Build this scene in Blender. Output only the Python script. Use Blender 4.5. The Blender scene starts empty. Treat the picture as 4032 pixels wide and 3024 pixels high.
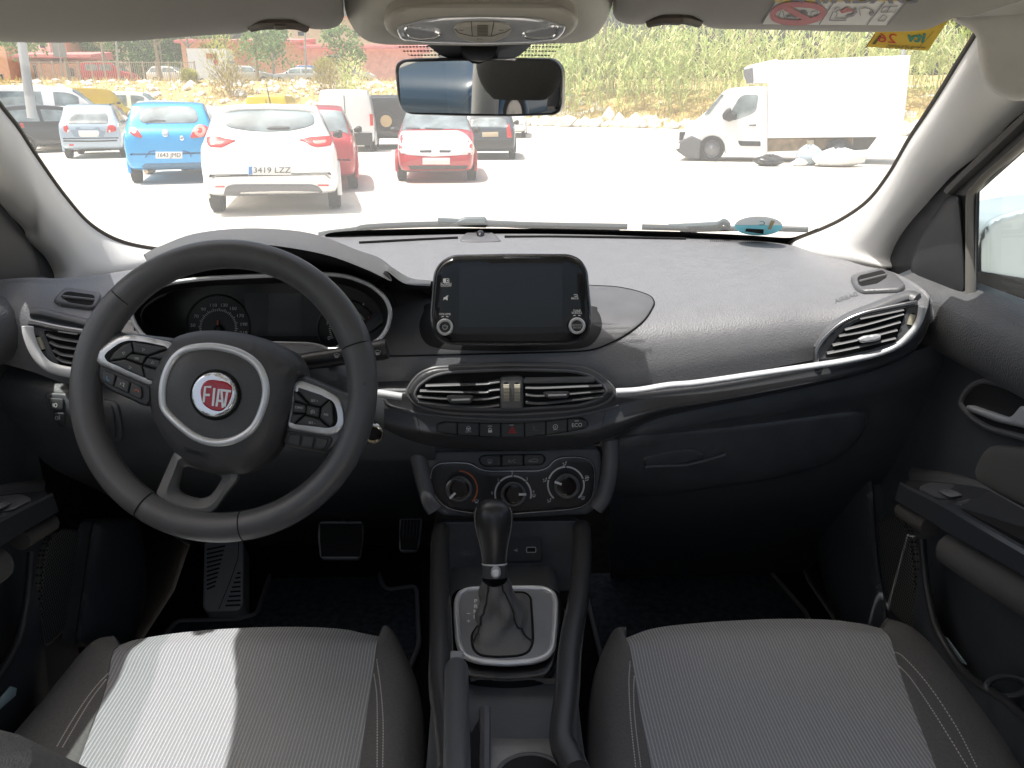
import bpy, math, random
import numpy as np
from mathutils import Vector, Matrix
from mathutils.bvhtree import BVHTree
from mathutils.geometry import delaunay_2d_cdt
random.seed(7); rng = np.random.default_rng(7)
R = math.radians
scene = bpy.context.scene
COL = scene.collection

# ------------------------------------------------------------------ camera
CW, CH, FPX = 4032.0, 3024.0, 3027.7
PITCH, YAW, EYE = R(19.9), R(1.59), Vector((0, 0, 1.31))
cam_d = bpy.data.cameras.new('camera'); cam = bpy.data.objects.new('camera', cam_d); COL.objects.link(cam)
cam.location = EYE; cam.rotation_euler = (R(90) - PITCH, 0, -YAW)
cam_d.sensor_width = 36; cam_d.lens = 36 * FPX / CW; cam_d.clip_start = 0.02; cam_d.clip_end = 2000
scene.camera = cam
_cp, _sp, _cy, _sy = math.cos(PITCH), math.sin(PITCH), math.cos(YAW), math.sin(YAW)

def ray(uv):
    dx, dy = (uv[0] - CW / 2) / FPX, (CH / 2 - uv[1]) / FPX
    f = _cp + dy * _sp; u = -_sp + dy * _cp
    return Vector((dx * _cy + f * _sy, f * _cy - dx * _sy, u))
def PY(uv, Y): d = ray(uv); return EYE + d * (Y / d.y)
def PX(uv, X): d = ray(uv); return EYE + d * (X / d.x)
def PZ(uv, z): d = ray(uv); return EYE + d * (z / d.z)          # z relative to the eye
def proj(p):
    d = Vector(p) - EYE; fx = d.x * _cy - d.y * _sy; ff = d.x * _sy + d.y * _cy; zc = ff * _cp - d.z * _sp; up = ff * _sp + d.z * _cp
    return (CW / 2 + FPX * fx / zc, CH / 2 - FPX * up / zc)
def crop(x0, y0, w):
    s = w / 2212.0
    return lambda x, y: (x0 + x * s, y0 + y * s)
F0 = crop(0, 0, 4032); cA = crop(0, 0, 1400); cB = crop(1300, 0, 1400); cC = crop(2632, 0, 1400)
cD = crop(0, 900, 1600); cE = crop(1400, 900, 1300); cF = crop(2632, 900, 1400); cG = crop(1400, 1650, 1200)
cH = crop(1500, 2274, 1000); cI = crop(0, 1824, 1600); cJ = crop(2432, 1824, 1600); cK = crop(0, 1050, 800)
cL = crop(3400, 1650, 632); cM = crop(1050, 1850, 800); cN = crop(0, 300, 600); cO = crop(0, 100, 800)
cQ = crop(700, 50, 800); cR = crop(2900, 0, 800)
def pl(c, *xy): return [c(*p) for p in xy]

# ------------------------------------------------------------------ surfaces that pixels of the survey land on
class Plane:
    def __init__(s, o, n): s.o = Vector(o); s.n = Vector(n).normalized()
    def at(s, uv, h=0.0):
        d = ray(uv); o = s.o + s.n * h
        return EYE + d * ((o - EYE).dot(s.n) / d.dot(s.n))
class Surf:
    def __init__(s, *mbs, flip=None):
        vs, fs = [], []
        for m in mbs:
            b = len(vs); vs += [Vector(v) for v in m.v]; fs += [[i + b for i in f] for f in m.f]
        s.t = BVHTree.FromPolygons(vs, fs); s.last = None
    def at(s, uv, h=0.0):
        d = ray(uv).normalized(); loc, n, i, dist = s.t.ray_cast(EYE, d)
        if loc is None:
            loc, n, i, dist = s.t.find_nearest(EYE + d * (s.last if s.last else 1.2)); dist = (loc - EYE).length
        if n.dot(d) > 0: n = -n
        s.last = dist
        return loc + n * h
def cr(pts, n, closed=False):
    P = np.array([list(p) for p in pts], float)
    if len(P) < 3 and not closed:
        t = np.linspace(0, 1, n)[:, None]; return P[0] * (1 - t) + P[-1] * t
    m = len(P)
    if closed: Q = np.vstack([P[-1:], P, P[:2]]); segs = m
    else: Q = np.vstack([2 * P[0] - P[1], P, 2 * P[-1] - P[-2]]); segs = m - 1
    T = np.linspace(0, segs, n, endpoint=not closed)
    i = np.minimum(T.astype(int), segs - 1); t = (T - i)[:, None]
    p0, p1, p2, p3 = Q[i], Q[i + 1], Q[i + 2], Q[i + 3]
    return 0.5 * (2 * p1 + (p2 - p0) * t + (2 * p0 - 5 * p1 + 4 * p2 - p3) * t ** 2 + (3 * p1 - p0 - 3 * p2 + p3) * t ** 3)
def sm(pts, n=64): return [tuple(p) for p in cr(pts, n, True)]
def circ(c, r, n=40, ry=None, a0=0, a1=360):
    ry = r if ry is None else ry; full = abs(a1 - a0) >= 360
    return [(c[0] + r * math.cos(R(a)), c[1] - ry * math.sin(R(a))) for a in np.linspace(a0, a1, n, endpoint=not full)]
def rrect(x0, y0, x1, y1, r, k=5):
    out = []
    for cx, cy, a in ((x1 - r, y0 + r, 90), (x0 + r, y0 + r, 180), (x0 + r, y1 - r, 270), (x1 - r, y1 - r, 360)):
        for i in range(k + 1):
            t = R(a + 90 * i / k) if True else 0
            out.append((cx + r * math.cos(t), cy - r * math.sin(t)))
    return out
def rpoly(pts, r, k=4):
    out = []; n = len(pts)
    for i in range(n):
        p0, p, p1 = (np.array(pts[j % n], float) for j in (i - 1, i, i + 1))
        a, b = p0 - p, p1 - p; la, lb = np.linalg.norm(a), np.linalg.norm(b)
        q = min(r, la * .45, lb * .45); s, e = p + a / la * q, p + b / lb * q
        for t in np.linspace(0, 1, k + 1): out.append(tuple((1 - t) ** 2 * s + 2 * t * (1 - t) * p + t * t * e))
    return out
def resample(poly, step, closed=True):
    P = [np.array(p, float) for p in poly]; out = []
    for i in range(len(P) if closed else len(P) - 1):
        a, b = P[i], P[(i + 1) % len(P)]; k = max(1, int(math.ceil(np.linalg.norm(b - a) / step)))
        for j in range(k): out.append(a + (b - a) * j / k)
    if not closed: out.append(P[-1])
    return out
def seg_dist(pts, poly):
    A = np.array(poly); B = np.roll(A, -1, 0); d = np.full(len(pts), 1e9); inside = np.zeros(len(pts), bool)
    x, y = pts[:, 0], pts[:, 1]
    for a, b in zip(A, B):
        ab = b - a; L = ab.dot(ab) + 1e-12
        t = np.clip(((pts - a) @ ab) / L, 0, 1); q = a + t[:, None] * ab
        d = np.minimum(d, np.hypot(*(pts - q).T))
        c = ((a[1] > y) != (b[1] > y)); xi = a[0] + (y - a[1]) / ((b[1] - a[1]) if abs(b[1] - a[1]) > 1e-12 else 1e-12) * (b[0] - a[0])
        inside ^= c & (x < xi)
    return d, inside

# ------------------------------------------------------------------ mesh builder
MATS = {}
class MB:
    def __init__(s): s.v = []; s.f = []; s.m = []; s.uv = None
    def add(s, vs, fs, m=0):
        b = len(s.v); s.v += [tuple(v) for v in vs]; s.f += [tuple(i + b for i in f) for f in fs]; s.m += [m] * len(fs); return s
    def grid(s, G, m=0, cu=False, cv=False):
        G = np.asarray(G, float); nu, nv = G.shape[:2]; fs = []
        for i in range(nu if cu else nu - 1):
            for j in range(nv if cv else nv - 1):
                a, b = i, (i + 1) % nu; c, d = j, (j + 1) % nv
                fs.append((a * nv + c, a * nv + d, b * nv + d, b * nv + c))
        return s.add(G.reshape(-1, 3), fs, m)
    def box(s, c, d, rot=None, m=0):
        vs = [Vector((x * d[0] / 2, y * d[1] / 2, z * d[2] / 2)) for x in (-1, 1) for y in (-1, 1) for z in (-1, 1)]
        if rot is not None: vs = [rot @ v for v in vs]
        vs = [v + Vector(c) for v in vs]
        return s.add(vs, [(0, 1, 3, 2), (4, 6, 7, 5), (0, 4, 5, 1), (2, 3, 7, 6), (0, 2, 6, 4), (1, 5, 7, 3)], m)
    def tube(s, pts, r, closed=False, k=10, m=0, ry=None, up=None, cap=True, n=None):
        P = np.array([list(p) for p in pts], float)
        if n: P = cr(P, n, closed)
        N = len(P); rr = np.interp(np.linspace(0, 1, N), np.linspace(0, 1, len(r)), r) if hasattr(r, '__len__') else np.full(N, r)
        q = (ry / (r if not hasattr(r, '__len__') else max(r))) if ry else 1.0
        G = []; pu = Vector(up) if up is not None else None
        for i in range(N):
            a = P[(i - 1) % N] if (closed or i) else P[0]; b = P[(i + 1) % N] if (closed or i < N - 1) else P[-1]
            t = Vector(b - a).normalized()
            if up is not None: u = Vector(up)
            else: u = pu if pu is not None else (Vector((0, 0, 1)) if abs(t.z) < .9 else Vector((0, 1, 0)))
            u = (u - t * u.dot(t)).normalized(); w = t.cross(u)
            if up is None: pu = u
            G.append([Vector(P[i]) + (w * math.cos(2 * math.pi * j / k) * q + u * math.sin(2 * math.pi * j / k)) * rr[i] for j in range(k)])
        b = len(s.v); s.grid(G, m, cu=closed, cv=True)
        if not closed and cap:
            s.f.append(tuple(b + j for j in range(k))[::-1]); s.f.append(tuple(b + (N - 1) * k + j for j in range(k))); s.m += [m, m]
        return s
    def pil(s, S, poly, h0, h1, mg=1.0, step=None, hb=None, m=0, back=False):
        """raised pad: outline poly (survey pixels) on surface S, rounded from height h0 at the rim to h1 inside"""
        A = np.array(poly, float); ext = A.max(0) - A.min(0); step = step or max(2.0, min(mg * .6 if mg > 3 else 1e9, max(ext) / 10))
        B = np.array(resample(poly, step)); x0, y0 = B.min(0); x1, y1 = B.max(0)
        if (ext > step * 1.3).all() or max(ext) > step * 2:
            gx, gy = np.meshgrid(np.arange(x0 + step * .5, x1, step), np.arange(y0 + step * .5, y1, step)); g = np.c_[gx.ravel(), gy.ravel()]
            d, ins = seg_dist(g, B); g = g[ins & (d > step * .45)]
        else: g = np.zeros((0, 2))
        if mg > 3:
            rings = []
            for q in (.12, .35):
                n = np.roll(B, -1, 0) - np.roll(B, 1, 0); n = np.c_[n[:, 1], -n[:, 0]]; n /= (np.hypot(*n.T)[:, None] + 1e-9)
                for sg in (1, -1):
                    c = B + sg * n * mg * q; d, ins = seg_dist(c, B); rings.append(c[ins & (d > mg * q * .8)])
            ring = np.vstack(rings)
            if len(ring):
                g = np.vstack([g[seg_dist(g, B)[0] > mg * .5] if len(g) else g, ring])
        allp = [Vector((float(p[0] - x0), float(p[1] - y0))) for p in np.vstack([B, g])] if len(g) else [Vector((float(p[0] - x0), float(p[1] - y0))) for p in B]
        nb = len(B); vo, eo, fo, ov, oe, of = delaunay_2d_cdt(allp, [(i, (i + 1) % nb) for i in range(nb)], [], 1, 1e-4)
        V2 = np.array([[p.x + x0, p.y + y0] for p in vo]); d, ins = seg_dist(V2, B)
        t = np.clip(d / max(mg, 1e-6), 0, 1); hh = h0 + (h1 - h0) * np.sqrt(np.clip(1 - (1 - t) ** 2, 0, 1))
        hh = np.where(d < 1e-3, h0, hh)
        s.add([S.at(p, h) for p, h in zip(V2, hh)], [tuple(f)[::-1] for f in fo], m)
        hb = h0 - .004 if hb is None else hb
        top = [S.at(p, h0) for p in B]; bot = []
        for p, q in zip(B, top):
            nrm = S.n if isinstance(S, Plane) else (Vector(S.at(p, 1.0)) - Vector(S.at(p, 0.0)))
            bot.append(Vector(q) + nrm * (hb - h0))
        s.add(top + bot, [(i, (i + 1) % nb, nb + (i + 1) % nb, nb + i) for i in range(nb)], m)
        if back: s.add(bot, [tuple(range(nb))], m)
        return s
    def stroke(s, S, pts, w, h, closed=False, m=0):
        P = [np.array(p, float) for p in pts]; N = len(P); L, Rr = [], []
        for i in range(N):
            a = P[(i - 1) % N] if (closed or i) else P[0]; b = P[(i + 1) % N] if (closed or i < N - 1) else P[-1]
            t = b - a; t = t / (np.linalg.norm(t) + 1e-9); n = np.array([-t[1], t[0]]) * w / 2
            L.append(S.at(P[i] + n, h)); Rr.append(S.at(P[i] - n, h))
        return s.add(L + Rr, [(i, (i + 1) % N, N + (i + 1) % N, N + i) for i in range(N if closed else N - 1)], m)
    def tubeS(s, S, pts, h, r, closed=False, **k): return s.tube([S.at(p, h) for p in pts], r, closed, **k)
    def text(s, S, body, uv, size, h, ang=0, shear=0, mirror=False, m=0, sx=1.0, bold=0.0):
        cu = bpy.data.curves.new('t', 'FONT'); cu.body = body; cu.size = 1; cu.align_x = 'CENTER'; cu.align_y = 'CENTER'; cu.resolution_u = 3; cu.offset = bold
        o = bpy.data.objects.new('t', cu); COL.objects.link(o); dg = bpy.context.evaluated_depsgraph_get(); dg.update()
        me = bpy.data.meshes.new_from_object(o.evaluated_get(dg)); ca, sa = math.cos(R(ang)), math.sin(R(ang)); vs = []
        for v in me.vertices:
            x = (-v.co.x if mirror else v.co.x) * sx * size * 1.38 + v.co.y * shear * size; y = -v.co.y * size * 1.38
            vs.append(S.at((uv[0] + x * ca - y * sa, uv[1] + x * sa + y * ca), h))
        s.add(vs, [tuple(p.vertices) for p in me.polygons], m)
        bpy.data.objects.remove(o); bpy.data.curves.remove(cu); bpy.data.meshes.remove(me); return s
    def cut(s, poly):
        c = np.array([proj(sum((Vector(s.v[i]) for i in f), Vector()) / len(f)) for f in s.f]); ins = seg_dist(c, np.array(poly, float))[1]
        s.f = [f for f, k in zip(s.f, ins) if not k]; s.m = [0] * len(s.f); return s
    def build(s, name, mat, parent=None, smooth=True, ang=40, label=None, merge=False):
        me = bpy.data.meshes.new(name); M = ROOTM.get(parent.name, None) if parent else None
        vs = s.v if M is None else [tuple(M @ Vector(v)) for v in s.v]
        me.from_pydata(vs, [], s.f)
        for mm in (mat if isinstance(mat, (list, tuple)) else [mat]): me.materials.append(mm)
        me.polygons.foreach_set('material_index', s.m)
        me.update()
        import bmesh
        bm = bmesh.new(); bm.from_mesh(me)
        if merge: bmesh.ops.remove_doubles(bm, verts=bm.verts, dist=1e-5)
        bmesh.ops.recalc_face_normals(bm, faces=bm.faces) if len(bm.faces) < 60000 else None
        bm.to_mesh(me); bm.free()
        if smooth:
            me.polygons.foreach_set('use_smooth', [True] * len(me.polygons))
            try: me.set_sharp_from_angle(angle=R(ang))
            except Exception: pass
        o = bpy.data.objects.new(name, me); COL.objects.link(o)
        if parent: o.parent = parent; ROOTM[o.name] = ROOTM[parent.name]
        if label: o['label'] = label
        return o
ROOTM = {}
def thing(name, label, cat, loc, rz=0.0, group=None):
    o = bpy.data.objects.new(name, None); COL.objects.link(o); o.empty_display_size = .1
    o.location = loc; o.rotation_euler = (0, 0, rz); o['label'] = label; o['category'] = cat
    if group: o['group'] = group
    ROOTM[o.name] = (Matrix.Translation(Vector(loc)) @ Matrix.Rotation(rz, 4, 'Z')).inverted()
    return o
def tag(o, label, cat, group=None, kind=None):
    if label: o['label'] = label
    if cat: o['category'] = cat
    if group: o['group'] = group
    if kind: o['kind'] = kind
    return o
def psurf(rows, n, m, order='rows'):
    """loft through rows of 3D points -> grid m x n"""
    A = np.array([cr(r, n) for r in rows]); return np.stack([cr(A[:, j], m) for j in range(n)], 1)

# ------------------------------------------------------------------ materials
def mat(name, col, rough=.5, metal=0.0, spec=.5, bump=None, var=0.0, vscale=30, coat=0, trans=0, sheen=0, alpha=1):
    if name in MATS: return MATS[name]
    m = bpy.data.materials.new(name); m.use_nodes = True; nt = m.node_tree; b = nt.nodes['Principled BSDF']
    b.inputs['Base Color'].default_value = (*col, 1); b.inputs['Roughness'].default_value = rough; b.inputs['Metallic'].default_value = metal
    b.inputs['Specular IOR Level'].default_value = spec
    if coat: b.inputs['Coat Weight'].default_value = coat; b.inputs['Coat Roughness'].default_value = .06
    if sheen: b.inputs['Sheen Weight'].default_value = sheen
    tc = nt.nodes.new('ShaderNodeTexCoord')
    if var:
        n = nt.nodes.new('ShaderNodeTexNoise'); n.inputs['Scale'].default_value = vscale; n.inputs['Detail'].default_value = 6
        nt.links.new(tc.outputs['Object'], n.inputs['Vector'])
        r = nt.nodes.new('ShaderNodeMapRange'); r.inputs['From Min'].default_value = .3; r.inputs['From Max'].default_value = .7
        r.inputs['To Min'].default_value = 1 - var; r.inputs['To Max'].default_value = 1 + var; nt.links.new(n.outputs['Fac'], r.inputs['Value'])
        v = nt.nodes.new('ShaderNodeVectorMath'); v.operation = 'SCALE'; v.inputs[0].default_value = col
        nt.links.new(r.outputs['Result'], v.inputs['Scale']); nt.links.new(v.outputs['Vector'], b.inputs['Base Color'])
        r2 = nt.nodes.new('ShaderNodeMapRange'); r2.inputs['To Min'].default_value = max(0, rough - .12); r2.inputs['To Max'].default_value = min(1, rough + .12)
        nt.links.new(n.outputs['Fac'], r2.inputs['Value']); nt.links.new(r2.outputs['Result'], b.inputs['Roughness'])
    if bump:
        kind, sc, st = bump
        t = nt.nodes.new('ShaderNodeTexVoronoi' if kind == 'leather' else 'ShaderNodeTexNoise'); t.inputs['Scale'].default_value = sc
        if kind != 'leather': t.inputs['Detail'].default_value = 3
        nt.links.new(tc.outputs['Object'], t.inputs['Vector'])
        bp = nt.nodes.new('ShaderNodeBump'); bp.inputs['Strength'].default_value = st; bp.inputs['Distance'].default_value = .002
        nt.links.new(t.outputs[0], bp.inputs['Height']); nt.links.new(bp.outputs['Normal'], b.inputs['Normal'])
    MATS[name] = m; return m
def glass(name, tint=(.95, .98, .97), refl=1.0, haze=.0):
    if name in MATS: return MATS[name]
    m = bpy.data.materials.new(name); m.use_nodes = True; nt = m.node_tree; nt.nodes.clear()
    out = nt.nodes.new('ShaderNodeOutputMaterial'); tr = nt.nodes.new('ShaderNodeBsdfTransparent'); tr.inputs['Color'].default_value = (*tint, 1)
    gl = nt.nodes.new('ShaderNodeBsdfGlossy'); gl.inputs['Roughness'].default_value = .01
    geo = nt.nodes.new('ShaderNodeNewGeometry'); dt = nt.nodes.new('ShaderNodeVectorMath'); dt.operation = 'DOT_PRODUCT'
    nt.links.new(geo.outputs['Incoming'], dt.inputs[0]); nt.links.new(geo.outputs['Normal'], dt.inputs[1])
    f = _math(nt, 'ADD', _math(nt, 'MULTIPLY', _math(nt, 'POWER', _math(nt, 'SUBTRACT', 1.0, _math(nt, 'ABSOLUTE', dt.outputs['Value'])), 5.0), .92), .05)
    mu = nt.nodes.new('ShaderNodeMath'); mu.operation = 'MULTIPLY'; mu.inputs[1].default_value = refl; nt.links.new(f, mu.inputs[0])
    mx = nt.nodes.new('ShaderNodeMixShader'); nt.links.new(mu.outputs[0], mx.inputs[0]); nt.links.new(tr.outputs[0], mx.inputs[1]); nt.links.new(gl.outputs[0], mx.inputs[2])
    last = mx
    if haze:
        df = nt.nodes.new('ShaderNodeBsdfTranslucent'); df.inputs['Color'].default_value = (.9, .9, .85, 1)  # white translucent mix lays a glare veil over the view
        m2 = nt.nodes.new('ShaderNodeMixShader'); m2.inputs[0].default_value = haze
        nt.links.new(last.outputs[0], m2.inputs[1]); nt.links.new(df.outputs[0], m2.inputs[2]); last = m2
    nt.links.new(last.outputs[0], out.inputs['Surface']); MATS[name] = m; return m
def node_mat(name, fn):
    if name in MATS: return MATS[name]
    m = bpy.data.materials.new(name); m.use_nodes = True; nt = m.node_tree; fn(nt, nt.nodes['Principled BSDF']); MATS[name] = m; return m
def _math(nt, op, a, b=None):
    n = nt.nodes.new('ShaderNodeMath'); n.operation = op
    for i, x in enumerate((a, b)):
        if x is None: continue
        if isinstance(x, (int, float)): n.inputs[i].default_value = x
        else: nt.links.new(x, n.inputs[i])
    return n.outputs[0]
def _ramp(nt, fac, stops):
    r = nt.nodes.new('ShaderNodeValToRGB'); e = r.color_ramp.elements
    while len(e) < len(stops): e.new(.5)
    for i, (p, c) in enumerate(stops): e[i].position = p; e[i].color = (*c, 1)
    nt.links.new(fac, r.inputs[0]); return r.outputs[0]
def _noise(nt, sc, det=4, vec=None, rough=.5):
    n = nt.nodes.new('ShaderNodeTexNoise'); n.inputs['Scale'].default_value = sc; n.inputs['Detail'].default_value = det; n.inputs['Roughness'].default_value = rough
    if vec is None: vec = nt.nodes.new('ShaderNodeTexCoord').outputs['Object']
    nt.links.new(vec, n.inputs['Vector']); return n.outputs['Fac']
def _bump(nt, b, h, st, dist=.01):
    bp = nt.nodes.new('ShaderNodeBump'); bp.inputs['Strength'].default_value = st; bp.inputs['Distance'].default_value = dist
    nt.links.new(h, bp.inputs['Height']); nt.links.new(bp.outputs['Normal'], b.inputs['Normal'])
# ------------------------------------------------------------------ interior materials
PAD = mat('dash_soft_plastic', (.225, .225, .235), .40, spec=.7, bump=('leather', 420, .25), var=.03, vscale=40)
HARD = mat('dash_hard_plastic', (.14, .14, .146), .34, spec=.6, bump=('noise', 900, .2), var=.08)
LOWER = mat('lower_hard_plastic', (.080, .086, .094), .36, bump=('noise', 700, .25), var=.12)
BAND = mat('satin_grey_fascia', (.060, .061, .064), .24, spec=.6, bump=('noise', 900, .12))
BLACK = mat('matt_black', (.008, .008, .009), .7)
GROOVE = mat('shadow_gap_black', (.004, .004, .004), .9)
GLOSSK = mat('gloss_black', (.006, .006, .007), .07, spec=.6, coat=.5)
SILVER = mat('satin_silver', (.82, .83, .84), .28, .4, spec=.8)
CHROME = mat('chrome', (.86, .87, .88), .10, .75)
DARKCH = mat('dark_chrome', (.30, .30, .31), .25, 1.0)
BTN = mat('button_rubber', (.06, .062, .066), .55, bump=('noise', 1500, .1))
WHITE = mat('white_print', (.85, .85, .84), .5); GREY = mat('grey_print', (.66, .66, .66), .5)
REDP = mat('red_print', (.62, .03, .02), .45); ORANGE = mat('orange_print', (.65, .16, .05), .5)
BLUEP = mat('blue_print', (.10, .30, .55), .5); GREENP = mat('green_print', (.06, .30, .22), .5); YELP = mat('yellow_print', (.85, .55, .05), .5)
LEATH = mat('smooth_black_leather', (.112, .113, .118), .33, spec=.55, bump=('leather', 900, .12), var=.06)
LEATH2 = mat('soft_black_leather', (.15, .147, .142), .42, bump=('leather', 700, .25))
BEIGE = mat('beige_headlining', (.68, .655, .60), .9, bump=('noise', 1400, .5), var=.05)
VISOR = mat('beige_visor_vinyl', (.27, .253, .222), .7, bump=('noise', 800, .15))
PILLAR = mat('pale_grey_pillar_plastic', (.86, .85, .82), .5, bump=('noise', 1100, .2))
RUBBER = mat('black_rubber_seal', (.015, .015, .016), .6)
CARPET = mat('black_carpet', (.012, .0125, .014), .98, spec=.1, bump=('noise', 600, 1.0), var=.4, vscale=60)
def _stripes(nt, b):
    tc = nt.nodes.new('ShaderNodeTexCoord'); sp = nt.nodes.new('ShaderNodeSeparateXYZ'); nt.links.new(tc.outputs['Object'], sp.inputs[0])
    w = _math(nt, 'SINE', _math(nt, 'MULTIPLY', sp.outputs['X'], 2 * math.pi / .0046))
    w = _math(nt, 'ADD', _math(nt, 'MULTIPLY', w, .5), .5); w = _math(nt, 'POWER', w, 2.2)
    n = _noise(nt, 900, 2); f = _math(nt, 'ADD', _math(nt, 'MULTIPLY', w, .8), _math(nt, 'MULTIPLY', _math(nt, 'SUBTRACT', n, .5), .9))
    nt.links.new(_ramp(nt, f, [(.0, (.31, .32, .338)), (.5, (.40, .41, .428)), (.95, (.64, .65, .66))]), b.inputs['Base Color'])
    b.inputs['Roughness'].default_value = .95; b.inputs['Specular IOR Level'].default_value = .15; _bump(nt, b, f, .5, .0012)
STRIPE = node_mat('pinstripe_grey_fabric', _stripes)
BOLST = mat('charcoal_woven_fabric', (.168, .167, .166), .95, spec=.15, bump=('noise', 1500, .5), var=.12, vscale=300, sheen=.1)
THREAD = mat('white_thread', (.72, .71, .68), .8)
GLASS = glass('windscreen_glass', (.98, .995, .99), .28, .11)
SGLASS = glass('side_window_glass', (.90, .95, .93), 1.0, .03)
MIRROR = mat('mirror_silvering', (.62, .63, .64), .02, 1.0)

def line_groove(mb, S, pts, w, h=.0008, n=40, closed=False): mb.stroke(S, [tuple(p) for p in cr(pts, n, closed)], w, h, closed)

# ================================================================== DASHBOARD
dash = thing('dashboard', 'dark grey dashboard stretching across the car beneath the windscreen', 'dashboard', (0, 1.1, .55))
us = [-60, 60, 150, 300, 480, 640, 760, 880, 1000, 1104, 1240, 1340, 1500, 1650, 1760, 1860, 1925, 1990, 2040, 2120]
vt = [610, 600, 600, 580, 540, 512, 508, 508, 506, 505, 506, 508, 514, 521, 541, 573, 588, 625, 690, 740]
Yt = [1.10, 1.13, 1.2, 1.36, 1.52, 1.6, 1.62, 1.62, 1.62, 1.62, 1.62, 1.61, 1.58, 1.53, 1.44, 1.30, 1.22, 1.12, 1.08, 1.08]
vb = [770, 800, 830, 850, 855, 855, 850, 850, 850, 850, 850, 848, 826, 798, 776, 750, 728, 700, 705, 745]
Yb = [1.07, 1.075, 1.085, 1.09] + [1.09] * 11 + [1.085, 1.08, 1.075, 1.07, 1.07]
cols = []
for u, a, ya, b_, yb in zip(us, vt, Yt, vb, Yb):
    c = [PY(F0(u, a), ya) + Vector((0, .05, -.03)), PY(F0(u, a), ya)]
    for s_ in (.06, .13, .22, .34, .48, .64, .82, 1.0):
        c.append(PY(F0(u, a + (b_ - a) * s_), yb + (ya - yb) * (1 - s_) ** 3.1))
    cols.append(c)
CUTP = sm(pl(cD, (708, 455), (732, 398), (798, 342), (903, 294), (1100, 268), (1300, 258), (1550, 248), (1780, 242), (1900, 256), (2023, 303), (2103, 373), (2133, 450), (2117, 542), (2070, 610), (1980, 652), (1750, 662), (1500, 665), (1200, 665), (900, 655), (770, 585), (722, 512)), 80)
pad = MB(); pad.grid(psurf(cols, 60, 260)); pad.cut(CUTP); pad.build('upper_pad', PAD, dash)
PADS = Surf(pad)
# fascia band and lower panels: one sheet, columns from trim line downwards
fu = [830, 880, 960, 1104, 1250, 1330, 1420, 1550, 1700, 1850, 1940, 1990, 2010]
f0 = [846, 846, 846, 846, 846, 849, 842, 827, 800, 768, 738, 695, 640]
f1 = [905, 915, 925, 930, 925, 905, 880, 862, 836, 804, 772, 735, 690]      # lip
f2 = [935, 955, 970, 975, 968, 945, 905, 876, 846, 812, 780, 745, 700]      # foot of band
cols = []
for u, a, b_, c_ in zip(fu, f0, f1, f2):
    cols.append([PY(F0(u, a - 5), 1.088), PY(F0(u, a + 2), 1.066), PY(F0(u, a + (b_ - a) * .45), 1.062), PY(F0(u, b_ - 3), 1.055), PY(F0(u, b_ + (c_ - b_) * .35), 1.052), PY(F0(u, c_ - 4), 1.066), PY(F0(u, c_), 1.085)])
band = MB(); band.grid(psurf(cols, 30, 90)); band.build('fascia_band', BAND, dash); BANDS = Surf(band)
lu = [1318, 1380, 1500, 1650, 1800, 1900, 1985, 2090]
l0 = [950, 915, 882, 853, 820, 792, 756, 720]
l1 = [985, 965, 940, 920, 897, 880, 850, 820]; l2 = [1090, 1085, 1085, 1080, 1060, 1040, 1010, 980]; l3 = [1190, 1190, 1190, 1180, 1160, 1140, 1110, 1080]
cols = [[PY(F0(u, a), 1.086 + max(0, 1380 - u) * .0004), PY(F0(u, (a + b_) / 2), 1.082 + max(0, 1380 - u) * .0004), PY(F0(u, b_), 1.10), PY(F0(u, (b_ + c_) / 2), 1.125), PY(F0(u, c_), 1.18), PY(F0(u, d_), 1.32), PY(F0(u, d_ + 110), 1.62)] for u, a, b_, c_, d_ in zip(lu, l0, l1, l2, l3)]
lp = MB(); lp.grid(psurf(cols, 30, 50)); lp.build('lower_panel', LOWER, dash); LOWS = Surf(lp)
gb = MB(); gp = rpoly(pl(cF, (-520, 1300), (0, 1272), (500, 1215), (900, 1165), (1150, 1132), (1235, 1140), (1225, 1230), (1150, 1340), (1000, 1450), (600, 1560), (0, 1640), (-500, 1660)), 45)
gb.pil(LOWS, gp, .002, .009, 30, step=30, hb=-.004); glove = gb.build('glovebox_lid', LOWER, dash)
gh = MB(); gh.pil(LOWS, rpoly(pl(cF, (-170, 1400), (0, 1352), (150, 1345), (215, 1370), (180, 1405), (60, 1432), (-150, 1445)), 30), .011, .0125, 8, hb=.006)
gh.build('lid_handle', LOWER, glove)
gh2 = MB(); gh2.tubeS(LOWS, pl(cF, (-160, 1450), (100, 1440), (250, 1405), (345, 1375)), .011, .004, k=8); gh2.build('handle_edge', LOWER, glove)
# left lower dash (behind the steering wheel)
gu = [-80, 60, 220, 340, 480, 620, 760, 940]
g0 = [800, 835, 860, 862, 862, 860, 855, 850]; g2 = [900, 935, 950, 960, 970, 975, 985, 990]; g3 = [1080] * 8
cols = [[PY(F0(u, a - 40), 1.10), PY(F0(u, a), 1.07), PY(F0(u, (a + b_) / 2), 1.06), PY(F0(u, b_), 1.08), PY(F0(u, 1010), 1.13), PY(F0(u, d_), 1.3), PY(F0(u, d_ + 110), 1.6)] for u, a, b_, d_ in zip(gu, g0, g2, g3)]
ll = MB(); ll.grid(psurf(cols, 26, 50)); ll.build('knee_panel', LOWER, dash); LLS = Surf(ll)
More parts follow.
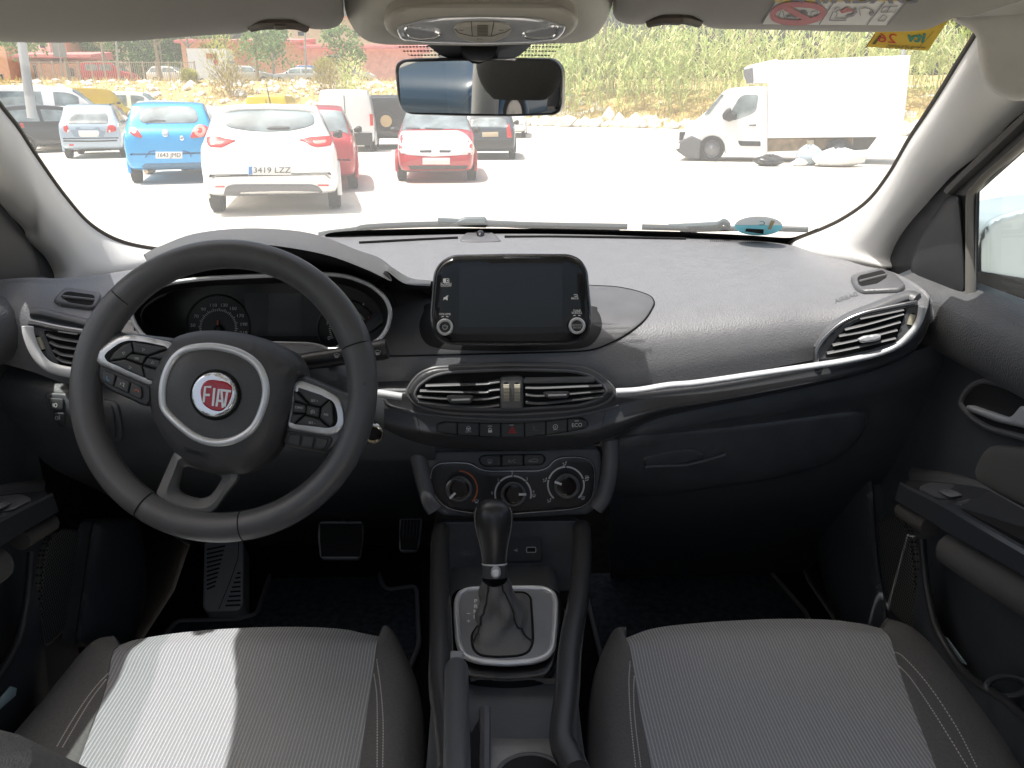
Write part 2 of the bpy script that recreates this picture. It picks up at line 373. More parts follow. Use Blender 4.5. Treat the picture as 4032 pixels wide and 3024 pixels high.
# chrome trims
tr = MB()
for pts in (pl(cE, (1745, 1092), (1900, 1082)) + pl(cF, (0, 975), (160, 962), (470, 918), (920, 852), (1100, 823), (1300, 777), (1430, 722), (1515, 645), (1565, 560), (1578, 485)),):
    tr.tube([PY(p, y_) for p, y_ in zip(cr(pts, 80), np.interp(np.linspace(0, 1, 80), [0, .55, .8, 1], [1.056, 1.050, 1.040, 1.040]))], .0046, n=120, ry=.0062, k=12)
TRIMS = mat('bright_trim_silver', (.88, .89, .90), .30, .12, spec=.9); tr.build('chrome_trim', TRIMS, dash)
tr = MB(); tr.tubeS(Plane((0, 1.060, .96), (0, -1, .1)), pl(cE, (120, 1100), (175, 1107), (310, 1128)), .004, .006, n=12, k=12); tr.build('chrome_trim', TRIMS, dash)
tr = MB(); tr.tubeS(Plane((0, 1.047, 1.0), (0, -1, .1)), pl(cK, (300, 650), (312, 740), (365, 890), (450, 1020), (560, 1100), (760, 1150), (1000, 1165)), .004, .0042, n=60, ry=.008, k=12)
tr.build('chrome_trim', TRIMS, dash)
# screen surround (smooth plastic island in the grained pad) and its dark recess
si = MB(); island = sm(pl(cE, (60, 850), (-120, 780), (-100, 560), (60, 420), (300, 395), (560, 375), (1000, 370), (1560, 385), (1780, 400), (1950, 445), (1998, 490), (1985, 540), (1930, 620), (1830, 700), (1700, 770), (1560, 815), (1300, 828), (700, 842)), 90)
si.pil(PADS, island, .0010, .0022, 12, step=16, hb=-.003); si.build('screen_surround', HARD, dash)
gr = MB(); gr.tubeS(PADS, island, .0006, .0016, True, k=6); gr.build('surround_seam', GROOVE, dash)
rc = MB(); rc.pil(PADS, sm(pl(cE, (520, 505), (455, 570), (428, 660), (450, 745), (520, 795), (700, 815), (1040, 822), (1400, 812), (1560, 790), (1635, 710), (1648, 630), (1620, 560), (1560, 525), (1040, 500)), 60), .0026, .003, 2, step=14, hb=0)
rc.build('screen_recess', BLACK, dash)
# dash top: sensor, demister slots
ds = MB(); ds.pil(PADS, sm(pl(cB, (820, 1480), (860, 1450), (930, 1440), (1010, 1455), (1050, 1490), (1040, 1505), (830, 1505))), .001, .004, 10); ds.build('sensor_base', HARD, dash)
ds = MB(); ds.pil(PADS, circ(cB(935, 1472), 16, 16, 9), .003, .014, 12); ds.build('sunlight_sensor', GLOSSK, dash)
dm = MB()
for pts in (pl(cB, (180, 1515), (500, 1498), (795, 1484)), pl(cB, (1085, 1478), (1500, 1478), (2212, 1490))): dm.tubeS(PADS, pts, .002, .0026, n=20, k=6)
for i in range(34):
    x = 262 + i * 12; y = 1497 + 1.1 * i / 3; dm.stroke(PADS, pl(cC, (x, y - 6), (x + 2, y + 8)), 3, .0015)
dm.build('demister_slots', GROOVE, dash)
ab = MB(); ab.text(PADS, 'AIRBAG', cF(1105, 432), 16, .0015, ang=-19, shear=-.1, sx=1.25); ab.build('airbag_lettering', mat('embossed_plastic', (.17, .17, .175), .35), dash)
sea = MB(); sea.tubeS(PADS, pl(cE, (1990, 480), (2090, 520), (2212, 560)) , .0002, .002, n=12, k=6)
# ---- centre vent
VP = Plane(PY(cE(1045, 1090), 1.062), (0, -1, .14))
cv = MB(); vent_out = rpoly(pl(cE, (338, 1100), (372, 1035), (430, 970), (520, 932), (700, 922), (1050, 912), (1400, 917), (1560, 942), (1660, 998), (1722, 1060), (1738, 1095), (1700, 1150), (1620, 1190), (1450, 1222), (1050, 1247), (650, 1237), (480, 1208), (390, 1170)), 50, 5)
cv.pil(VP, vent_out, .0, .010, 16, hb=-.03); 
vent = cv.build('air_vent', mat('vent_bezel_grey', (.075, .075, .078), .35, spec=.6), dash, ang=60)
vin = rpoly(pl(cE, (395, 1110), (420, 1055), (500, 995), (600, 965), (1050, 945), (1450, 955), (1580, 985), (1660, 1050), (1685, 1090), (1640, 1140), (1500, 1185), (1050, 1212), (650, 1205), (480, 1180), (410, 1145)), 40, 5)
vb_ = MB(); vb_.pil(VP, vin, .0108, .011, 1, hb=.0); vb_.build('vent_throat', GROOVE, vent)
rimb = MB(); rimb.tubeS(VP, vin, .0115, .0022, True, k=8); rimb.tubeS(VP, [tuple(p) for p in vent_out], .004, .0025, True, k=8); rimb.build('bezel_rim', mat('vent_rim', (.16, .16, .165), .3), vent)
for pts in ([(470, 1052), (850, 1040), (900, 1030), (965, 1020)], [(432, 1086), (840, 1096), (900, 1082), (965, 1075)], [(415, 1125), (610, 1138), (850, 1142), (965, 1125)], [(418, 1160), (610, 1182), (830, 1195), (965, 1180)],
            [(1130, 1013), (1180, 1017), (1600, 1010)], [(1138, 1065), (1260, 1066), (1650, 1050)], [(1140, 1113), (1270, 1118), (1665, 1086)], [(1140, 1165), (1280, 1168), (1655, 1122)]):
    sl = MB(); sl.tubeS(VP, pl(cE, *pts), .0135, .0019, n=20, k=8, ry=.0045); sl.build('slat', mat('slat_grey', (.17, .17, .175), .35), vent)
cp = MB(); cp.pil(VP, rpoly(pl(cE, (968, 1000), (985, 988), (1105, 986), (1122, 998), (1126, 1214), (968, 1216)), 14), .012, .017, 8, hb=.0); cp.build('vent_divider', HARD, vent)
for x in (1009, 1081):
    w = MB(); w.pil(VP, rpoly(pl(cE, (x - 19, 1030), (x + 19, 1030), (x + 19, 1152), (x - 19, 1152)), 10), .0172, .0178, 2, hb=.015); w.build('wheel_slot', GROOVE, vent)
    w = MB(); c0 = VP.at(cE(x, 1090), .008); G = []
    for i in range(25):
        a = R(-70 + 140 * i / 24); rr = .0145 * (1 if i % 3 else .93); G.append([c0 + VP.n * rr * math.cos(a) + Vector((d, 0, 0)) + Vector((0, .14, 1)).normalized() * .017 * math.sin(a) for d in (-.0042, .0042)])
    w.grid(G); w.build('thumb_wheel', mat('wheel_ivory', (.50, .47, .36), .4), vent, smooth=False)
for p in ([(608, 1122), (640, 1117), (770, 1117), (792, 1122), (782, 1160), (765, 1172), (645, 1172), (618, 1158)], [(1255, 1100), (1290, 1095), (1420, 1093), (1436, 1098), (1425, 1130), (1405, 1137), (1300, 1138), (1275, 1128)]):
    t = MB(); t.pil(VP, rpoly(pl(cE, *p), 8), .018, .026, 7, hb=.012); t.build('vent_tab', mat('tab_grey', (.13, .13, .135), .35), vent)
    t = MB(); (x0, _), (x1, y1) = p[0], p[3]; q = [(p[0][0] + 35, p[4][1] - 12), (p[3][0] - 25, p[4][1] - 16)]; t.tubeS(VP, pl(cE, *q), .0262, .0016, k=6); t.build('tab_highlight_strip', SILVER, vent)
# ---- button strip
bs = MB(); bsp = rpoly(pl(cE, (535, 1330), (560, 1300), (592, 1290), (680, 1296), (830, 1300), (975, 1302), (1130, 1300), (1275, 1288), (1420, 1272), (1520, 1262), (1555, 1292), (1560, 1318), (1540, 1340), (1420, 1364), (1275, 1384), (1130, 1393), (975, 1395), (830, 1392), (680, 1380), (560, 1368)), 12)
bs.pil(BANDS, bsp, .0008, .0012, 2, step=8, hb=-.001); strip = bs.build('button_strip', GROOVE, dash)
xs = [540, 682, 829, 973, 1132, 1275, 1420, 1556]
top = lambda x: np.interp(x, [535, 592, 830, 1050, 1275, 1420, 1520, 1560], [1310, 1291, 1301, 1303, 1289, 1273, 1264, 1292]); bot = lambda x: np.interp(x, [535, 680, 975, 1130, 1275, 1420, 1560], [1362, 1379, 1394, 1392, 1383, 1363, 1334])
for a, b_ in zip(xs[:-1], xs[1:]):
    a2, b2 = a + 3, b_ - 3; bt = MB(); bt.pil(BANDS, rpoly(pl(cE, (a2, top(a2) + 3), ((a2 + b2) / 2, top((a2 + b2) / 2) + 3), (b2, top(b2) + 3), (b2, bot(b2) - 3), ((a2 + b2) / 2, bot((a2 + b2) / 2) - 3), (a2, bot(a2) - 3)), 5), .0022, .0034, 5, step=10, hb=.0); bt.build('push_button', BTN, strip)
H_ = .0040
def sym(fn, name='button_symbol', mt=WHITE, par=strip): m = MB(); fn(m); m.build(name, mt, par)
sym(lambda m: m.text(BANDS, 'ECO', cE(1482, 1315), 15, H_, ang=-4))
sym(lambda m: (m.text(BANDS, 'CITY', cE(757, 1362), 8, H_), m.stroke(BANDS, circ(cE(757, 1338), 8, 18), 2, H_, True), m.stroke(BANDS, pl(cE, (745, 1338), (769, 1338)), 2.5, H_), m.stroke(BANDS, pl(cE, (757, 1338), (757, 1348)), 2.5, H_)))
sym(lambda m: (m.pil(BANDS, rpoly(pl(cE, (888, 1348), (914, 1348), (914, 1368), (888, 1368)), 2), H_, H_, 1, hb=H_ - .0003), m.stroke(BANDS, pl(cE, (892, 1349), (892, 1340), (897, 1334), (905, 1334), (910, 1340), (910, 1349)), 2.5, H_)))
sym(lambda m: (m.text(BANDS, 'OFF', cE(1338, 1344), 7, H_, ang=-3), m.stroke(BANDS, circ(cE(1338, 1326), 9, 20, a0=-30, a1=290), 1.6, H_), m.text(BANDS, 'A', cE(1338, 1327), 8, H_)))
for x, y in ((900, 1321), (1045, 1314), (1480, 1287)): sym(lambda m: m.stroke(BANDS, pl(cE, (x - 14, y), (x + 14, y - 1)), 2, H_), 'indicator_light')
hz = MB(); 
for sc_ in (1.0, .58): hz.stroke(BANDS, [cE(1050 + x * sc_, 1353 + y * sc_) for x, y in ((0, -28), (27, 17), (-27, 17))], 4, H_, True)
hz.stroke(BANDS, pl(cE, (1050, 1345), (1050, 1358)), 2, H_); hz.build('hazard_symbol', REDP, strip)
sb = MB(); sb.pil(BANDS, circ(cE(1193, 1327), 5, 10), H_, H_, 1, hb=H_ - .0003); sb.stroke(BANDS, pl(cE, (1190, 1334), (1205, 1350), (1222, 1352)), 6, H_); sb.stroke(BANDS, pl(cE, (1180, 1352), (1205, 1345)), 3, H_); sb.build('seatbelt_symbol', mat('unlit_grey', (.10, .10, .10), .5), strip)
ed = MB(); ed.tubeS(BANDS, pl(cE, (180, 1140), (230, 1185), (330, 1215), (480, 1245), (750, 1268), (1050, 1278), (1400, 1262), (1660, 1215), (1760, 1188)), .0006, .0022, n=60, k=8); ed.build('lip_highlight', mat('lip_highlight_grey', (.13, .13, .135), .25, spec=.7), dash)  # paler bead puts the edge highlight of the lip into colour
for q_ in (pl(cE, (410, 1225), (412, 1260), (435, 1385)), pl(cE, (1672, 1210), (1665, 1260), (1650, 1340))): gv = MB(); line_groove(gv, BANDS, q_, 2); gv.build('fascia_joint', GROOVE, dash)
# ---- climate panel
HP = Plane(PY(cG(1140, 480), 1.075), (0, -1, .30))
hp = MB(); hp.pil(HP, rpoly(pl(cG, (452, 235), (1770, 205), (1790, 330), (1745, 640), (1690, 690), (1100, 720), (640, 700), (570, 650), (500, 420)), 60), .0, .003, 14, hb=-.06); clim = hp.build('climate_panel', LOWER, dash)
hg = MB(); cpo = rpoly(pl(cG, (542, 420), (560, 350), (610, 322), (720, 315), (835, 322), (895, 362), (960, 378), (1330, 376), (1400, 352), (1440, 300), (1500, 280), (1620, 276), (1700, 298), (1730, 350), (1737, 470), (1718, 570), (1660, 632), (1560, 655), (1330, 672), (1100, 690), (850, 682), (690, 655), (610, 605), (560, 520)), 30)
hg.pil(HP, cpo, .004, .006, 10, step=14, hb=.0); hg.build('control_plate', mat('satin_black_plate', (.022, .022, .024), .3), clim)
hr = MB(); hr.tubeS(HP, cpo, .0048, .0018, True, k=6); hr.build('plate_rim', DARKCH, clim)
hb_ = MB(); hb_.pil(HP, rpoly(pl(cG, (890, 295), (905, 270), (935, 258), (1350, 252), (1375, 268), (1383, 295), (1360, 335), (940, 349), (905, 330)), 18), .0035, .0045, 3, hb=.0); hb_.build('button_surround', GROOVE, clim)
for p in ([(896, 297), (912, 272), (940, 263), (1053, 261), (1053, 342), (945, 345), (912, 328)], [(1060, 261), (1213, 258), (1215, 338), (1060, 342)], [(1221, 258), (1348, 256), (1370, 272), (1376, 296), (1356, 331), (1222, 337)]):
    q = MB(); q.pil(HP, rpoly(pl(cG, *p), 8), .0055, .0075, 6, hb=.0); q.build('push_button', BTN, clim)
kn = [(752, 508, 97), (1145, 547, 94), (1533, 488, 94)]; angs = [225, 0, 160]
for (x, y, r), a in zip(kn, angs):
    k_ = MB(); s_ = 1200 / 2212; c = cG(x, y)
    k_.pil(HP, circ(c, r * s_, 48), .006, .020, 7, hb=.0); k_.build('rotary_knob', mat('knob_grey', (.05, .05, .053), .4), clim)
    k_ = MB(); k_.tubeS(HP, circ(c, (r - 12) * s_, 48), .0185, .0026, True, k=8); k_.build('knob_ring', mat('knob_ring_grey', (.11, .11, .115), .3), clim)
    k_ = MB(); k_.pil(HP, circ(c, (r - 26) * s_, 40), .0203, .0206, 2, hb=.018); k_.build('knob_face', mat('knob_face_glossy', (.012, .007, .006), .12), clim)
    k_ = MB(); ca, sa = math.cos(R(a)), math.sin(R(a)); p0, p1 = (c[0] + ca * r * s_ * .42, c[1] - sa * r * s_ * .42), (c[0] + ca * r * s_ * 1.0, c[1] - sa * r * s_ * 1.0)
    k_.stroke(HP, [p0, p1], 9, .0213); k_.build('knob_pointer', WHITE, clim)
sc1 = MB(); sc1.stroke(HP, circ(cG(752, 508), 131 * s_, 30, a0=90, a1=-44), 5.5, .0066); sc1.build('temperature_scale', ORANGE, clim)
for a0, a1 in ((196, 138), (135, 92), (88, 46), (43, -14)): sc2 = MB(); sc2.stroke(HP, circ(cG(1143, 545), 131 * s_, 16, a0=a0, a1=a1), 6.5, .0066); sc2.build('dial_scale', GREY, clim)
for a0, a1 in ((228, 164), (160, 92), (88, 20), (16, -46)): sc2 = MB(); sc2.stroke(HP, circ(cG(1527, 478), 131 * s_, 16, a0=a0, a1=a1), 6.5, .0066); sc2.build('dial_scale', GREY, clim)
h_ = .0067
for t_, x, y in (('0', 991, 538), ('1', 1035, 441), ('2', 1137, 394), ('3', 1244, 436), ('4', 1291, 528)): sym(lambda m: m.text(HP, t_, cG(x, y), 12.5, h_), 'numeral', GREY, clim)
def demist(mb, S, c, x, y, k=1.0, h=h_):
    mb.stroke(S, pl(c, (x - 16 * k, y - 8 * k), (x, y - 13 * k), (x + 16 * k, y - 8 * k), (x + 9 * k, y + 9 * k), (x - 9 * k, y + 9 * k)), 1.8, h, True)
    for d in (-6, 0, 6): mb.stroke(S, pl(c, (x + d * k, y - 3 * k), (x + d * k, y + 14 * k)), 1.6, h)
def person_icon(mb, S, c, x, y, h=h_):
    mb.pil(S, circ(c(x + 8, y - 12), 3, 8), h, h, 1, hb=h - .0002); mb.stroke(S, pl(c, (x + 6, y - 4), (x + 3, y + 8), (x - 10, y + 8), (x - 13, y + 15)), 3, h); mb.stroke(S, pl(c, (x - 16, y - 4), (x - 5, y - 4)), 2, h); mb.stroke(S, pl(c, (x - 12, y - 9), (x - 17, y - 4), (x - 12, y + 1)), 1.6, h)
for x, y, k_ in ((878, 598, 1.0), (1294, 556, .9), (1650, 572, 1.0), (1678, 420, .7)): sym(lambda m: demist(m, HP, cG, x, y, k_), 'symbol', GREY, clim)
for x, y in ((1520, 325), (1377, 443), (1408, 592), (1682, 436)): sym(lambda m: person_icon(m, HP, cG, x, y), 'symbol', GREY, clim)
hh = .0079; DIM = mat('dim_grey_print', (.3, .3, .3), .5); sym(lambda m: m.text(HP, 'A/C', cG(1135, 307), 15, hh), 'lettering', DIM, clim); sym(lambda m: demist(m, HP, cG, 974, 308, 1.15, hh), 'symbol', DIM, clim); le = MB()
le.stroke(HP, pl(cG, (1258, 305), (1268, 298), (1282, 296), (1295, 288), (1312, 290), (1322, 298), (1322, 308), (1290, 310), (1258, 308)), 2, hh, True); le.build('symbol', DIM, clim)
for pts in ([(430, 195), (452, 260), (490, 430), (540, 600), (575, 660)], [(1845, 150), (1850, 260), (1835, 420), (1800, 560), (1740, 650)]):
    sr = MB(); sr.tubeS(HP, pl(cG, *pts), .002, .013, n=24, k=12); sr.build('stack_side_rail', HARD, dash)
# ---- USB bay below the climate panel
UP = Plane(PY(cG(1130, 950), 1.06), (0, -1, .25))
ub = MB(); ub.pil(UP, rpoly(pl(cG, (600, 745), (1650, 735), (1640, 1250), (640, 1250)), 40), -.01, -.008, 10, hb=-.03); bay = ub.build('storage_bay', LOWER, dash)
ub = MB(); ub.pil(UP, rpoly(pl(cG, (1010, 850), (1350, 848), (1360, 1040), (1010, 1045)), 16), -.008, -.005, 6, hb=-.01); ub.build('usb_panel', BTN, bay)
ub = MB(); ub.stroke(UP, rpoly(pl(cG, (1241, 931), (1308, 930), (1309, 967), (1241, 968)), 5), 3, -.0045, True); ub.stroke(UP, pl(cG, (1148, 952), (1180, 952)), 1.8, -.0045); ub.stroke(UP, pl(cG, (1158, 952), (1166, 943), (1173, 943)), 1.6, -.0045); ub.stroke(UP, pl(cG, (1160, 952), (1168, 961), (1176, 961)), 1.6, -.0045); ub.build('usb_symbol', GREY, bay)
ub = MB(); ub.pil(UP, rpoly(pl(cG, (1246, 936), (1304, 935), (1304, 962), (1246, 963)), 3), -.0046, -.0045, 1, hb=-.006); ub.build('usb_socket', BLACK, bay)

# ---- side vents: right
RP = Plane(PY(cF(1270, 640), 1.06), (-.25, -1, .25))
def side_vent(poly, inner, rim, slats, tabs, P, c, plate, wheel, arrow=None):
    v = MB(); v.pil(P, rpoly(pl(c, *poly), 30), -.002, .004, 14, hb=-.03); v = v.build('air_vent', HARD, dash)
    t = MB(); t.pil(P, rpoly(pl(c, *inner), 14), .0044, .0046, 2, hb=0); t.build('vent_throat', GROOVE, v)
    if rim: t = MB(); t.tubeS(P, pl(c, *rim), .006, .0048, n=40, k=10); t.build('bezel_rim', DARKCH, v)
    for s_ in slats: t = MB(); t.tubeS(P, pl(c, *s_), .007, .0018, n=14, k=8, ry=.005); t.build('slat', MATS['slat_grey'], v)
    if plate: t = MB(); t.pil(P, rpoly(pl(c, *plate), 10), .0055, .0065, 3, hb=0); t.build('vent_side_plate', MATS['tab_grey'], v)
    if wheel:
        t = MB(); t.pil(P, rpoly(pl(c, *wheel), 12), .0068, .0072, 2, hb=.004); t.build('wheel_slot', GROOVE, v)
        w = np.array(wheel, float); m0, m1 = (w[0] + w[1]) / 2, (w[2] + w[3]) / 2
        t = MB(); t.tubeS(P, pl(c, *(m0 + (m1 - m0) * .12, m0 + (m1 - m0) * .88)), .0068, .0042, n=10, k=10); t.build('thumb_wheel', MATS['wheel_ivory'], v)
    for p in tabs: t = MB(); t.pil(P, rpoly(pl(c, *p), 8), .011, .018, 7, hb=.006); t.build('vent_tab', SILVER, v)
    return v
side_vent([(918, 830), (922, 750), (960, 680), (1050, 590), (1200, 520), (1400, 480), (1560, 465), (1575, 540), (1520, 640), (1420, 720), (1280, 770), (1100, 815)], [(975, 805), (980, 770), (1060, 660), (1150, 590), (1330, 520), (1480, 490), (1470, 560), (1415, 705), (1250, 755), (1080, 795)],
          [(918, 828), (928, 755), (985, 672), (1080, 590), (1200, 535), (1350, 500), (1545, 462)],
          [[(1095, 628), (1250, 590), (1460, 530)], [(1060, 668), (1250, 632), (1440, 580)], [(1020, 725), (1180, 690), (1420, 630)], [(985, 775), (1180, 735), (1410, 680)], [(1190, 560), (1460, 505)]],
          [[(1172, 688), (1210, 668), (1300, 655), (1322, 662), (1322, 690), (1290, 702), (1200, 714)]], RP, cF, [(1490, 490), (1555, 478), (1560, 540), (1510, 630), (1425, 705), (1412, 700)], [(1510, 525), (1535, 525), (1510, 612), (1485, 606)])
# left
LP = Plane(PY(cK(560, 860), 1.06), (.3, -1, .25))
side_vent([(300, 650), (340, 620), (700, 680), (1100, 730), (1100, 1160), (760, 1130), (560, 1080), (440, 980), (350, 850), (310, 740)], [(470, 690), (900, 740), (1050, 760), (1050, 1100), (760, 1090), (640, 1070), (600, 1000)],
          [(320, 600), (420, 622), (650, 672), (900, 712), (1100, 740)], [[(515, 735), (600, 772), (850, 815), (1050, 830)], [(545, 818), (640, 862), (850, 895), (1050, 910)], [(585, 905), (680, 955), (850, 978), (1050, 990)], [(622, 988), (700, 1030), (850, 1050), (1050, 1060)], [(640, 700), (850, 730)]],
          [], LP, cK, [(335, 670), (440, 690), (470, 720), (640, 1060), (600, 1070), (480, 1000), (390, 870), (345, 760)], [(375, 745), (435, 750), (497, 915), (450, 930)])
# demister corner vents on the dash top
for c, poly, inner, sl in ((cF, [(1130, 320), (1150, 300), (1330, 262), (1400, 290), (1480, 375), (1440, 400), (1210, 410), (1160, 385)], [(1172, 335), (1190, 318), (1330, 285), (1350, 300), (1360, 330), (1300, 368), (1200, 386), (1180, 372)], [(1185, 360), (1355, 318)]),
                           (cK, [(580, 380), (600, 340), (680, 262), (740, 246), (1080, 300), (1105, 345), (1040, 470), (985, 480), (640, 430)], [(640, 360), (690, 318), (740, 312), (1000, 350), (1025, 370), (1010, 455), (960, 460), (740, 425)], [(660, 365), (1020, 412)])):
    v = MB(); v.pil(PADS, rpoly(pl(c, *poly), 14), .002, .007, 7, hb=-.01); v = v.build('demister_vent', HARD, dash)
    t = MB(); t.pil(PADS, rpoly(pl(c, *inner), 8), .0074, .0076, 2, hb=0); t.build('vent_throat', GROOVE, v)
    t = MB(); t.tubeS(PADS, pl(c, *sl), .008, .0025, k=8); t.build('slat', MATS['slat_grey'], v)
sh = MB(); sh.tubeS(PADS, pl(cF, (925, 745), (1000, 640), (1120, 560), (1300, 490), (1480, 425), (1545, 440)), .002, .007, n=40, k=10, ry=.012); sh.build('vent_brow', HARD, dash)
sh = MB(); sh.tubeS(PADS, pl(cK, (330, 500), (430, 505), (650, 560), (930, 625), (1100, 655)), .003, .007, n=30, k=10, ry=.011); sh.build('vent_brow', HARD, dash)
# light switch panels beside the column
for poly, pads in (([(490, 1395), (540, 1372), (1050, 1395), (1050, 1760), (640, 1740), (560, 1640)], [[(538, 1430), (720, 1440), (722, 1550), (590, 1552)], [(600, 1565), (735, 1570), (740, 1690), (670, 1700)]]),
                   ([(1060, 1440), (1240, 1460), (1300, 1500), (1330, 1640), (1345, 1860), (1310, 1890), (1060, 1860)], [[(1085, 1495), (1240, 1510), (1270, 1600), (1280, 1830), (1085, 1810)]])):
    v = MB(); v.pil(LLS, rpoly(pl(cK, *poly), 20), .001, .005, 8, hb=-.005); v = v.build('switch_panel', LOWER, dash)
    for p in pads: t = MB(); t.pil(LLS, rpoly(pl(cK, *p), 10), .0055, .0085, 5, hb=.002); t.build('push_button', BTN, v)
    t = MB()
    if len(pads) == 2:
        t.stroke(LLS, circ(cK(640, 1503), 5.5, 12, 7.5), 2.2, .009, True); t.stroke(LLS, circ(cK(650, 1612), 5, 12, 7), 2.2, .009, True)
        for x, y in ((612, 1503), (680, 1612)):
            for d in (-12, 0, 12): t.stroke(LLS, pl(cK, (x - 9, y + d), (x + 9, y + d)), 2, .009)
            t.stroke(LLS, pl(cK, (x, y - 20), (x, y + 20)), 2, .009)
    else: t.stroke(LLS, pl(cK, (1085, 1618), (1130, 1622)), 4, .009)
    t.build('switch_symbols', WHITE, v)

# ---- instrument hood and cluster
hb0 = pl(cA, (900, 1600), (940, 1575), (1000, 1545), (1200, 1468), (1500, 1432), (1800, 1440), (2000, 1477), (2212, 1560)) + pl(cE, (150, 200), (260, 285), (380, 352), (520, 372))
hf = pl(cD, (800, 190), (870, 160), (1000, 120), (1180, 88), (1400, 85), (1600, 108), (1800, 150), (2000, 225), (2130, 285)) + pl(cE, (210, 285), (330, 368), (500, 385))
hbez = pl(cD, (690, 520), (705, 440), (760, 380), (850, 325), (1000, 285), (1200, 268), (1400, 262), (1600, 255), (1780, 248), (1900, 262), (2010, 305)) + pl(cE, (180, 380), (300, 410), (500, 395))
n = 60
def lerp_rows(p, Y): return [PY(q, y) for q, y in zip(p, np.interp(np.linspace(0, 1, len(p)), np.linspace(0, 1, len(Y)), Y))]
Yb_ = [1.22, 1.28, 1.33, 1.36, 1.36, 1.33, 1.25, 1.17]; Yf_ = [1.13, 1.09, 1.07, 1.06, 1.06, 1.06, 1.075, 1.10]
rb, rf = lerp_rows(hb0, Yb_), lerp_rows(hf, Yf_)
A0, A1 = cr(rb, n), cr(rf, n); Bz = cr(lerp_rows(hbez, [1.13, 1.15, 1.15, 1.15, 1.13]), n)
rows = [A0 + np.array([0, .04, -.05]), A0, A0 * .6 + A1 * .4 + np.array([0, 0, .006]), A0 * .2 + A1 * .8 + np.array([0, 0, .004]), A1]
hd = MB(); hd.grid(psurf(rows, n, 24)); hood = hd.build('instrument_hood', mat('hood_soft_plastic', (.10, .10, .105), .42, spec=.6, bump=('leather', 420, .3)), dash)
hd = MB(); hd.grid(psurf([A1, A1 * .75 + Bz * .25 + np.array([0, 0, .004]), Bz * .9 + A1 * .1, Bz], n, 12)); hd.build('hood_underside', mat('hood_under_black', (.02, .02, .021), .45), hood)
BZ = Plane(PY(cD(1420, 420), 1.085), (0, -1, .18)); FC = Plane(PY(cD(1420, 480), 1.165), (0, -1, .18))
bez = rpoly(pl(cD, (712, 455), (735, 400), (800, 345), (905, 298), (1100, 272), (1300, 262), (1550, 252), (1780, 246), (1900, 260), (2020, 307), (2098, 375), (2128, 450), (2112, 540), (2065, 605), (1980, 648), (1750, 660), (1500, 660), (1200, 660), (900, 650), (775, 582), (728, 510)), 50, 5)
bk = MB(); bk.pil(FC, sm([((x - 1030) * 1.06 + 1030, (y - 1230) * 1.1 + 1230) for x, y in bez], 70), 0, .0005, 2, hb=-.01); clu = bk.build('instrument_cluster', mat('cluster_black', (.018, .018, .019), .25), dash)
bz = MB(); bz.tubeS(BZ, bez, .0, .0032, True, k=10); bz.build('cluster_bezel', SILVER, clu)
# inner funnel between bezel and face
fn = MB(); bi = [((x - 1030) * .93 + 1030, (y - 1240) * .86 + 1250) for x, y in bez]; fn.grid([[BZ.at(p, -.001) for p in bez], [FC.at(p, .001) for p in bi]], cv=True); fn.build('cluster_funnel', mat('funnel_black', (.03, .03, .032), .4), clu)
for c, r in ((cD(1185, 535), 125), (cD(1885, 545), 112)):
    d = MB(); d.tubeS(FC, circ(c, r, 60), .002, .0016, True, k=8); d.pil(FC, circ(c, r * 1.02, 50), .0012, .0014, 1, hb=0); d.build('dial', mat('dial_black', (.008, .008, .009), .3), clu)
ds = MB(); ds.pil(FC, rpoly(pl(cD, (1462, 352), (1650, 350), (1650, 585), (1462, 585)), 6), .0015, .0018, 2, hb=0); ds.build('trip_display', mat('lcd_grey', (.055, .057, .06), .25), clu)
ds = MB(); ds.pil(FC, rpoly(pl(cD, (1330, 352), (1462, 352), (1462, 585), (1345, 585)), 6), .0010, .0012, 2, hb=0); ds.build('display_side_panel', mat('panel_black', (.028, .028, .03), .35), clu); ds = MB(); ds.pil(FC, rpoly(pl(cD, (1650, 350), (1790, 350), (1760, 420), (1740, 585), (1650, 585)), 6), .0010, .0012, 2, hb=0); ds.build('display_side_panel', mat('panel_black', (.028, .028, .03), .35), clu)
le = MB()
for t_, x, y in (('50', 1050, 527), ('70', 1068, 478), ('90', 1107, 440), ('110', 1160, 418), ('130', 1219, 418), ('150', 1268, 436), ('170', 1307, 475), ('190', 1326, 522), ('210', 1325, 568), ('4', 1976, 416), ('1', 1781, 515), ('0', 1791, 597)): le.text(FC, t_, cD(x, y), 13 if len(t_) > 1 else 15, .003, sx=1.15)
for i in range(36):
    a = R(195 - i * 6); le.stroke(FC, [(cD(1188, 540)[0] + math.cos(a) * q, cD(1188, 540)[1] - math.sin(a) * q) for q in (66, 74 if i % 3 else 78)], 2.5, .003)
for i in range(14):
    a = R(60 - i * 5) if i < 7 else R(200 - (i - 7) * 6 + 10); le.stroke(FC, [(cD(1895, 545)[0] + math.cos(a) * q, cD(1895, 545)[1] - math.sin(a) * q) for q in (68, 76)], 2.5, .003)
le.build('dial_numerals', GREY, clu)
le = MB(); le.text(FC, '5', cD(2040, 475), 14, .003); le.text(FC, '6', cD(2050, 550), 14, .003); le.stroke(FC, circ(cD(1895, 545), 92, 20, a0=32, a1=-35), 4, .003); le.stroke(FC, pl(cD, (1185, 500), (1185, 535)), 6, .005); le.build('redline', mat('dial_red', (.55, .10, .05), .5), clu)
hu = MB(); hu.pil(FC, circ(cD(1187, 548), 17, 20), .004, .010, 8); hu.build('needle_hub', BLACK, clu)
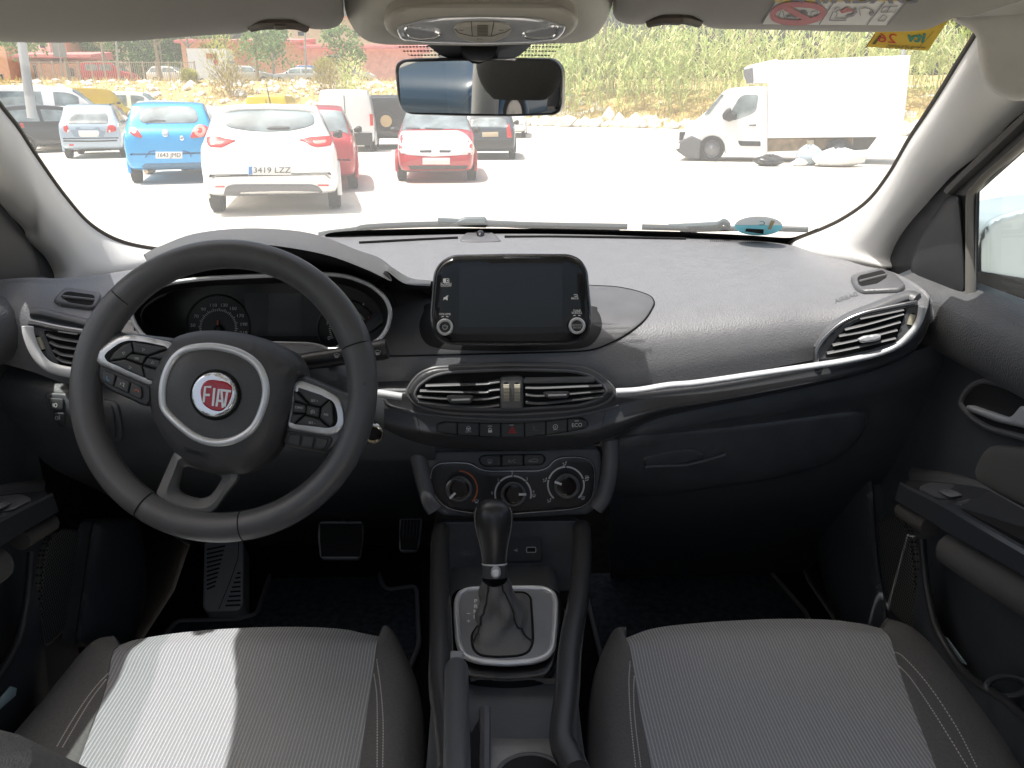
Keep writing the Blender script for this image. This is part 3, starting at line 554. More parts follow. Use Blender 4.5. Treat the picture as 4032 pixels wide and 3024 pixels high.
# steering column shroud
co = MB(); co.pil(Plane(PY(cD(1300, 700), 1.0), (0, -1, .35)), rpoly(pl(cD, (900, 600), (1750, 620), (1930, 800), (1900, 900), (1500, 1000), (1000, 1000)), 60), -.05, .02, 60, hb=-.12); co.build('column_shroud', HARD, dash)
# ================================================================== INFOTAINMENT SCREEN
SP = Plane(PY(cE(1040, 480), 1.055), (0, -1, .22))
scr = thing('infotainment_screen', 'black floating touchscreen with two round dials standing on the middle of the dashboard', 'touchscreen', SP.at(cE(1040, 770)))
so = rpoly(pl(cE, (510, 560), (535, 290), (580, 225), (650, 186), (1040, 178), (1430, 180), (1500, 210), (1545, 280), (1572, 560), (1570, 660), (1530, 740), (1440, 768), (1040, 775), (620, 770), (550, 730), (512, 650)), 34, 6)
m_ = MB(); m_.pil(SP, so, -.012, -.002, 16, step=20, hb=-.03, back=True); m_.build('housing', mat('housing_black', (.02, .02, .021), .3), scr)
rim = MB(); rim.tubeS(SP, so, -.007, .0022, True, k=8); rim.build('housing_rim', DARKCH, scr)
m_ = MB(); gi = rpoly(pl(cE, (528, 560), (548, 300), (590, 240), (655, 208), (1040, 202), (1425, 204), (1490, 228), (1528, 290), (1555, 560), (1552, 650), (1515, 725), (1430, 750), (1040, 756), (630, 752), (565, 715), (530, 645)), 34, 6)
m_.pil(SP, gi, .0, .0008, 3, step=20, hb=-.004); m_.build('front_glass', mat('screen_glass_black', (.007, .0075, .009), .09, spec=.55), scr)
m_ = MB(); m_.pil(SP, rpoly(pl(cE, (696, 254), (1385, 252), (1387, 660), (694, 662)), 3), .0011, .0012, 1, hb=.0006); m_.build('display', mat('display_dark', (.012, .014, .018), .12, spec=.6), scr)
for x, y, cap in ((599, 660, 'power'), (1484, 652, 'browse')):
    k_ = MB(); s_ = 1300 / 2212; c = cE(x, y); k_.pil(SP, circ(c, 52 * s_, 40), .002, .016, 4, hb=.0); kn_ = k_.build('dial_knob', HARD, scr)
    k_ = MB(); k_.tubeS(SP, circ(c, 46 * s_, 40), .0155, .0022, True, k=8); k_.build('dial_ring', SILVER, kn_)
    k_ = MB(); k_.pil(SP, circ(c, 40 * s_, 36), .0155, .0165, 6, hb=.01); k_.build('dial_cap', BTN, kn_)
    k_ = MB()
    if cap == 'power': k_.stroke(SP, circ(c, 9, 20, a0=125, a1=415), 2.2, .0171); k_.stroke(SP, [(c[0], c[1] - 11), (c[0], c[1] - 1)], 2.2, .0171)
    else: k_.text(SP, 'BROWSE', (c[0], c[1] - 3), 8, .0171); k_.text(SP, 'ENTER', (c[0], c[1] + 7), 8, .0171)
    k_.build('dial_print', GREY if cap != 'power' else WHITE, kn_)
le = MB(); h_ = .0011
le.text(SP, 'SCREEN', cE(606, 370), 9, h_); le.text(SP, 'ON/OFF', cE(606, 384), 8.5, h_); le.text(SP, 'VOLUME', cE(599, 574), 8.5, h_); le.text(SP, 'BACK', cE(1470, 468), 8.5, h_); le.text(SP, 'TUNE', cE(1483, 551), 8.5, h_); le.text(SP, 'SCROLL', cE(1483, 565), 8.5, h_)
le.stroke(SP, rpoly(pl(cE, (588, 336), (626, 336), (626, 360), (588, 360)), 3), 2, h_, True); le.pil(SP, pl(cE, (590, 338), (606, 338), (606, 358), (590, 358)), h_, h_, 1, hb=h_ - .0002); le.pil(SP, pl(cE, (612, 344), (621, 344), (621, 353), (612, 353)), h_, h_, 1, hb=h_ - .0002)
le.pil(SP, pl(cE, (590, 460), (600, 460), (616, 446), (616, 482), (600, 472), (590, 472)), h_, h_, 1, hb=h_ - .0002); le.stroke(SP, pl(cE, (586, 480), (622, 450)), 2, h_)
for x in (599, 1483): y = 588 if x < 1000 else 580; le.stroke(SP, pl(cE, (x - 24, y + 4), (x - 8, y)), 2.4, h_); le.stroke(SP, pl(cE, (x + 8, y), (x + 24, y + 4)), 2.4, h_)
le.stroke(SP, pl(cE, (1462, 443), (1484, 443), (1486, 447), (1486, 455), (1466, 455)), 2, h_); le.build('bezel_lettering', mat('bezel_print', (.55, .55, .55), .5), scr)
nk = MB(); c0 = SP.at(cE(1040, 560), -.03); nk.tube([c0, c0 + Vector((0, .06, -.05)), c0 + Vector((0, .12, -.08))], .022, k=12); nk.build('screen_neck', BLACK, scr)

# ================================================================== STEERING WHEEL
WN = Vector((0, -math.cos(R(24)), math.sin(R(24))))
WC = PY(cD(1226, 874), .875); WP = Plane(WC, WN)
sw = thing('steering_wheel', 'black leather steering wheel with a round red emblem, turned slightly to the right', 'steering wheel', WC)
# rim: ellipse outline fitted in the survey, axis circle in the wheel plane
ex = Vector((1, 0, 0)); ey = WN.cross(ex).normalized(); ey = ey if ey.z > 0 else -ey
RR, rt = .1645, .0176
def wpt(a, r=RR, h=0): return WC + (ex * math.cos(R(a)) + ey * math.sin(R(a))) * r + WN * h
rim = MB(); G = []
NS = 160
for i in range(NS):
    a = 360 * i / NS; c = wpt(a); rad = (ex * math.cos(R(a)) + ey * math.sin(R(a)))
    d = min(abs((a - t + 180) % 360 - 180) for t in (138, 18, 236, 278)); rr = rt * (1 - .05 * math.exp(-(d / .9) ** 2))
    thick = 1.0 + .10 * (math.exp(-((a - 150) / 20) ** 2) + math.exp(-((a - 22) / 20) ** 2))
    G.append([c + (rad * math.cos(R(b)) * rr * thick + WN * math.sin(R(b)) * rr * 1.05) for b in range(0, 360, 18)])
rim.grid(G, cu=True, cv=True); rimo = rim.build('rim', LEATH, sw)
sm_ = MB()
for t in (138, 18, 236, 278):
    c = wpt(t); rad = (ex * math.cos(R(t)) + ey * math.sin(R(t))); sm_.tube([c + (rad * math.cos(R(b)) + WN * math.sin(R(b)) * 1.05) * rt * .985 for b in range(0, 360, 15)], .0008, True, k=5)
sm_.build('rim_seam', GROOVE, rimo)
st = MB()
for i in range(150):
    a = 150 + i * 1.2
    p0 = wpt(a, RR - rt * .99, .004); p1 = wpt(a + .9, RR - rt * .99, -.002); st.tube([p0, p1], .0007, k=4)
st.build('rim_stitching', mat('black_thread', (.10, .10, .10), .6), rimo)
# hub cover (airbag)
HBP = Plane(WC + WN * .012, WN)
hub = MB(); hpoly = rpoly(pl(cD, (800, 880), (825, 760), (880, 660), (950, 590), (1060, 558), (1180, 553), (1330, 568), (1480, 610), (1600, 670), (1650, 740), (1660, 800), (1625, 812), (1600, 960), (1560, 1100), (1510, 1200), (1440, 1280), (1340, 1335), (1230, 1345), (1100, 1320), (990, 1260), (900, 1160), (830, 1030)), 60, 5)
hub.pil(HBP, hpoly, -.012, .026, 150, step=26, hb=-.04); hubo = hub.build('hub_cover', mat('hub_soft_plastic', (.080, .081, .084), .40, bump=('leather', 800, .15)), sw); HS = Surf(hub)
ring = pl(cD, (888, 930), (895, 830), (935, 730), (1000, 668), (1100, 646), (1200, 650), (1320, 685), (1410, 755), (1447, 860), (1432, 970), (1380, 1080), (1290, 1145), (1180, 1165), (1070, 1135), (970, 1060), (905, 990))
cr_ = MB(); cr_.tubeS(HS, sm(ring, 90), .0008, .0040, True, k=10, ry=.0045); cr_.build('chrome_ring', SILVER, hubo)
ec = cD(1175, 905); s_ = 1600 / 2212
em = MB(); em.pil(HS, circ(ec, 124 * s_, 56), .0015, .008, 10, hb=-.002); emo = em.build('emblem', CHROME, sw); 
em = MB(); em.tubeS(HS, circ(ec, 128 * s_, 56), .001, .0022, True, k=8); em.build('emblem_recess', GROOVE, emo)
EP = Plane(HS.at(ec, .009), WN)
em = MB(); em.pil(EP, rpoly(pl(cD, (1088, 880), (1110, 832), (1150, 820), (1230, 832), (1268, 860), (1262, 910), (1240, 965), (1205, 998), (1150, 990), (1100, 955)), 22), -.002, .0006, 5, hb=-.004); em.build('emblem_plate', mat('emblem_red', (.52, .012, .03), .25, coat=.6, var=.05), emo)
em = MB(); EP2 = Plane(HS.at(ec, .0102), WN)
for pts in ([(1108, 946), (1117, 862), (1150, 862)], [(1112, 905), (1142, 906)], [(1158, 965), (1167, 868)], [(1178, 968), (1192, 875), (1205, 875), (1213, 975)], [(1184, 936), (1210, 940)], [(1208, 880), (1258, 886)], [(1238, 884), (1222, 970)]):
    em.stroke(EP2, pl(cD, *pts), 9, 0)
em.build('emblem_lettering', mat('emblem_silver', (.80, .80, .80), .3, .6), emo)
ag = MB(); ag.pil(HS, rpoly(pl(cD, (1003, 1182), (1138, 1218), (1132, 1252), (1000, 1214)), 6), .0004, .0008, 2, hb=-.001); ag.build('airbag_plaque', BTN, hubo)
ag = MB(); ag.text(HS, 'AIRBAG', cD(1069, 1217), 13, .0014, ang=15, sx=1.15); ag.stroke(HS, pl(cD, (870, 770), (895, 775), (885, 795)), 2, .0012); ag.stroke(HS, pl(cD, (880, 775), (880, 790)), 2, .0012); ag.stroke(HS, pl(cD, (1480, 960), (1515, 965), (1500, 978), (1485, 972)), 2, .0012); ag.build('hub_lettering', mat('moulded_black', (.015, .015, .015), .4), hubo)
# spokes
SPN = Plane(WC + WN * .004, WN)
def spoke(body, frame, inner, btns, lower, lbt):
    s = MB(); s.pil(SPN, rpoly(pl(cD, *body), 30), -.012, .004, 26, hb=-.03); so_ = s.build('spoke', LEATH, sw)
    f = MB(); f.pil(SPN, rpoly(pl(cD, *frame), 26), .004, .009, 9, step=14, hb=-.004); f.build('spoke_trim', SILVER, so_)
    ic = np.mean(inner, 0); inner = [tuple(ic + (np.array(p) - ic) * np.array([.95, .90])) for p in inner]; f = MB(); f.pil(SPN, rpoly(pl(cD, *inner), 22), .0092, .0096, 2, hb=.002); f.build('button_well', GROOVE, so_)
    for b in btns: k = MB(); k.pil(SPN, rpoly(pl(cD, *b), 5), .0105, .0135, 6, hb=.006); k.build('push_button', BTN, so_)
    f = MB(); f.pil(SPN, rpoly(pl(cD, *lower), 20), .002, .006, 6, hb=-.02); f.build('lower_bezel', mat('bezel_dark', (.03, .03, .032), .4), so_)
    for b in lbt: k = MB(); k.pil(SPN, rpoly(pl(cD, *b), 8), .0062, .0088, 6, hb=.004); k.build('push_button', BTN, so_)
    return so_
k2 = lambda *p: [(x * .5, y * .5 + 150 * 2212 / 1600) for x, y in p]     # cK -> cD coordinates
lft = spoke([(440, 560), (560, 570), (660, 560), (760, 575), (980, 600), (980, 960), (780, 970), (560, 830), (470, 800)],
      k2((1030, 985), (1045, 935), (1130, 860), (1280, 765), (1400, 738), (1600, 765), (1900, 830), (1900, 1000), (1660, 1310), (1400, 1190), (1060, 1050)),
      k2((1115, 975), (1150, 925), (1290, 815), (1400, 780), (1600, 805), (1850, 862), (1850, 1000), (1640, 1255), (1400, 1150), (1150, 1040)),
      [k2((1200, 1005), (1240, 940), (1340, 855), (1428, 825), (1452, 925), (1375, 985), (1360, 1000), (1205, 1022)), k2((1440, 818), (1800, 880), (1815, 895), (1610, 965), (1460, 935)), k2((1372, 1000), (1430, 948), (1600, 972), (1550, 1060)), k2((1198, 1035), (1360, 1010), (1545, 1075), (1580, 1215), (1360, 1120)), k2((1620, 980), (1830, 905), (1830, 1020), (1750, 1010), (1625, 990)), k2((1612, 990), (1750, 1020), (1745, 1120), (1560, 1065)), k2((1555, 1085), (1740, 1130), (1700, 1260), (1590, 1225))],
      k2((1072, 1060), (1640, 1300), (1640, 1470), (1590, 1520), (1180, 1340), (1075, 1230)),
      [k2((1110, 1170), (1140, 1125), (1265, 1180), (1235, 1310), (1110, 1240)), k2((1275, 1190), (1420, 1255), (1395, 1385), (1245, 1310)), k2((1430, 1260), (1540, 1305), (1555, 1400), (1530, 1450), (1405, 1390))])
le = MB(); le.text(SPN, 'OK', cK(1488, 1000), 9, .0139, ang=8)
for x, y, a in ((1345, 940, 55), (1562, 903, -35), (1660, 1045, 5), (1415, 1097, 215)):
    le.stroke(SPN, [cK(x + 18 * math.cos(R(a + d)), y + 18 * math.sin(R(a + d))) for d in (30, 150, 270)], 1.5, .0139, True)
le.stroke(SPN, pl(cK, (1305, 1285), (1320, 1270), (1305, 1262)), 2, .0092); le.stroke(SPN, pl(cK, (1335, 1262), (1355, 1275), (1340, 1295), (1350, 1310)), 3, .0092); le.build('button_print', GREY, lft)
le = MB(); le.stroke(SPN, pl(cK, (1165, 1190), (1160, 1215), (1175, 1238), (1190, 1240)), 4, .0092); le.build('call_symbol', BLUEP, lft)
le = MB(); le.stroke(SPN, pl(cK, (1458, 1355), (1475, 1340), (1500, 1345), (1515, 1368)), 4, .0092); le.build('hang_up_symbol', ORANGE, lft)
rgt = spoke([(1560, 820), (1650, 790), (1900, 900), (1960, 850), (2000, 950), (1900, 1130), (1800, 1230), (1540, 1180)],
      [(1595, 850), (1630, 825), (1760, 870), (1850, 925), (1868, 985), (1875, 1050), (1860, 1100), (1800, 1128), (1560, 1085), (1580, 1000)],
      [(1600, 880), (1640, 862), (1740, 895), (1820, 935), (1838, 990), (1845, 1045), (1832, 1085), (1790, 1098), (1575, 1072)],
      [[(1625, 865), (1745, 905), (1790, 930), (1745, 970), (1690, 955), (1620, 880)], [(1600, 880), (1618, 895), (1680, 960), (1600, 935)], [(1597, 945), (1665, 960), (1662, 1005), (1590, 1000)], [(1672, 962), (1742, 978), (1735, 1030), (1665, 1012)], [(1795, 935), (1810, 960), (1815, 1060), (1800, 1080), (1742, 1030), (1750, 975)], [(1660, 1018), (1735, 1036), (1790, 1085), (1610, 1065)], [(1590, 1008), (1655, 1012), (1600, 1062), (1578, 1055)]],
      [(1560, 1095), (1820, 1135), (1795, 1190), (1760, 1215), (1540, 1175)],
      [[(1575, 1115), (1640, 1122), (1630, 1185), (1560, 1170)], [(1648, 1123), (1712, 1133), (1702, 1195), (1637, 1186)], [(1720, 1134), (1790, 1145), (1775, 1190), (1750, 1203), (1710, 1196)]])
le = MB()
for t_, x, y in (('SET +', 1712, 938), ('CANC', 1628, 975), ('RES', 1775, 1013), ('SET -', 1697, 1058)): le.text(SPN, t_, cD(x, y), 8.5, .0139, ang=6)
le.stroke(SPN, circ(cD(1702, 998), 7, 14, a0=-40, a1=250), 1.5, .0139); le.stroke(SPN, pl(cD, (1698, 994), (1708, 1004)), 1.5, .0139); le.build('button_print', GREY, rgt)
# lower spoke (open trapezoid loop)
b3 = pl(cD, (935, 1240), (1000, 1280), (1300, 1345), (1310, 1360), (1240, 1440), (1150, 1560), (1060, 1575), (950, 1555), (850, 1490), (838, 1470))
b3i = pl(cD, (985, 1370), (1000, 1300), (1180, 1335), (1212, 1352), (1160, 1440), (1095, 1470), (1010, 1445), (975, 1410))
def ringpad(S, outer, inner, hs, n=90):
    o, i = cr(outer, n, True), cr(inner, n, True); fr = [0, .0, .12, .45, .8, 1, 1]; m_ = MB()
    m_.grid([[S.at(tuple(p * (1 - f) + q * f), h) for p, q in zip(o, i)] for f, h in zip(fr, hs)], cv=True); return m_
bo_ = rpoly(pl(cD, (955, 1200), (1300, 1290), (1310, 1355), (1240, 1440), (1175, 1535), (1120, 1570), (1040, 1572), (940, 1550), (868, 1505), (842, 1465), (862, 1410)), 30, 4)
bi_ = rpoly(pl(cD, (1000, 1290), (1180, 1335), (1212, 1355), (1175, 1420), (1140, 1458), (1095, 1470), (1030, 1455), (985, 1430), (975, 1405)), 24, 4)
al = lambda P, c: sorted(P, key=lambda p: math.atan2(p[1] - c[1], p[0] - c[0]))
cc_ = cD(1085, 1400); bo_, bi_ = al(bo_, cc_), al(bi_, cc_)
ringpad(SPN, bo_, bi_, [-.028, -.010, -.002, .001, -.006, -.014, -.030]).build('lower_spoke', mat('spoke_grey_plastic', (.17, .17, .17), .4), sw)
bk = MB(); c1 = WC - WN * .10; bk.tube([WC - WN * .02, c1, c1 - WN * .12], [.07, .05, .05], k=20); bk.build('hub_back', BLACK, sw)

# ================================================================== STALK, KEY
stk = thing('wiper_stalk', 'black wiper stalk with white wiper symbols sticking out right of the column', 'stalk', PY(cD(1700, 720), .98))
STP = Plane(PY(cD(1880, 690), .985), (0, -1, .2))
t = MB(); t.tubeS(STP, pl(cD, (1600, 755), (1665, 728), (1800, 705), (2000, 672), (2090, 660)), 0, [.013, .0125, .012, .0135, .0145], n=30, k=16); t.build('lever', mat('stalk_black', (.025, .025, .026), .4), stk)
t = MB(); t.tubeS(STP, pl(cD, (2085, 660), (2108, 656)), 0, [.0148, .0135], k=16); t.build('end_cap', mat('stalk_cap', (.035, .035, .036), .35), stk)
t = MB(); TF = Plane(STP.o + STP.n * .0145, STP.n); demist(t, TF, cD, 2056, 675, 1.0, 0); demist(t, TF, cD, 1833, 692, .9, 0); t.stroke(TF, pl(cD, (1830, 640), (1850, 632)), 3, 0); t.build('stalk_symbols', WHITE, stk)
ky = thing('ignition_switch', 'chrome ringed ignition switch on the right of the steering column', 'ignition', PY(cD(2040, 1115), 1.0))
KPn = Plane(PY(cD(2035, 1115), 1.0), (.2, -1, .25))
t = MB(); t.tubeS(KPn, circ(cD(2030, 1115), 36, 40, 34), .004, .0028, True, k=8); t.build('chrome_ring', mat('brass_chrome', (.75, .68, .55), .15, 1.0), ky)
t = MB(); t.pil(KPn, circ(cD(2030, 1115), 36, 40, 34), .0, .002, 6, hb=-.06); t.build('barrel', BLACK, ky)

# ================================================================== CENTRE CONSOLE, GEAR LEVER, HANDBRAKE
con = thing('centre_console', 'dark plastic centre console with a chrome framed gear plate between the two front seats', 'console', (0, .8, .45))
CPn = Plane(PZ(cH(1085, 420), -.645), (0, -.10, 1))
cons = []
for y, v in ((1.10, 0), (1.0, 0), (.9, 0), (.8, 0), (.7, 0), (.60, 0), (.45, 0)):
    zt = 1.31 - .665 - (.03 if y > .98 else 0) - (.02 if y < .72 else 0)
    cons.append([(-.092, y, .28), (-.090, y, zt - .06), (-.086, y, zt - .005), (-.05, y, zt), (0.0, y, zt), (.05, y, zt), (.086, y, zt - .005), (.090, y, zt - .06), (.092, y, .28)])
b = MB(); b.grid(psurf([[Vector(p) + Vector((.012, 0, 0)) for p in r] for r in cons], 40, 30)); b.build('console_body', LOWER, con)
RPn = Plane((0, .8, 1.31 - .628), (0, 0, 1))
for pts in ([(620, 815), (612, 900), (612, 1100), (614, 1300), (622, 1659)], [(1640, 795), (1645, 900), (1640, 1050), (1618, 1300), (1578, 1520), (1560, 1659)]):
    r_ = MB(); e = pl(cG, *pts); e += (pl(cH, (520, 800), (530, 1000), (560, 1200), (600, 1500), (610, 1700)) if pts[0][0] < 1000 else pl(cH, (1640, 700), (1620, 1000), (1585, 1300), (1590, 1450), (1640, 1560), (1700, 1700)))
    r_.tubeS(RPn, e, 0, .0160, n=80, k=16, ry=.0145); r_.build('side_rail', mat('rail_satin', (.050, .051, .053), .27, spec=.6, bump=('noise', 900, .2)), con)
gpo = rpoly(pl(cH, (655, 300), (660, 200), (690, 135), (760, 105), (880, 97), (1300, 92), (1420, 97), (1500, 140), (1520, 210), (1515, 400), (1495, 620), (1440, 690), (1330, 730), (1085, 750), (850, 730), (730, 690), (675, 580)), 40, 5)
g = MB(); apron = rpoly(pl(cH, (610, 300), (615, 150), (680, 95), (1085, 80), (1480, 85), (1580, 150), (1600, 300), (1560, 650), (1520, 800), (1450, 880), (1300, 910), (1085, 920), (850, 905), (720, 880), (640, 700)), 50)
g.pil(CPn, apron, -.010, -.004, 20, hb=-.03); g.build('gear_apron', mat('apron_black', (.010, .010, .011), .25), con)
g = MB(); g.pil(CPn, gpo, .0, .003, 8, hb=-.01); g.build('gear_plate', mat('gear_plate_grey', (.25, .256, .265), .32, spec=.6, var=.06), con)
g = MB(); g.tubeS(CPn, gpo, .003, .0040, True, k=10, ry=.0040); g.build('gear_plate_rim', SILVER, con)
le = MB()
for t_, x, y in (('P', 825, 206), ('R', 826, 252), ('N', 826, 297), ('D', 826, 343)): le.text(CPn, t_, cH(x, y), 14.5, .0034, sx=1.25, bold=.03)
le.stroke(CPn, pl(cH, (748, 313), (779, 313)), 3, .0034); le.stroke(CPn, pl(cH, (747, 379), (778, 379)), 3, .0034); le.stroke(CPn, pl(cH, (762, 366), (762, 393)), 3, .0034); le.build('gear_letters', WHITE, con)
tray = MB(); T0 = [PZ(cH(790, 900), -.68), PZ(cH(1085, 905), -.68), PZ(cH(1530, 880), -.68)]
rows = [[PZ(cH(x, y), z) for x in (780, 1000, 1250, 1545)] for y, z in ((880, -.655), (930, -.672), (1050, -.690), (1250, -.695), (1390, -.688), (1440, -.668), (1500, -.660), (1700, -.655), (1900, -.655))]
tray.grid(psurf(rows, 20, 50)); tray.build('storage_tray', mat('tray_grey', (.33, .322, .315), .5, bump=('noise', 500, .3), var=.2, vscale=25), con); TS = Surf(tray)
CHP = Plane(PZ(cH(1300, 1659), -.653), (0, 0, 1))
cu = MB(); cu.tubeS(CHP, circ(cH(1300, 1760), 300 * .4521, 50, 215 * .4521), 0, .003, True, k=8); cu.build('cup_holder_rim', HARD, con)
cu = MB(); cu.pil(CHP, circ(cH(1300, 1760), 300 * .4521, 50, 215 * .4521), .0015, .0016, 1, hb=0); cu.build('cup_holder_well', BLACK, con)
gv = MB(); gv.tubeS(CHP, pl(cH, (905, 1150), (905, 1300), (900, 1700)), 0, .007, n=20, k=8); gv.build('brake_slot_edge', HARD, con)
gv = MB(); gv.pil(CHP, pl(cH, (790, 1350), (895, 1150), (900, 1750), (500, 1750), (520, 1000)), .001, .0015, 1, hb=0); gv.build('brake_slot', BLACK, con)
# gear lever
gl = thing('gear_lever', 'tall black gear lever with a rounded leather knob and wrinkled leather gaiter', 'gear lever', CPn.at(cH(1060, 420)))
KT, KB = PY(cG(998, 640), .885), PY(cG(1008, 1050), .855)
def lathe_path(mb, prof, n=28, sq=1.0):
    G = []
    for p, r_ in prof:
        G.append([p + Vector((math.cos(2 * math.pi * j / n) * r_, 0, 0)) + AX2 * (math.sin(2 * math.pi * j / n) * r_ * sq) for j in range(n)])
    mb.grid(G, cv=True)
axk = (KT - KB).normalized(); AX2 = Vector((1, 0, 0)).cross(axk).normalized()
PPM = lambda p: FPX / ((p - EYE).dot(Vector((_sy * _cp, _cy * _cp, -_sp))))
def wr(px, p): return px / PPM(p)
s_ = 1200 / 2212; kb = MB(); prof = []
for y, w in ((578, 3), (582, 45), (592, 75), (610, 102), (640, 128), (675, 141), (720, 143), (770, 138), (830, 126), (900, 108), (970, 95), (1030, 88), (1055, 86)):
    f = (y - 578) / (1055 - 578); p = KT.lerp(KB, 0) + (KB - KT) * ((y - 640) / (1050 - 640)); prof.append((p, wr(w * s_, p)))
lathe_path(kb, prof, 32, .92); kbo = kb.build('knob', mat('knob_leather', (.030, .030, .031), .30, spec=.6, bump=('leather', 1100, .08)), gl)
sd = MB()
for sgn in (-1, 1): sd.tube([p + Vector((sgn * r_ * .93, 0, 0)) - AX2 * (-1 if AX2.y > 0 else 1) * -r_ * .38 for p, r_ in prof[4:-1]], .0007, n=30, k=5)
sd.build('knob_seam', mat('grey_thread', (.22, .22, .22), .6), kbo)
cl = MB(); prof = []
KC = KB + (KB - KT) * (1150 - 1050) / (1050 - 640)
for f, w in ((0, 80), (.05, 90), (.5, 92), (.95, 93), (1.0, 84)): p = KB.lerp(KC, f); prof.append((p, wr(w * s_, p)))
lathe_path(cl, prof, 28, .95); clo = cl.build('collar', mat('collar_grey', (.07, .07, .072), .4), gl)
rg = MB(); p = KB; rr = wr(88 * s_, p); rg.tube([p + Vector((math.cos(2 * math.pi * j / 32) * rr, 0, 0)) + AX2 * math.sin(2 * math.pi * j / 32) * rr * .95 for j in range(32)], .0012, True, k=6); rg.build('collar_ring', SILVER, clo)
rb_ = MB(); CB = Plane(KB.lerp(KC, .65) + Vector((0, -.026, .004)), (0, -1, .35)); rb_.pil(CB, circ(cG(1018, 1120), 36 * s_, 28), .0, .006, 8, hb=-.02); rb_.build('release_button', SILVER, gl)
# gaiter
bo = MB(); base = rpoly(pl(cH, (788, 500), (830, 440), (890, 360), (900, 200), (930, 130), (1250, 130), (1305, 170), (1320, 420), (1325, 560), (1290, 650), (1200, 685), (1000, 695), (860, 680), (800, 620)), 30, 4)
N_ = 64; bp = [CPn.at(p, .003) for p in cr(resample(base, 14), N_, True)]
cen = sum(bp, Vector()) / N_; ang0 = [math.atan2((p - cen).y, (p - cen).x) for p in bp]
topc = KC; G = []
for k in range(22):
    f = k / 21; row = []
    for i in range(N_):
        a = ang0[i]; rt_ = wr(93 * s_, topc); tp = topc + Vector((math.cos(a) * rt_, math.sin(a) * rt_ * .9, math.sin(a) * rt_ * .25))
        e = f ** .60; q = bp[i].lerp(tp, e); q.z = bp[i].z + (tp.z - bp[i].z) * (f ** 1.25)
        wv = math.sin(f * math.pi) * (.0035 * math.sin(a * 3 + f * 7) + .003 * math.sin(a * 5 - f * 11 + 1)) ; q += Vector((math.cos(a), math.sin(a), 0)) * wv
        row.append(q)
    G.append(row)
bo.grid(G, cv=True); boo = bo.build('gaiter', LEATH2, gl)
ss = MB()
for i0 in range(N_):
    pass
def gait_line(a_base, a_top):
    pts = []
    for k in range(22):
        a = a_base + (a_top - a_base) * k / 21; i = min(range(N_), key=lambda j: abs((ang0[j] - a + math.pi) % (2 * math.pi) - math.pi)); pts.append(Vector(G[k][i]) + Vector((0, -.0006, .0012)))
    return pts
for a, b_ in ((R(-145), R(-120)), (R(-38), R(-55))): ss.tube(gait_line(a, b_), .0012, n=60, k=6)
ss.build('gaiter_seam', mat('seam_black', (.02, .02, .02), .6), boo)
fr_ = MB(); fr_.tube(bp, .0018, True, k=6); fr_.build('gaiter_frame', GROOVE, gl)
# handbrake
hbk = thing('handbrake_lever', 'black handbrake lever with a square release button left of the storage tray', 'handbrake', PZ(cH(660, 1659), -.66))
P0, P1, P2 = PY(cH(663, 700), .745), PY(cH(658, 800), .718), PY(cH(662, 1720), .50)
t = MB(); t.tube([P1, P1.lerp(P2, .02), P1.lerp(P2, .5), P2, P2 + (P2 - P1) * .3], [wr(.86 * 42, P1), wr(47, P1), wr(50, P1.lerp(P2, .5)), wr(55, P2), wr(56, P2)], n=40, k=22, up=(0, 0, 1)); t.build('grip', mat('handbrake_grey', (.13, .135, .142), .28, spec=.6, bump=('leather', 900, .3)), hbk)
t = MB(); t.tube([P0, P0.lerp(P1, .15), P1.lerp(P2, .03)], [wr(24, P0), wr(27, P0), wr(27, P1)], k=4, up=(0.7, 0, .7)); 
bb = MB(); d = (P1 - P0).normalized(); rotm = Matrix((Vector((1, 0, 0)), d, Vector((1, 0, 0)).cross(d))).transposed(); bb.box(P0.lerp(P1, .6), (wr(52, P0), (P1 - P0).length * 1.5, wr(50, P0)), rotm); bo_ = bb.build('release_button', mat('button_grey', (.36, .37, .38), .4), hbk)
bv = bo_.modifiers.new('b', 'BEVEL'); bv.width = .002; bv.segments = 3

def sstep(t): t = max(0., min(1., t)); return t * t * (3 - 2 * t)
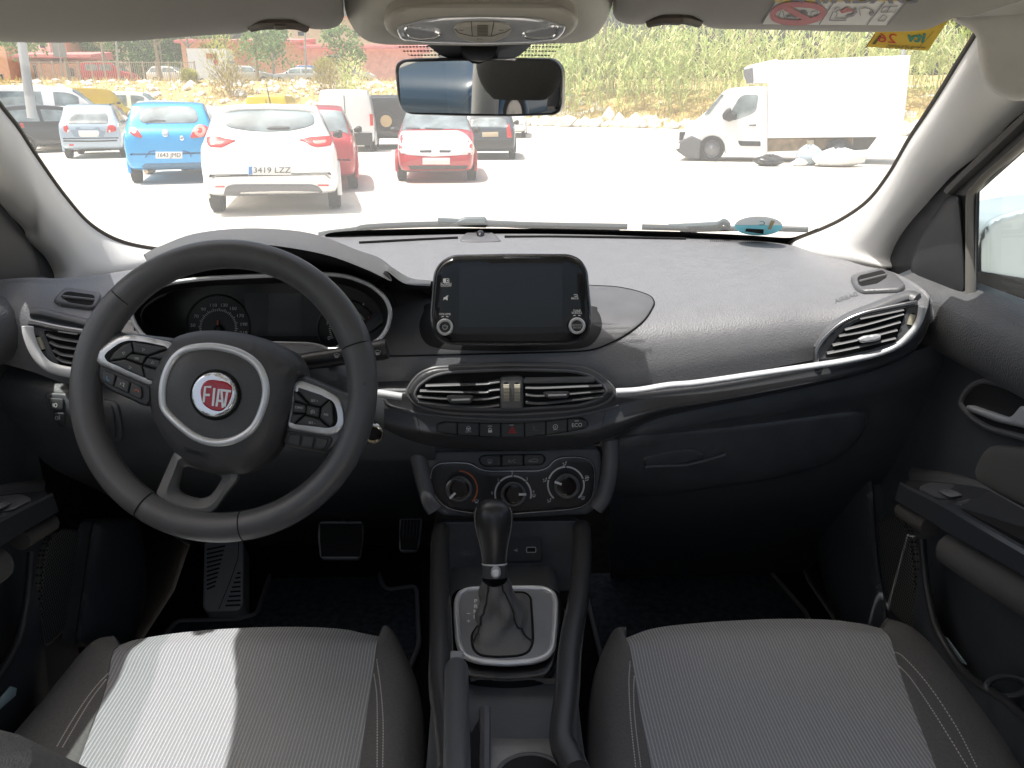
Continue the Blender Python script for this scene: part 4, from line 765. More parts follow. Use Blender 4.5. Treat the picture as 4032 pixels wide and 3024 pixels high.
# ================================================================== SEATS
def seat(label, ins_l, ins_f, ins_r, out_l, out_r, stl, str_, cx, grp='front seats'):
    st_ = thing('front_seat', label, 'car seat', (cx, .7, .35), group=grp)
    zI, zR, zO = -.745, -.705, -.785
    def ext(pts): a, b_ = np.array(pts[-2]), np.array(pts[-1]); return list(pts) + [tuple(b_ + (b_ - a) / np.linalg.norm(b_ - a) * 420)]
    n = 40
    IL = np.array([PZ(p, zI) for p in cr(ext(ins_l), n)]); IR = np.array([PZ(p, zI) for p in cr(ext(ins_r), n)])
    IF = np.array([PZ(p, zI) for p in cr(ins_f, n)])
    # insert: Coons-like patch between left, right edges and the front curve
    G = []
    for k in range(n):
        f = k / (n - 1); row = []
        for i in range(n):
            s = i / (n - 1); base = IL[k] * (1 - s) + IR[k] * s
            bow = (IF[i] - (IF[0] * (1 - s) + IF[-1] * s)) * math.exp(-f * 3.0)
            p = base + bow; z = -.010 * math.sin(math.pi * s) + .012 * math.exp(-((f - .18) / .15) ** 2) 
            row.append(Vector(p) + Vector((0, 0, z)))
        G.append(row)
    fr = [[Vector(p) + Vector((0, .018, -.022)) for p in G[0]], [Vector(p) + Vector((0, .028, -.06)) for p in G[0]], [Vector(p) + Vector((0, .02, -.16)) for p in G[0]]]
    m1 = MB(); m1.grid(fr[::-1] + G); m1.build('seat_insert', STRIPE, st_)
    # bolsters
    for side, edge, out in ((-1, ins_l, out_l), (1, ins_r, out_r)):
        E = np.array([G[k][0 if side < 0 else -1] for k in range(n)]); O = np.array([PZ(p, -.765 + (zO + .765) * min(1, k_ / 12)) for k_, p in enumerate(cr(ext(out), n))])
        b_ = MB(); GG = []
        for k in range(n):
            f = k / (n - 1); e, o = Vector(E[k]), Vector(O[k]); w = sstep(f * 3.2); row = [e + Vector((0, 0, -.010)), e + Vector((0, 0, .0005))]
            for t_, up in ((.12, .002), (.3, .005), (.5, .006), (.7, .002), (.86, -.008), (.95, -.018)):
                p = e.lerp(o, t_); p.z = e.z + up * (.06 + .94 * w) + (o.z - e.z) * max(0, (t_ - .6)) ** 2 * .7; row.append(p)
            row += [o, o + Vector((side * .004, 0, -.08)), o + Vector((0, 0, -.22))]; GG.append(row)
        f0 = [[Vector(p) + Vector((0, .012, -.03)) for p in GG[0]], [Vector(p) + Vector((0, .018, -.12)) for p in GG[0]]]
        A = f0[::-1] + GG; b_.grid(psurf(A, 26, 70)); bo2 = b_.build('side_bolster', BOLST, st_); BS = Surf(b_)
        for ln in (stl if side < 0 else str_):
            tt = MB(); P = cr(ln, 150); 
            for i in range(0, 149, 3): tt.stroke(BS, [tuple(P[i]), tuple(P[min(i + 2, 149)])], 4.2, .0012)
            tt.build('stitching', THREAD, bo2)
    return st_
fs1 = seat('driver seat behind the steering wheel, its grey pinstripe cushion half in sunlight', pl(cI, (650, 1000), (610, 1110), (560, 1280), (450, 1575)), pl(cI, (650, 1000), (760, 952), (1000, 905), (1300, 877), (1600, 870), (1850, 887), (1980, 922), (2065, 952)), pl(cI, (2065, 952), (2045, 1060), (2005, 1300), (1955, 1659)),
     pl(cI, (635, 1002), (540, 1050), (430, 1135), (320, 1240), (220, 1360), (120, 1470), (0, 1600)), pl(cH, (20, 520), (80, 562), (165, 655), (240, 775), (305, 910), (350, 1080), (375, 1300), (382, 1659)),
     [pl(cI, (600, 1135), (500, 1245), (400, 1392), (310, 1545)), pl(cI, (578, 1180), (482, 1310), (340, 1550))], [pl(cI, (2050, 1070), (2070, 1200), (2086, 1400), (2084, 1659)), pl(cI, (2036, 1150), (2054, 1300), (2054, 1659))], -.37)
fs2 = seat('passenger seat in front of the glovebox, its grey pinstripe cushion wholly in shade', pl(cJ, (38, 962), (75, 1080), (130, 1380), (185, 1659)), pl(cJ, (38, 962), (200, 892), (450, 852), (800, 828), (1100, 832), (1300, 862), (1435, 908)), pl(cJ, (1435, 908), (1490, 1025), (1590, 1290), (1735, 1659)),
     pl(cH, (2135, 528), (2060, 565), (1990, 612), (1930, 690), (1880, 800), (1842, 920), (1815, 1070), (1800, 1300), (1790, 1659)), pl(cJ, (1450, 905), (1560, 968), (1700, 1060), (1850, 1190), (2000, 1370), (2130, 1555), (2200, 1700)),
     [pl(cJ, (68, 1080), (60, 1200), (70, 1400), (97, 1659)), pl(cJ, (90, 1160), (86, 1300), (98, 1450), (125, 1659))], [pl(cJ, (1492, 1025), (1560, 1062), (1700, 1222), (1850, 1452), (1955, 1659)), pl(cJ, (1530, 1105), (1600, 1182), (1722, 1362), (1905, 1659))], .36)
# back rests and head restraints stand beside and behind the camera
for root, sx in ((fs1, -1), (fs2, 1)):
    c = -.385 if sx < 0 else .425; w = .255
    P = []
    for f in np.linspace(0, 1, 16):
        z = -.80 + .62 * f; y = (.520 if sx < 0 else .490) - .30 * f; ww = w * (1 - .12 * f ** 3) * (1 if f < .9 else math.sqrt(max(.02, 1 - ((f - .9) / .1) ** 2 * .75))); row = []
        for a in np.linspace(0, 2 * math.pi, 40, endpoint=False):
            ca, sa = math.cos(a), math.sin(a); xx = ww * np.sign(ca) * abs(ca) ** .55; yy = -.055 + .055 * np.sign(sa) * abs(sa) ** .6 + .03 * max(0, abs(ca) - .5) * (sa > 0)
            row.append((c + xx, y + yy, 1.31 + z))
        P.append(row)
    m1 = MB(); m1.grid(P, cv=True); b0 = len(m1.v); m1.f.append(tuple(range(b0 - 40, b0))); m1.m.append(0); m1.build('backrest', BOLST, root)
    m1 = MB(); hr_ = []
    for f in np.linspace(0, 1, 10):
        q = math.sin(math.pi * (.08 + .84 * f)) ** .35; hr_.append([(c + .12 * q * np.sign(math.cos(a)) * abs(math.cos(a)) ** .6, .035 + .045 * q * math.sin(a), 1.31 - .10 + .17 * f) for a in np.linspace(0, 2 * math.pi, 28, endpoint=False)])
    m1.grid(hr_, cv=True); m1.f += [tuple(range(28)), tuple(range(9 * 28, 280))]; m1.m += [0, 0]; m1.build('head_restraint', BOLST, root)
Z0 = 1.31
# ================================================================== WINDSCREEN
ws = thing('windscreen', 'large raked windscreen with a black printed border and a dotted patch behind the mirror', 'windscreen', (0, 1.64, Z0 - .26))
def wpos(x, f): return Vector((x, (1.66 - .40 * x * x) * (1 - f) + (.985 - .10 * x * x) * f, Z0 - .262 * (1 - f) + .118 * f + .012 * math.sin(math.pi * f)))
WG = MB(); WG.grid([[wpos(x, f) for x in np.linspace(-.72, .72, 40)] for f in np.linspace(-.03, 1.0, 24)]); WG.build('glass', GLASS, ws); WX = MB(); WX.grid([[wpos(x, f) for x in np.linspace(-.80, .80, 44)] for f in np.linspace(-.40, 1.1, 34)]); WS = Surf(WX)
fr = MB(); top = pl(cA, (1900, 1600), (2010, 1490)) + pl(cB, (0, 1440), (300, 1420), (700, 1412), (1000, 1412), (1500, 1418), (2212, 1434)) + pl(cC, (200, 1440), (500, 1455), (740, 1470), (830, 1450), (930, 1410))
bot = pl(cA, (1900, 1640), (2030, 1640)) + pl(cB, (0, 1520), (300, 1520), (700, 1520), (1000, 1520), (1500, 1530), (2212, 1540)) + pl(cC, (200, 1540), (500, 1550), (740, 1560), (830, 1500), (930, 1425))
T, Bt = cr(top, 90), cr(bot, 90); fr.grid([[WS.at(p, .003) for p in T], [WS.at((p + q) / 2, .003) for p, q in zip(T, Bt)], [WS.at(q, .003) for q in Bt]]); fr.build('black_border', mat('frit_black', (.006, .006, .006), .35), ws)
def _dots(nt, b):
    out = nt.nodes['Material Output']; tc = nt.nodes.new('ShaderNodeTexCoord'); v = nt.nodes.new('ShaderNodeTexVoronoi'); v.inputs['Scale'].default_value = 230; v.inputs['Randomness'].default_value = 0
    nt.links.new(tc.outputs['Object'], v.inputs['Vector']); t = nt.nodes.new('ShaderNodeBsdfTransparent'); mx = nt.nodes.new('ShaderNodeMixShader')
    b.inputs['Base Color'].default_value = (.03, .03, .03, 1); nt.links.new(_math(nt, 'LESS_THAN', v.outputs['Distance'], .42), mx.inputs[0]); nt.links.new(t.outputs[0], mx.inputs[1]); nt.links.new(b.outputs[0], mx.inputs[2]); nt.links.new(mx.outputs[0], out.inputs['Surface'])
DOTS = node_mat('frit_dots', _dots)
d = MB(); d.pil(WS, sm(pl(cB, (420, 240), (440, 290), (500, 335), (620, 358), (940, 362), (1250, 356), (1360, 335), (1420, 290), (1440, 240), (940, 220)), 50), .003, .003, 1, step=20, hb=.0028); d.build('dotted_patch', DOTS, ws)
d = MB(); d.pil(WS, sm(pl(cB, (610, 230), (640, 290), (740, 345), (940, 356), (1120, 350), (1210, 300), (1240, 230), (940, 215)), 50), .004, .004, 1, step=20, hb=.0038); d.build('mirror_patch', mat('grey_patch', (.10, .105, .12), .5), ws)

# ================================================================== PILLARS
rin = pl(cC, (960, 1412), (1100, 1342), (1250, 1232), (1380, 1062), (1500, 852), (1600, 700), (1700, 542), (1800, 375), (1905, 205), (1960, 100))
rin = pl(cC, (745, 1530), (780, 1485)) + rin
rout = pl(cF, (1130, 235), (1338, 250)) + pl(cC, (1345, 1600), (1400, 1480), (1500, 1345), (1700, 1132), (1900, 960), (2050, 805), (2212, 655), (2420, 450))
lin = pl(cA, (1250, 1560), (1020, 1545), (760, 1495), (560, 1385), (390, 1195), (230, 968), (100, 768), (0, 640), (-110, 480), (-220, 320))
lout = pl(cD, (900, 200), (620, 270), (450, 310)) + pl(cD, (357, 330), (340, 240), (290, 150), (200, 60)) + pl(cA, (200, 1420), (100, 1320), (0, 1222), (-200, 1060), (-400, 880))
for nm, pin, pout, X, lab in (('l', lin, lout, -.70, 'pale grey trim of the left windscreen pillar, shaded towards the driver door'), ('r', rin, rout, .675, 'pale grey trim of the right windscreen pillar, brightly sunlit along its middle')):
    sx = -1 if nm == 'l' else 1
    A = cr([WS.at(p, .006) for p in pin], 60); B = cr([PX(p, X) for p in pout], 60)
    r_ = thing('pillar_trim', lab, 'pillar', tuple(A[0]), group='windscreen pillar trims')
    I = np.array([-sx * .020, -.022, -.004]); rows = [A + np.array([sx * .004, .012, .004]), A, A * .82 + B * .18 + I * .75, A * .5 + B * .5 + I, A * .2 + B * .8 + I * .6, B, B + np.array([sx * .02, .0, 0])]
    m_ = MB(); m_.grid(psurf(rows, 60, 24)); m_.build('trim_panel', PILLAR, r_)
    s_ = MB(); s_.tube([WS.at(p, .004) for p in cr(pin, 60)], .0042, k=8); s_.build('windscreen_seal', mat('seal_brown', (.06, .05, .04), .6), r_)

# ================================================================== DOORS
def XP(x): return Plane((x, 0, 0), (-1, 0, 0))
def _mesh(nt, b):
    tc = nt.nodes.new('ShaderNodeTexCoord'); v = nt.nodes.new('ShaderNodeTexVoronoi'); v.inputs['Scale'].default_value = 190; v.inputs['Randomness'].default_value = 0
    nt.links.new(tc.outputs['Object'], v.inputs['Vector']); nt.links.new(_ramp(nt, v.outputs['Distance'], [(.0, (.005, .005, .005)), (.30, (.01, .01, .01)), (.42, (.16, .155, .145)), (1, (.20, .19, .18))]), b.inputs['Base Color']); b.inputs['Roughness'].default_value = .6
MESH = node_mat('speaker_mesh', _mesh)
DOORTOP = mat('door_grained_plastic', (.13, .13, .132), .45, spec=.55, bump=('leather', 380, .4), var=.08)
FRAMEG = mat('door_frame_grey', (.16, .155, .145), .5); FRAMED = mat('door_frame_dark', (.028, .029, .031), .5)
def door(sx, label):
    fx = (lambda p: Vector(p)) if sx > 0 else (lambda p: Vector((-p[0] - .03, p[1], p[2])))
    class MBm(MB):
        def build(s, *a, **k):
            s.v = [tuple(fx(v)) for v in s.v]; return MB.build(s, *a, **k)
    rt = thing('front_door', label, 'car door', tuple(fx((.70, .7, .45))), group='front doors')
    prof = [(.72, -.246), (.700, -.247), (.682, -.250), (.664, -.258), (.652, -.275), (.648, -.300), (.652, -.325), (.662, -.342), (.678, -.350), (.682, -.365), (.680, -.42), (.676, -.50), (.678, -.60), (.682, -.70), (.684, -.80), (.684, -1.0)]
    G = []
    for y in np.linspace(1.22, -.35, 34):
        e = 0; G.append([(x + e, y, Z0 + z) for x, z in prof])
    m_ = MBm(); m_.grid(G); m_.build('door_panel', LOWER, rt)
    G2 = [[(x - .003 - .0, y, Z0 + z) for x, z in prof[1:9]] for y in np.linspace(1.2, -.35, 40)]
    m_ = MBm(); m_.grid(G2); m_.build('shoulder_trim', DOORTOP, rt)
    # window frame: dark front corner panel, seals, pane
    P = XP(.688)
    m_ = MBm(); m_.pil(P, pl(cC, (1320, 1700), (1338, 1600), (1400, 1475), (1500, 1338), (1700, 1125), (1900, 952), (2050, 795), (2212, 645), (2700, 180), (2700, 480), (2212, 930), (1965, 1150), (1920, 1192), (1905, 1800), (1500, 1900)), .0, .004, 8, step=60, hb=-.004); m_.build('window_frame', FRAMED, rt)
    m_ = MBm(); m_.pil(P, rpoly(pl(cC, (1520, 1900), (1500, 1700), (1520, 1560), (1580, 1440), (1735, 1218), (1815, 1206), (1840, 1500), (1850, 1830), (1600, 1880)), 30), .006, .014, 25, step=22, hb=.0); m_.build('mirror_corner_cover', mat('corner_cover', (.035, .036, .040), .45, bump=('noise', 800, .2)), rt)
    m_ = MBm(); m_.tubeS(P, pl(cC, (1345, 1640), (1400, 1490), (1500, 1352), (1700, 1142), (1900, 968), (2050, 812), (2212, 662), (2700, 195)), .004, .007, n=50, k=8); m_.build('door_seal', RUBBER, rt)
    m_ = MBm(); m_.tubeS(P, pl(cC, (1760, 1190), (1850, 1100), (2000, 960), (2212, 760), (2700, 300)), .006, .007, n=40, k=8, ry=.012); m_.build('frame_moulding', FRAMEG, rt)
    m_ = MBm(); m_.tubeS(P, pl(cC, (1880, 1830), (1882, 1500), (1885, 1230), (1920, 1165), (2000, 1080), (2212, 895), (2700, 430)), .006, .004, n=60, k=8, ry=.008); m_.build('window_seal', mat('seal_light', (.20, .19, .17), .5), rt)
    a, b_, c_, d_ = [PX(p, .70) for p in pl(cC, (1890, 1860), (1890, 1180), (2900, 250), (2900, 2300))]
    gz = Z0 - .25; m_ = MBm(); m_.add([(.70, a.y, gz), (.70, b_.y, b_.z), (.69, .45, Z0 + .12), (.69, -.35, Z0 + .13), (.70, -.35, gz)], [(0, 1, 2, 3, 4)]); m_.build('window_pane', SGLASS, rt, smooth=False)
    # handle
    H = XP(.676); m_ = MBm(); hp_ = rpoly(pl(cF, (1815, 1090), (1840, 1030), (1890, 975), (1960, 945), (2050, 960), (2212, 1030), (2420, 1130), (2480, 1200), (2470, 1340), (2380, 1350), (2212, 1300), (2000, 1245), (1890, 1180)), 30)
    m_.pil(H, hp_, .004, .006, 4, hb=-.01); hr_ = m_.build('handle_recess', BLACK, rt)
    m_ = MBm(); m_.tubeS(H, hp_, .006, .0042, True, k=8); m_.build('recess_rim', HARD, hr_)
    m_ = MBm(); m_.pil(H, rpoly(pl(cF, (1848, 1112), (1862, 1098), (1890, 1100), (2110, 1175), (2140, 1165), (2195, 1098), (2260, 1120), (2400, 1190), (2400, 1290), (2230, 1245), (2050, 1205), (1880, 1140)), 14), .010, .016, 14, hb=.004); m_.build('door_handle', SILVER, rt)
    m_ = MBm(); m_.pil(XP(.679), rpoly(pl(cL, (1525, 720), (1560, 620), (1640, 470), (1740, 385), (1850, 358), (2212, 385), (2600, 420), (2700, 600), (2700, 1400), (2400, 1330), (2212, 1215), (1900, 1080), (1650, 950), (1560, 860)), 60), .0, .010, 40, hb=-.01); m_.build('fabric_insert', mat('door_fabric', (.12, .115, .108), .95, bump=('noise', 1300, .4), sheen=.1), rt)
    # armrest
    L0 = [PX(p, .676) for p in pl(cL, (660, 660), (800, 690), (1200, 740), (1560, 850), (1900, 1060), (2400, 1330), (3200, 1800))]
    L1 = [PX(p, .655) for p in pl(cL, (640, 838), (800, 845), (1200, 880), (1640, 950), (1900, 1075), (2400, 1360), (3200, 1830))]
    L2 = [PX(p, .590) for p in pl(cL, (500, 870), (640, 945), (850, 1050), (1200, 1240), (1500, 1420), (2100, 1770), (3000, 2300))]
    L3 = [PX(p, .588) for p in pl(cL, (432, 1115), (600, 1215), (800, 1335), (1150, 1560), (1450, 1730), (2050, 2070), (2900, 2560))]
    L4 = [p + Vector((.05, 0, -.015)) for p in L3]
    m_ = MBm(); rows = [cr(r, 40) for r in (L0, L1)]; m_.grid(psurf([rows[0], rows[0] * .4 + rows[1] * .6 + np.array([-.004, 0, .004]), rows[1]], 40, 10)); m_.build('armrest_ledge', HARD, rt)
    m_ = MBm(); r1, r2, r3, r4 = (cr(r, 40) for r in (L1, L2, L3, L4)); m_.grid([r1, r1 * .5 + r2 * .5, r2 * .94 + r1 * .06, r2 + np.array([0, 0, -.003]), r2 * .5 + r3 * .5, r3, r4]); b0 = len(m_.v); m_.grid([[r1[0], r4[0] + np.array([.05, 0, 0])], [r2[0], r3[0]]]); ar = m_.build('armrest', mat('armrest_black', (.055, .058, .064), .24, spec=.6), rt, ang=30)
    m_ = MBm(); m_.tube([p + Vector((.020, -.05, -.022)) for p in L3[2:]], .024, n=30, k=12); m_.build('elbow_pad', mat('pad_grey', (.11, .104, .096), .9, bump=('noise', 900, .4)), ar)
    m_ = MBm(); m_.tube([p + Vector((.016, 0, -.018)) for p in L3[:3]], .014, n=12, k=10); m_.build('lower_trim', mat('trim_taupe', (.11, .10, .09), .5), ar)
    tp = lambda f, g: L1[f].lerp(L2[f], g)
    pn = (L2[3] - L2[1]).cross(L1[2] - L2[2]).normalized(); pn = pn if pn.z > 0 else -pn; TPl = Plane(L2[2].lerp(L1[2], .5), pn)
    m_ = MBm(); m_.pil(TPl, rpoly(pl(cL, (740, 945), (900, 870), (1300, 905), (1900, 1080), (1500, 1130), (1200, 1110), (1000, 1090)), 30), .001, .003, 6, hb=-.006); m_.build('switch_plate', mat('switch_plate_grey', (.12, .12, .13), .3), ar)
    m_ = MBm(); m_.pil(TPl, rpoly(pl(cL, (1010, 985), (1150, 962), (1290, 985), (1400, 1060), (1190, 1098), (1080, 1040)), 16), .003, .009, 14, hb=.0); m_.build('window_switch', mat('switch_grey', (.20, .20, .21), .25), ar)
    m_ = MBm(); m_.pil(TPl, rpoly(pl(cL, (1290, 1200), (1500, 1150), (1700, 1130), (1880, 1190), (2212, 1370), (2700, 1650), (2700, 1900), (2212, 1680), (1850, 1495), (1500, 1320)), 30), .002, .0025, 2, hb=-.006); m_.build('pull_pocket', BLACK, ar)
    m_ = MBm(); m_.tubeS(TPl, pl(cL, (1320, 1180), (1500, 1135), (1700, 1112), (1890, 1172), (2212, 1350), (2700, 1630)), .003, .004, n=30, k=8); m_.build('pocket_edge', HARD, ar)
    m_ = MBm(); m_.pil(XP(.672), rpoly(pl(cJ, (1330, 330), (1500, 285), (1560, 320), (1600, 420), (1618, 600), (1628, 850), (1600, 915), (1560, 885), (1440, 760), (1340, 640), (1310, 480)), 40), .0, .004, 10, hb=-.01); m_.build('speaker_grille', MESH, rt)
    m_ = MBm(); m_.tube([PX(p, .640) for p in pl(cJ, (1655, 410), (1668, 560), (1690, 720), (1745, 920), (1890, 1140), (2100, 1285), (2212, 1375), (2500, 1560))], .0055, n=50, k=10); m_.build('pocket_rim', mat('rim_dark', (.05, .05, .052), .35), rt)
    pts = [PX(p, .640) for p in pl(cJ, (1668, 420), (1690, 720), (1745, 920), (1890, 1140), (2100, 1285), (2500, 1560))]; m_ = MBm(); m_.grid(psurf([pts, [p + Vector((.006, 0, -.12)) for p in pts], [Vector((.68, p.y, Z0 - 1.0)) for p in pts]], 30, 8)); m_.build('door_pocket', LOWER, rt)
    m_ = MBm(); m_.tubeS(Plane(PX(cJ(2110, 1180), .655), (-.3, -.3, 1)), circ(cJ(2120, 1215), 80, 30, 40), -.012, .004, True, k=8); m_.build('bottle_holder', LOWER, rt)
    # outside mirror
    YP = Plane((.8, 1.13, 0), (0, -1, 0)); m_ = MBm(); ho = rpoly(pl(cC, (1920, 1800), (1915, 1560), (1935, 1450), (1990, 1365), (2060, 1335), (2212, 1290), (2600, 1230), (2750, 1300), (2780, 1700), (2600, 1880), (2100, 1830)), 60)
    m_.pil(YP, ho, -.01, .012, 22, hb=-.11, back=True); om = m_.build('door_mirror', mat('silver_paint', (.66, .76, .80), .35, .3, coat=.5), rt)
    m_ = MBm(); m_.pil(Plane((.8, 1.13, 0), (-.3, -1, .02)), rpoly(pl(cC, (1935, 1680), (1935, 1530), (1960, 1440), (2020, 1400), (2130, 1370), (2145, 1500), (2140, 1710), (2050, 1690)), 20), .03, .031, 2, hb=.0); m_.build('mirror_glass', MIRROR, om)
    m_ = MBm(); m_.pil(YP, rpoly(pl(cF, (1895, 260), (2150, 300), (2400, 340), (2400, 500), (1900, 360)), 20), .014, .018, 6, hb=-.02); m_.build('mirror_foot', BLACK, om)
    return rt
d1 = door(1, 'passenger door on the right, with a grey window switch and a sunlit speaker mesh')
d2 = door(-1, 'driver door on the left, almost wholly in dark shade')
pp = MB(); pp.pil(XP(.66), pl(cJ, (1755, 935), (1790, 950), (1895, 1095), (1870, 1085), (1800, 1010)), .0, .001, 2, hb=-.002); tag(pp.build('pale_strip', mat('pale_blue_sheet', (.55, .72, .75), .6)), 'thin pale blue strip in the passenger door pocket', 'paper')  # flat pale blue strip set in the door pocket
pp = MB(); P_ = XP(-.69); pp.pil(Plane((-.66, 0, 0), (1, 0, 0)), pl(cI, (-20, 1310), (60, 1215), (92, 1225), (85, 1265), (0, 1340)), .0, .001, 2, hb=-.002); tag(pp.build('pale_strip', MATS['pale_blue_sheet']), 'pale blue strip in the driver door pocket at the far left', 'paper')

# ================================================================== FLOOR, PEDALS, MATS
fl = MB(); rows = [[(x, y, Z0 + z) for x in np.linspace(-.70, .70, 12)] for y, z in ((-.6, -1.0), (.4, -1.0), (1.0, -1.0), (1.45, -1.0), (1.62, -.93), (1.76, -.78), (1.80, -.5), (1.80, -.33))]
fl.grid(rows)
for sx in (-1, 1): fl.grid([[(sx * .705, y, Z0 + z) for z in np.linspace(-1.02, -.36 if y > 1.1 else -.95, 6)] for y in (-.6, .9, 1.09, 1.11, 1.5, 1.82)])
tag(fl.build('car_floor', CARPET), None, None, kind='structure')
sl = thing('sill_trim', 'dark curved kick panel in the right footwell beside the passenger door', 'kick panel', (.66, 1.3, .5))
m_ = MB(); m_.pil(XP(.655), rpoly(pl(cJ, (1080, -100), (1085, 350), (1098, 560), (1150, 760), (1230, 900), (1500, 1000), (1420, 500), (1380, -100)), 40), -.01, .012, 60, hb=-.03); m_.build('kick_panel', LOWER, sl)
sl = thing('sill_trim', 'dark curved kick panel in the left footwell beside the driver door', 'kick panel', (-.68, 1.3, .5))
m_ = MB(); m_.pil(Plane((-.67, 0, 0), (1, 0, 0)), rpoly(pl(cI, (760, 300), (800, 560), (795, 700), (760, 900), (700, 1000), (400, 1000), (500, 300)), 40), -.01, .012, 60, hb=-.03); m_.build('kick_panel', LOWER, sl)
FR = Plane(PZ(cI(1215, 620), -.93), (0, -.45, .9)); fo = thing('foot_rest', 'ribbed black footrest left of the brake pedal', 'footrest', FR.at(cI(1215, 800)))
m_ = MB(); m_.pil(FR, rpoly(pl(cI, (1113, 420), (1328, 420), (1325, 770), (1300, 805), (1130, 812), (1104, 785)), 22), .0, .005, 8, hb=-.05); m_.build('pad', mat('footrest_rubber', (.36, .37, .38), .6), fo)
m_ = MB()
for i in range(10): y = 450 + i * 24; m_.stroke(FR, pl(cI, (1125, y + 20), (1225 - i * 6, y)), 7, .0056)
for i in range(8): y = 600 + i * 25; m_.stroke(FR, pl(cI, (1290 - i * 9, y), (1310, y - 4)), 7, .0056)
m_.stroke(FR, pl(cI, (1300, 430), (1295, 520), (1250, 650), (1190, 795)), 3, .0056); m_.build('ribs', BLACK, fo)
BP = Plane(PY(cM(805, 800), 1.36), (0, -.72, .7)); bp_ = thing('brake_pedal', 'wide black ribbed brake pedal in the driver footwell', 'pedal', BP.at(cM(805, 960)))
m_ = MB(); m_.pil(BP, rpoly(pl(cM, (575, 560), (1045, 560), (1050, 640), (1045, 760), (1012, 950), (990, 972), (605, 970), (580, 945), (556, 740), (560, 640)), 14), .0, .006, 8, hb=-.012, back=True); m_.build('pad', mat('pedal_rubber', (.48, .47, .47), .6), bp_)
m_ = MB(); [m_.stroke(BP, pl(cM, (580 + max(0, y - 760) * .08, y), (1038 - max(0, y - 760) * .14, y)), 12, .0066) for y in range(600, 960, 33)]; m_.build('grooves', BLACK, bp_)
m_ = MB(); c0 = BP.at(cM(800, 640)); m_.tube([c0 + Vector((0, .012, -.01)), c0 + Vector((.02, .10, .16)), c0 + Vector((.02, .2, .3))], .010, n=12, k=8); m_.build('arm', BLACK, bp_)
AP = Plane(PY(cM(1560, 720), 1.38), (0, -.72, .7)); ap = thing('accelerator_pedal', 'narrow black ribbed accelerator pedal next to the console', 'pedal', AP.at(cM(1560, 880)))
m_ = MB(); m_.pil(AP, rpoly(pl(cM, (1448, 500), (1692, 500), (1690, 600), (1652, 830), (1625, 886), (1455, 888), (1440, 850), (1444, 600)), 14), .0, .006, 8, hb=-.012, back=True); m_.build('pad', MATS['pedal_rubber'], ap)
m_ = MB(); [m_.stroke(AP, pl(cM, (1480 + i * 36, 540), (1480 + i * 36 - 14, 700), (1478 + i * 29, 872)), 12, .0066) for i in range(6)]; m_.build('grooves', BLACK, ap)
FPn = Plane((0, 0, Z0 - .992), (0, 0, 1))
def floor_mat(label, poly):
    r_ = thing('floor_mat', label, 'floor mat', PZ(poly[0], -.992), group='carpet floor mats'); m_ = MB(); m_.pil(FPn, poly, .0, .003, 10, step=60, hb=-.006); m_.build('mat_carpet', mat('mat_carpet', (.045, .054, .064), .98, spec=.1, bump=('noise', 500, 1.0), var=.4, vscale=80), r_)
    m_ = MB(); m_.tubeS(FPn, poly, .003, .005, True, k=6); m_.build('piping', mat('mat_piping', (.14, .14, .145), .8), r_)
floor_mat('black carpet mat under the pedals in the driver footwell', rpoly(pl(cI, (890, 940), (965, 858), (1300, 850), (1400, 820), (1445, 680), (1480, 580), (1600, 425), (1735, 405)) + pl(cM, (560, 742), (1000, 700), (1238, 720), (1230, 1180), (1300, 1310), (1630, 1265), (1660, 1900), (1500, 2300), (0, 2300)), 24))
floor_mat('black carpet mat in the passenger footwell', rpoly(pl(cJ, (150, 60), (400, 90), (1035, 825), (1100, 1100), (-100, 1100)) + pl(cG, (1790, 1750), (1675, 1270), (1660, 900)), 24))

# ================================================================== ROOF: headlining, visors, overhead console, mirror
hl = thing('roof_lining', 'beige woven roof lining above the windscreen', 'roof lining', (0, .9, Z0 + .15))
m_ = MB(); m_.grid([[(x, y, Z0 + z - .05 * abs(x / .68) ** 3) for x in np.linspace(-(.66 if y > .8 else .585), .66 if y > .8 else .585, 30)] for y, z in ((1.0, .128), (.97, .124), (.93, .128), (.85, .15), (.6, .165), (.14, .165), (.12, .19))]); m_.build('lining_panel', BEIGE, hl)  # unseen rear part narrowed and cut short to shape the cabin daylight
for sx in (-1, 1): m_ = MB(); m_.tube([(sx * .655 - .012, .97, Z0 + .085), (sx * .63 - .012, .88, Z0 + .105), (sx * .585 - .012, .66, Z0 + .13), (sx * .57 - .012, .3, Z0 + .14), (sx * .57 - .012, -.4, Z0 + .14)], [.02, .03, .032, .03, .03], n=30, k=12); m_.build('side_rail', BEIGE, hl)  # unseen rails, added so the left one's shadow bounds the seat's sun patch
OP = Plane(PY(cB(945, 150), .83), (0, -.80, -.60)); OP0 = Plane(PY(cB(945, 150), .86), (0, -.80, -.60))
m_ = MB(); m_.pil(OP0, rpoly(pl(cB, (60, -260), (95, 90), (160, 205), (230, 258), (330, 278), (945, 284), (1560, 266), (1650, 225), (1715, 140), (1765, 0), (1800, -260)), 40), -.03, .006, 110, step=26, hb=-.08); m_.build('console_bulge', BEIGE, hl)
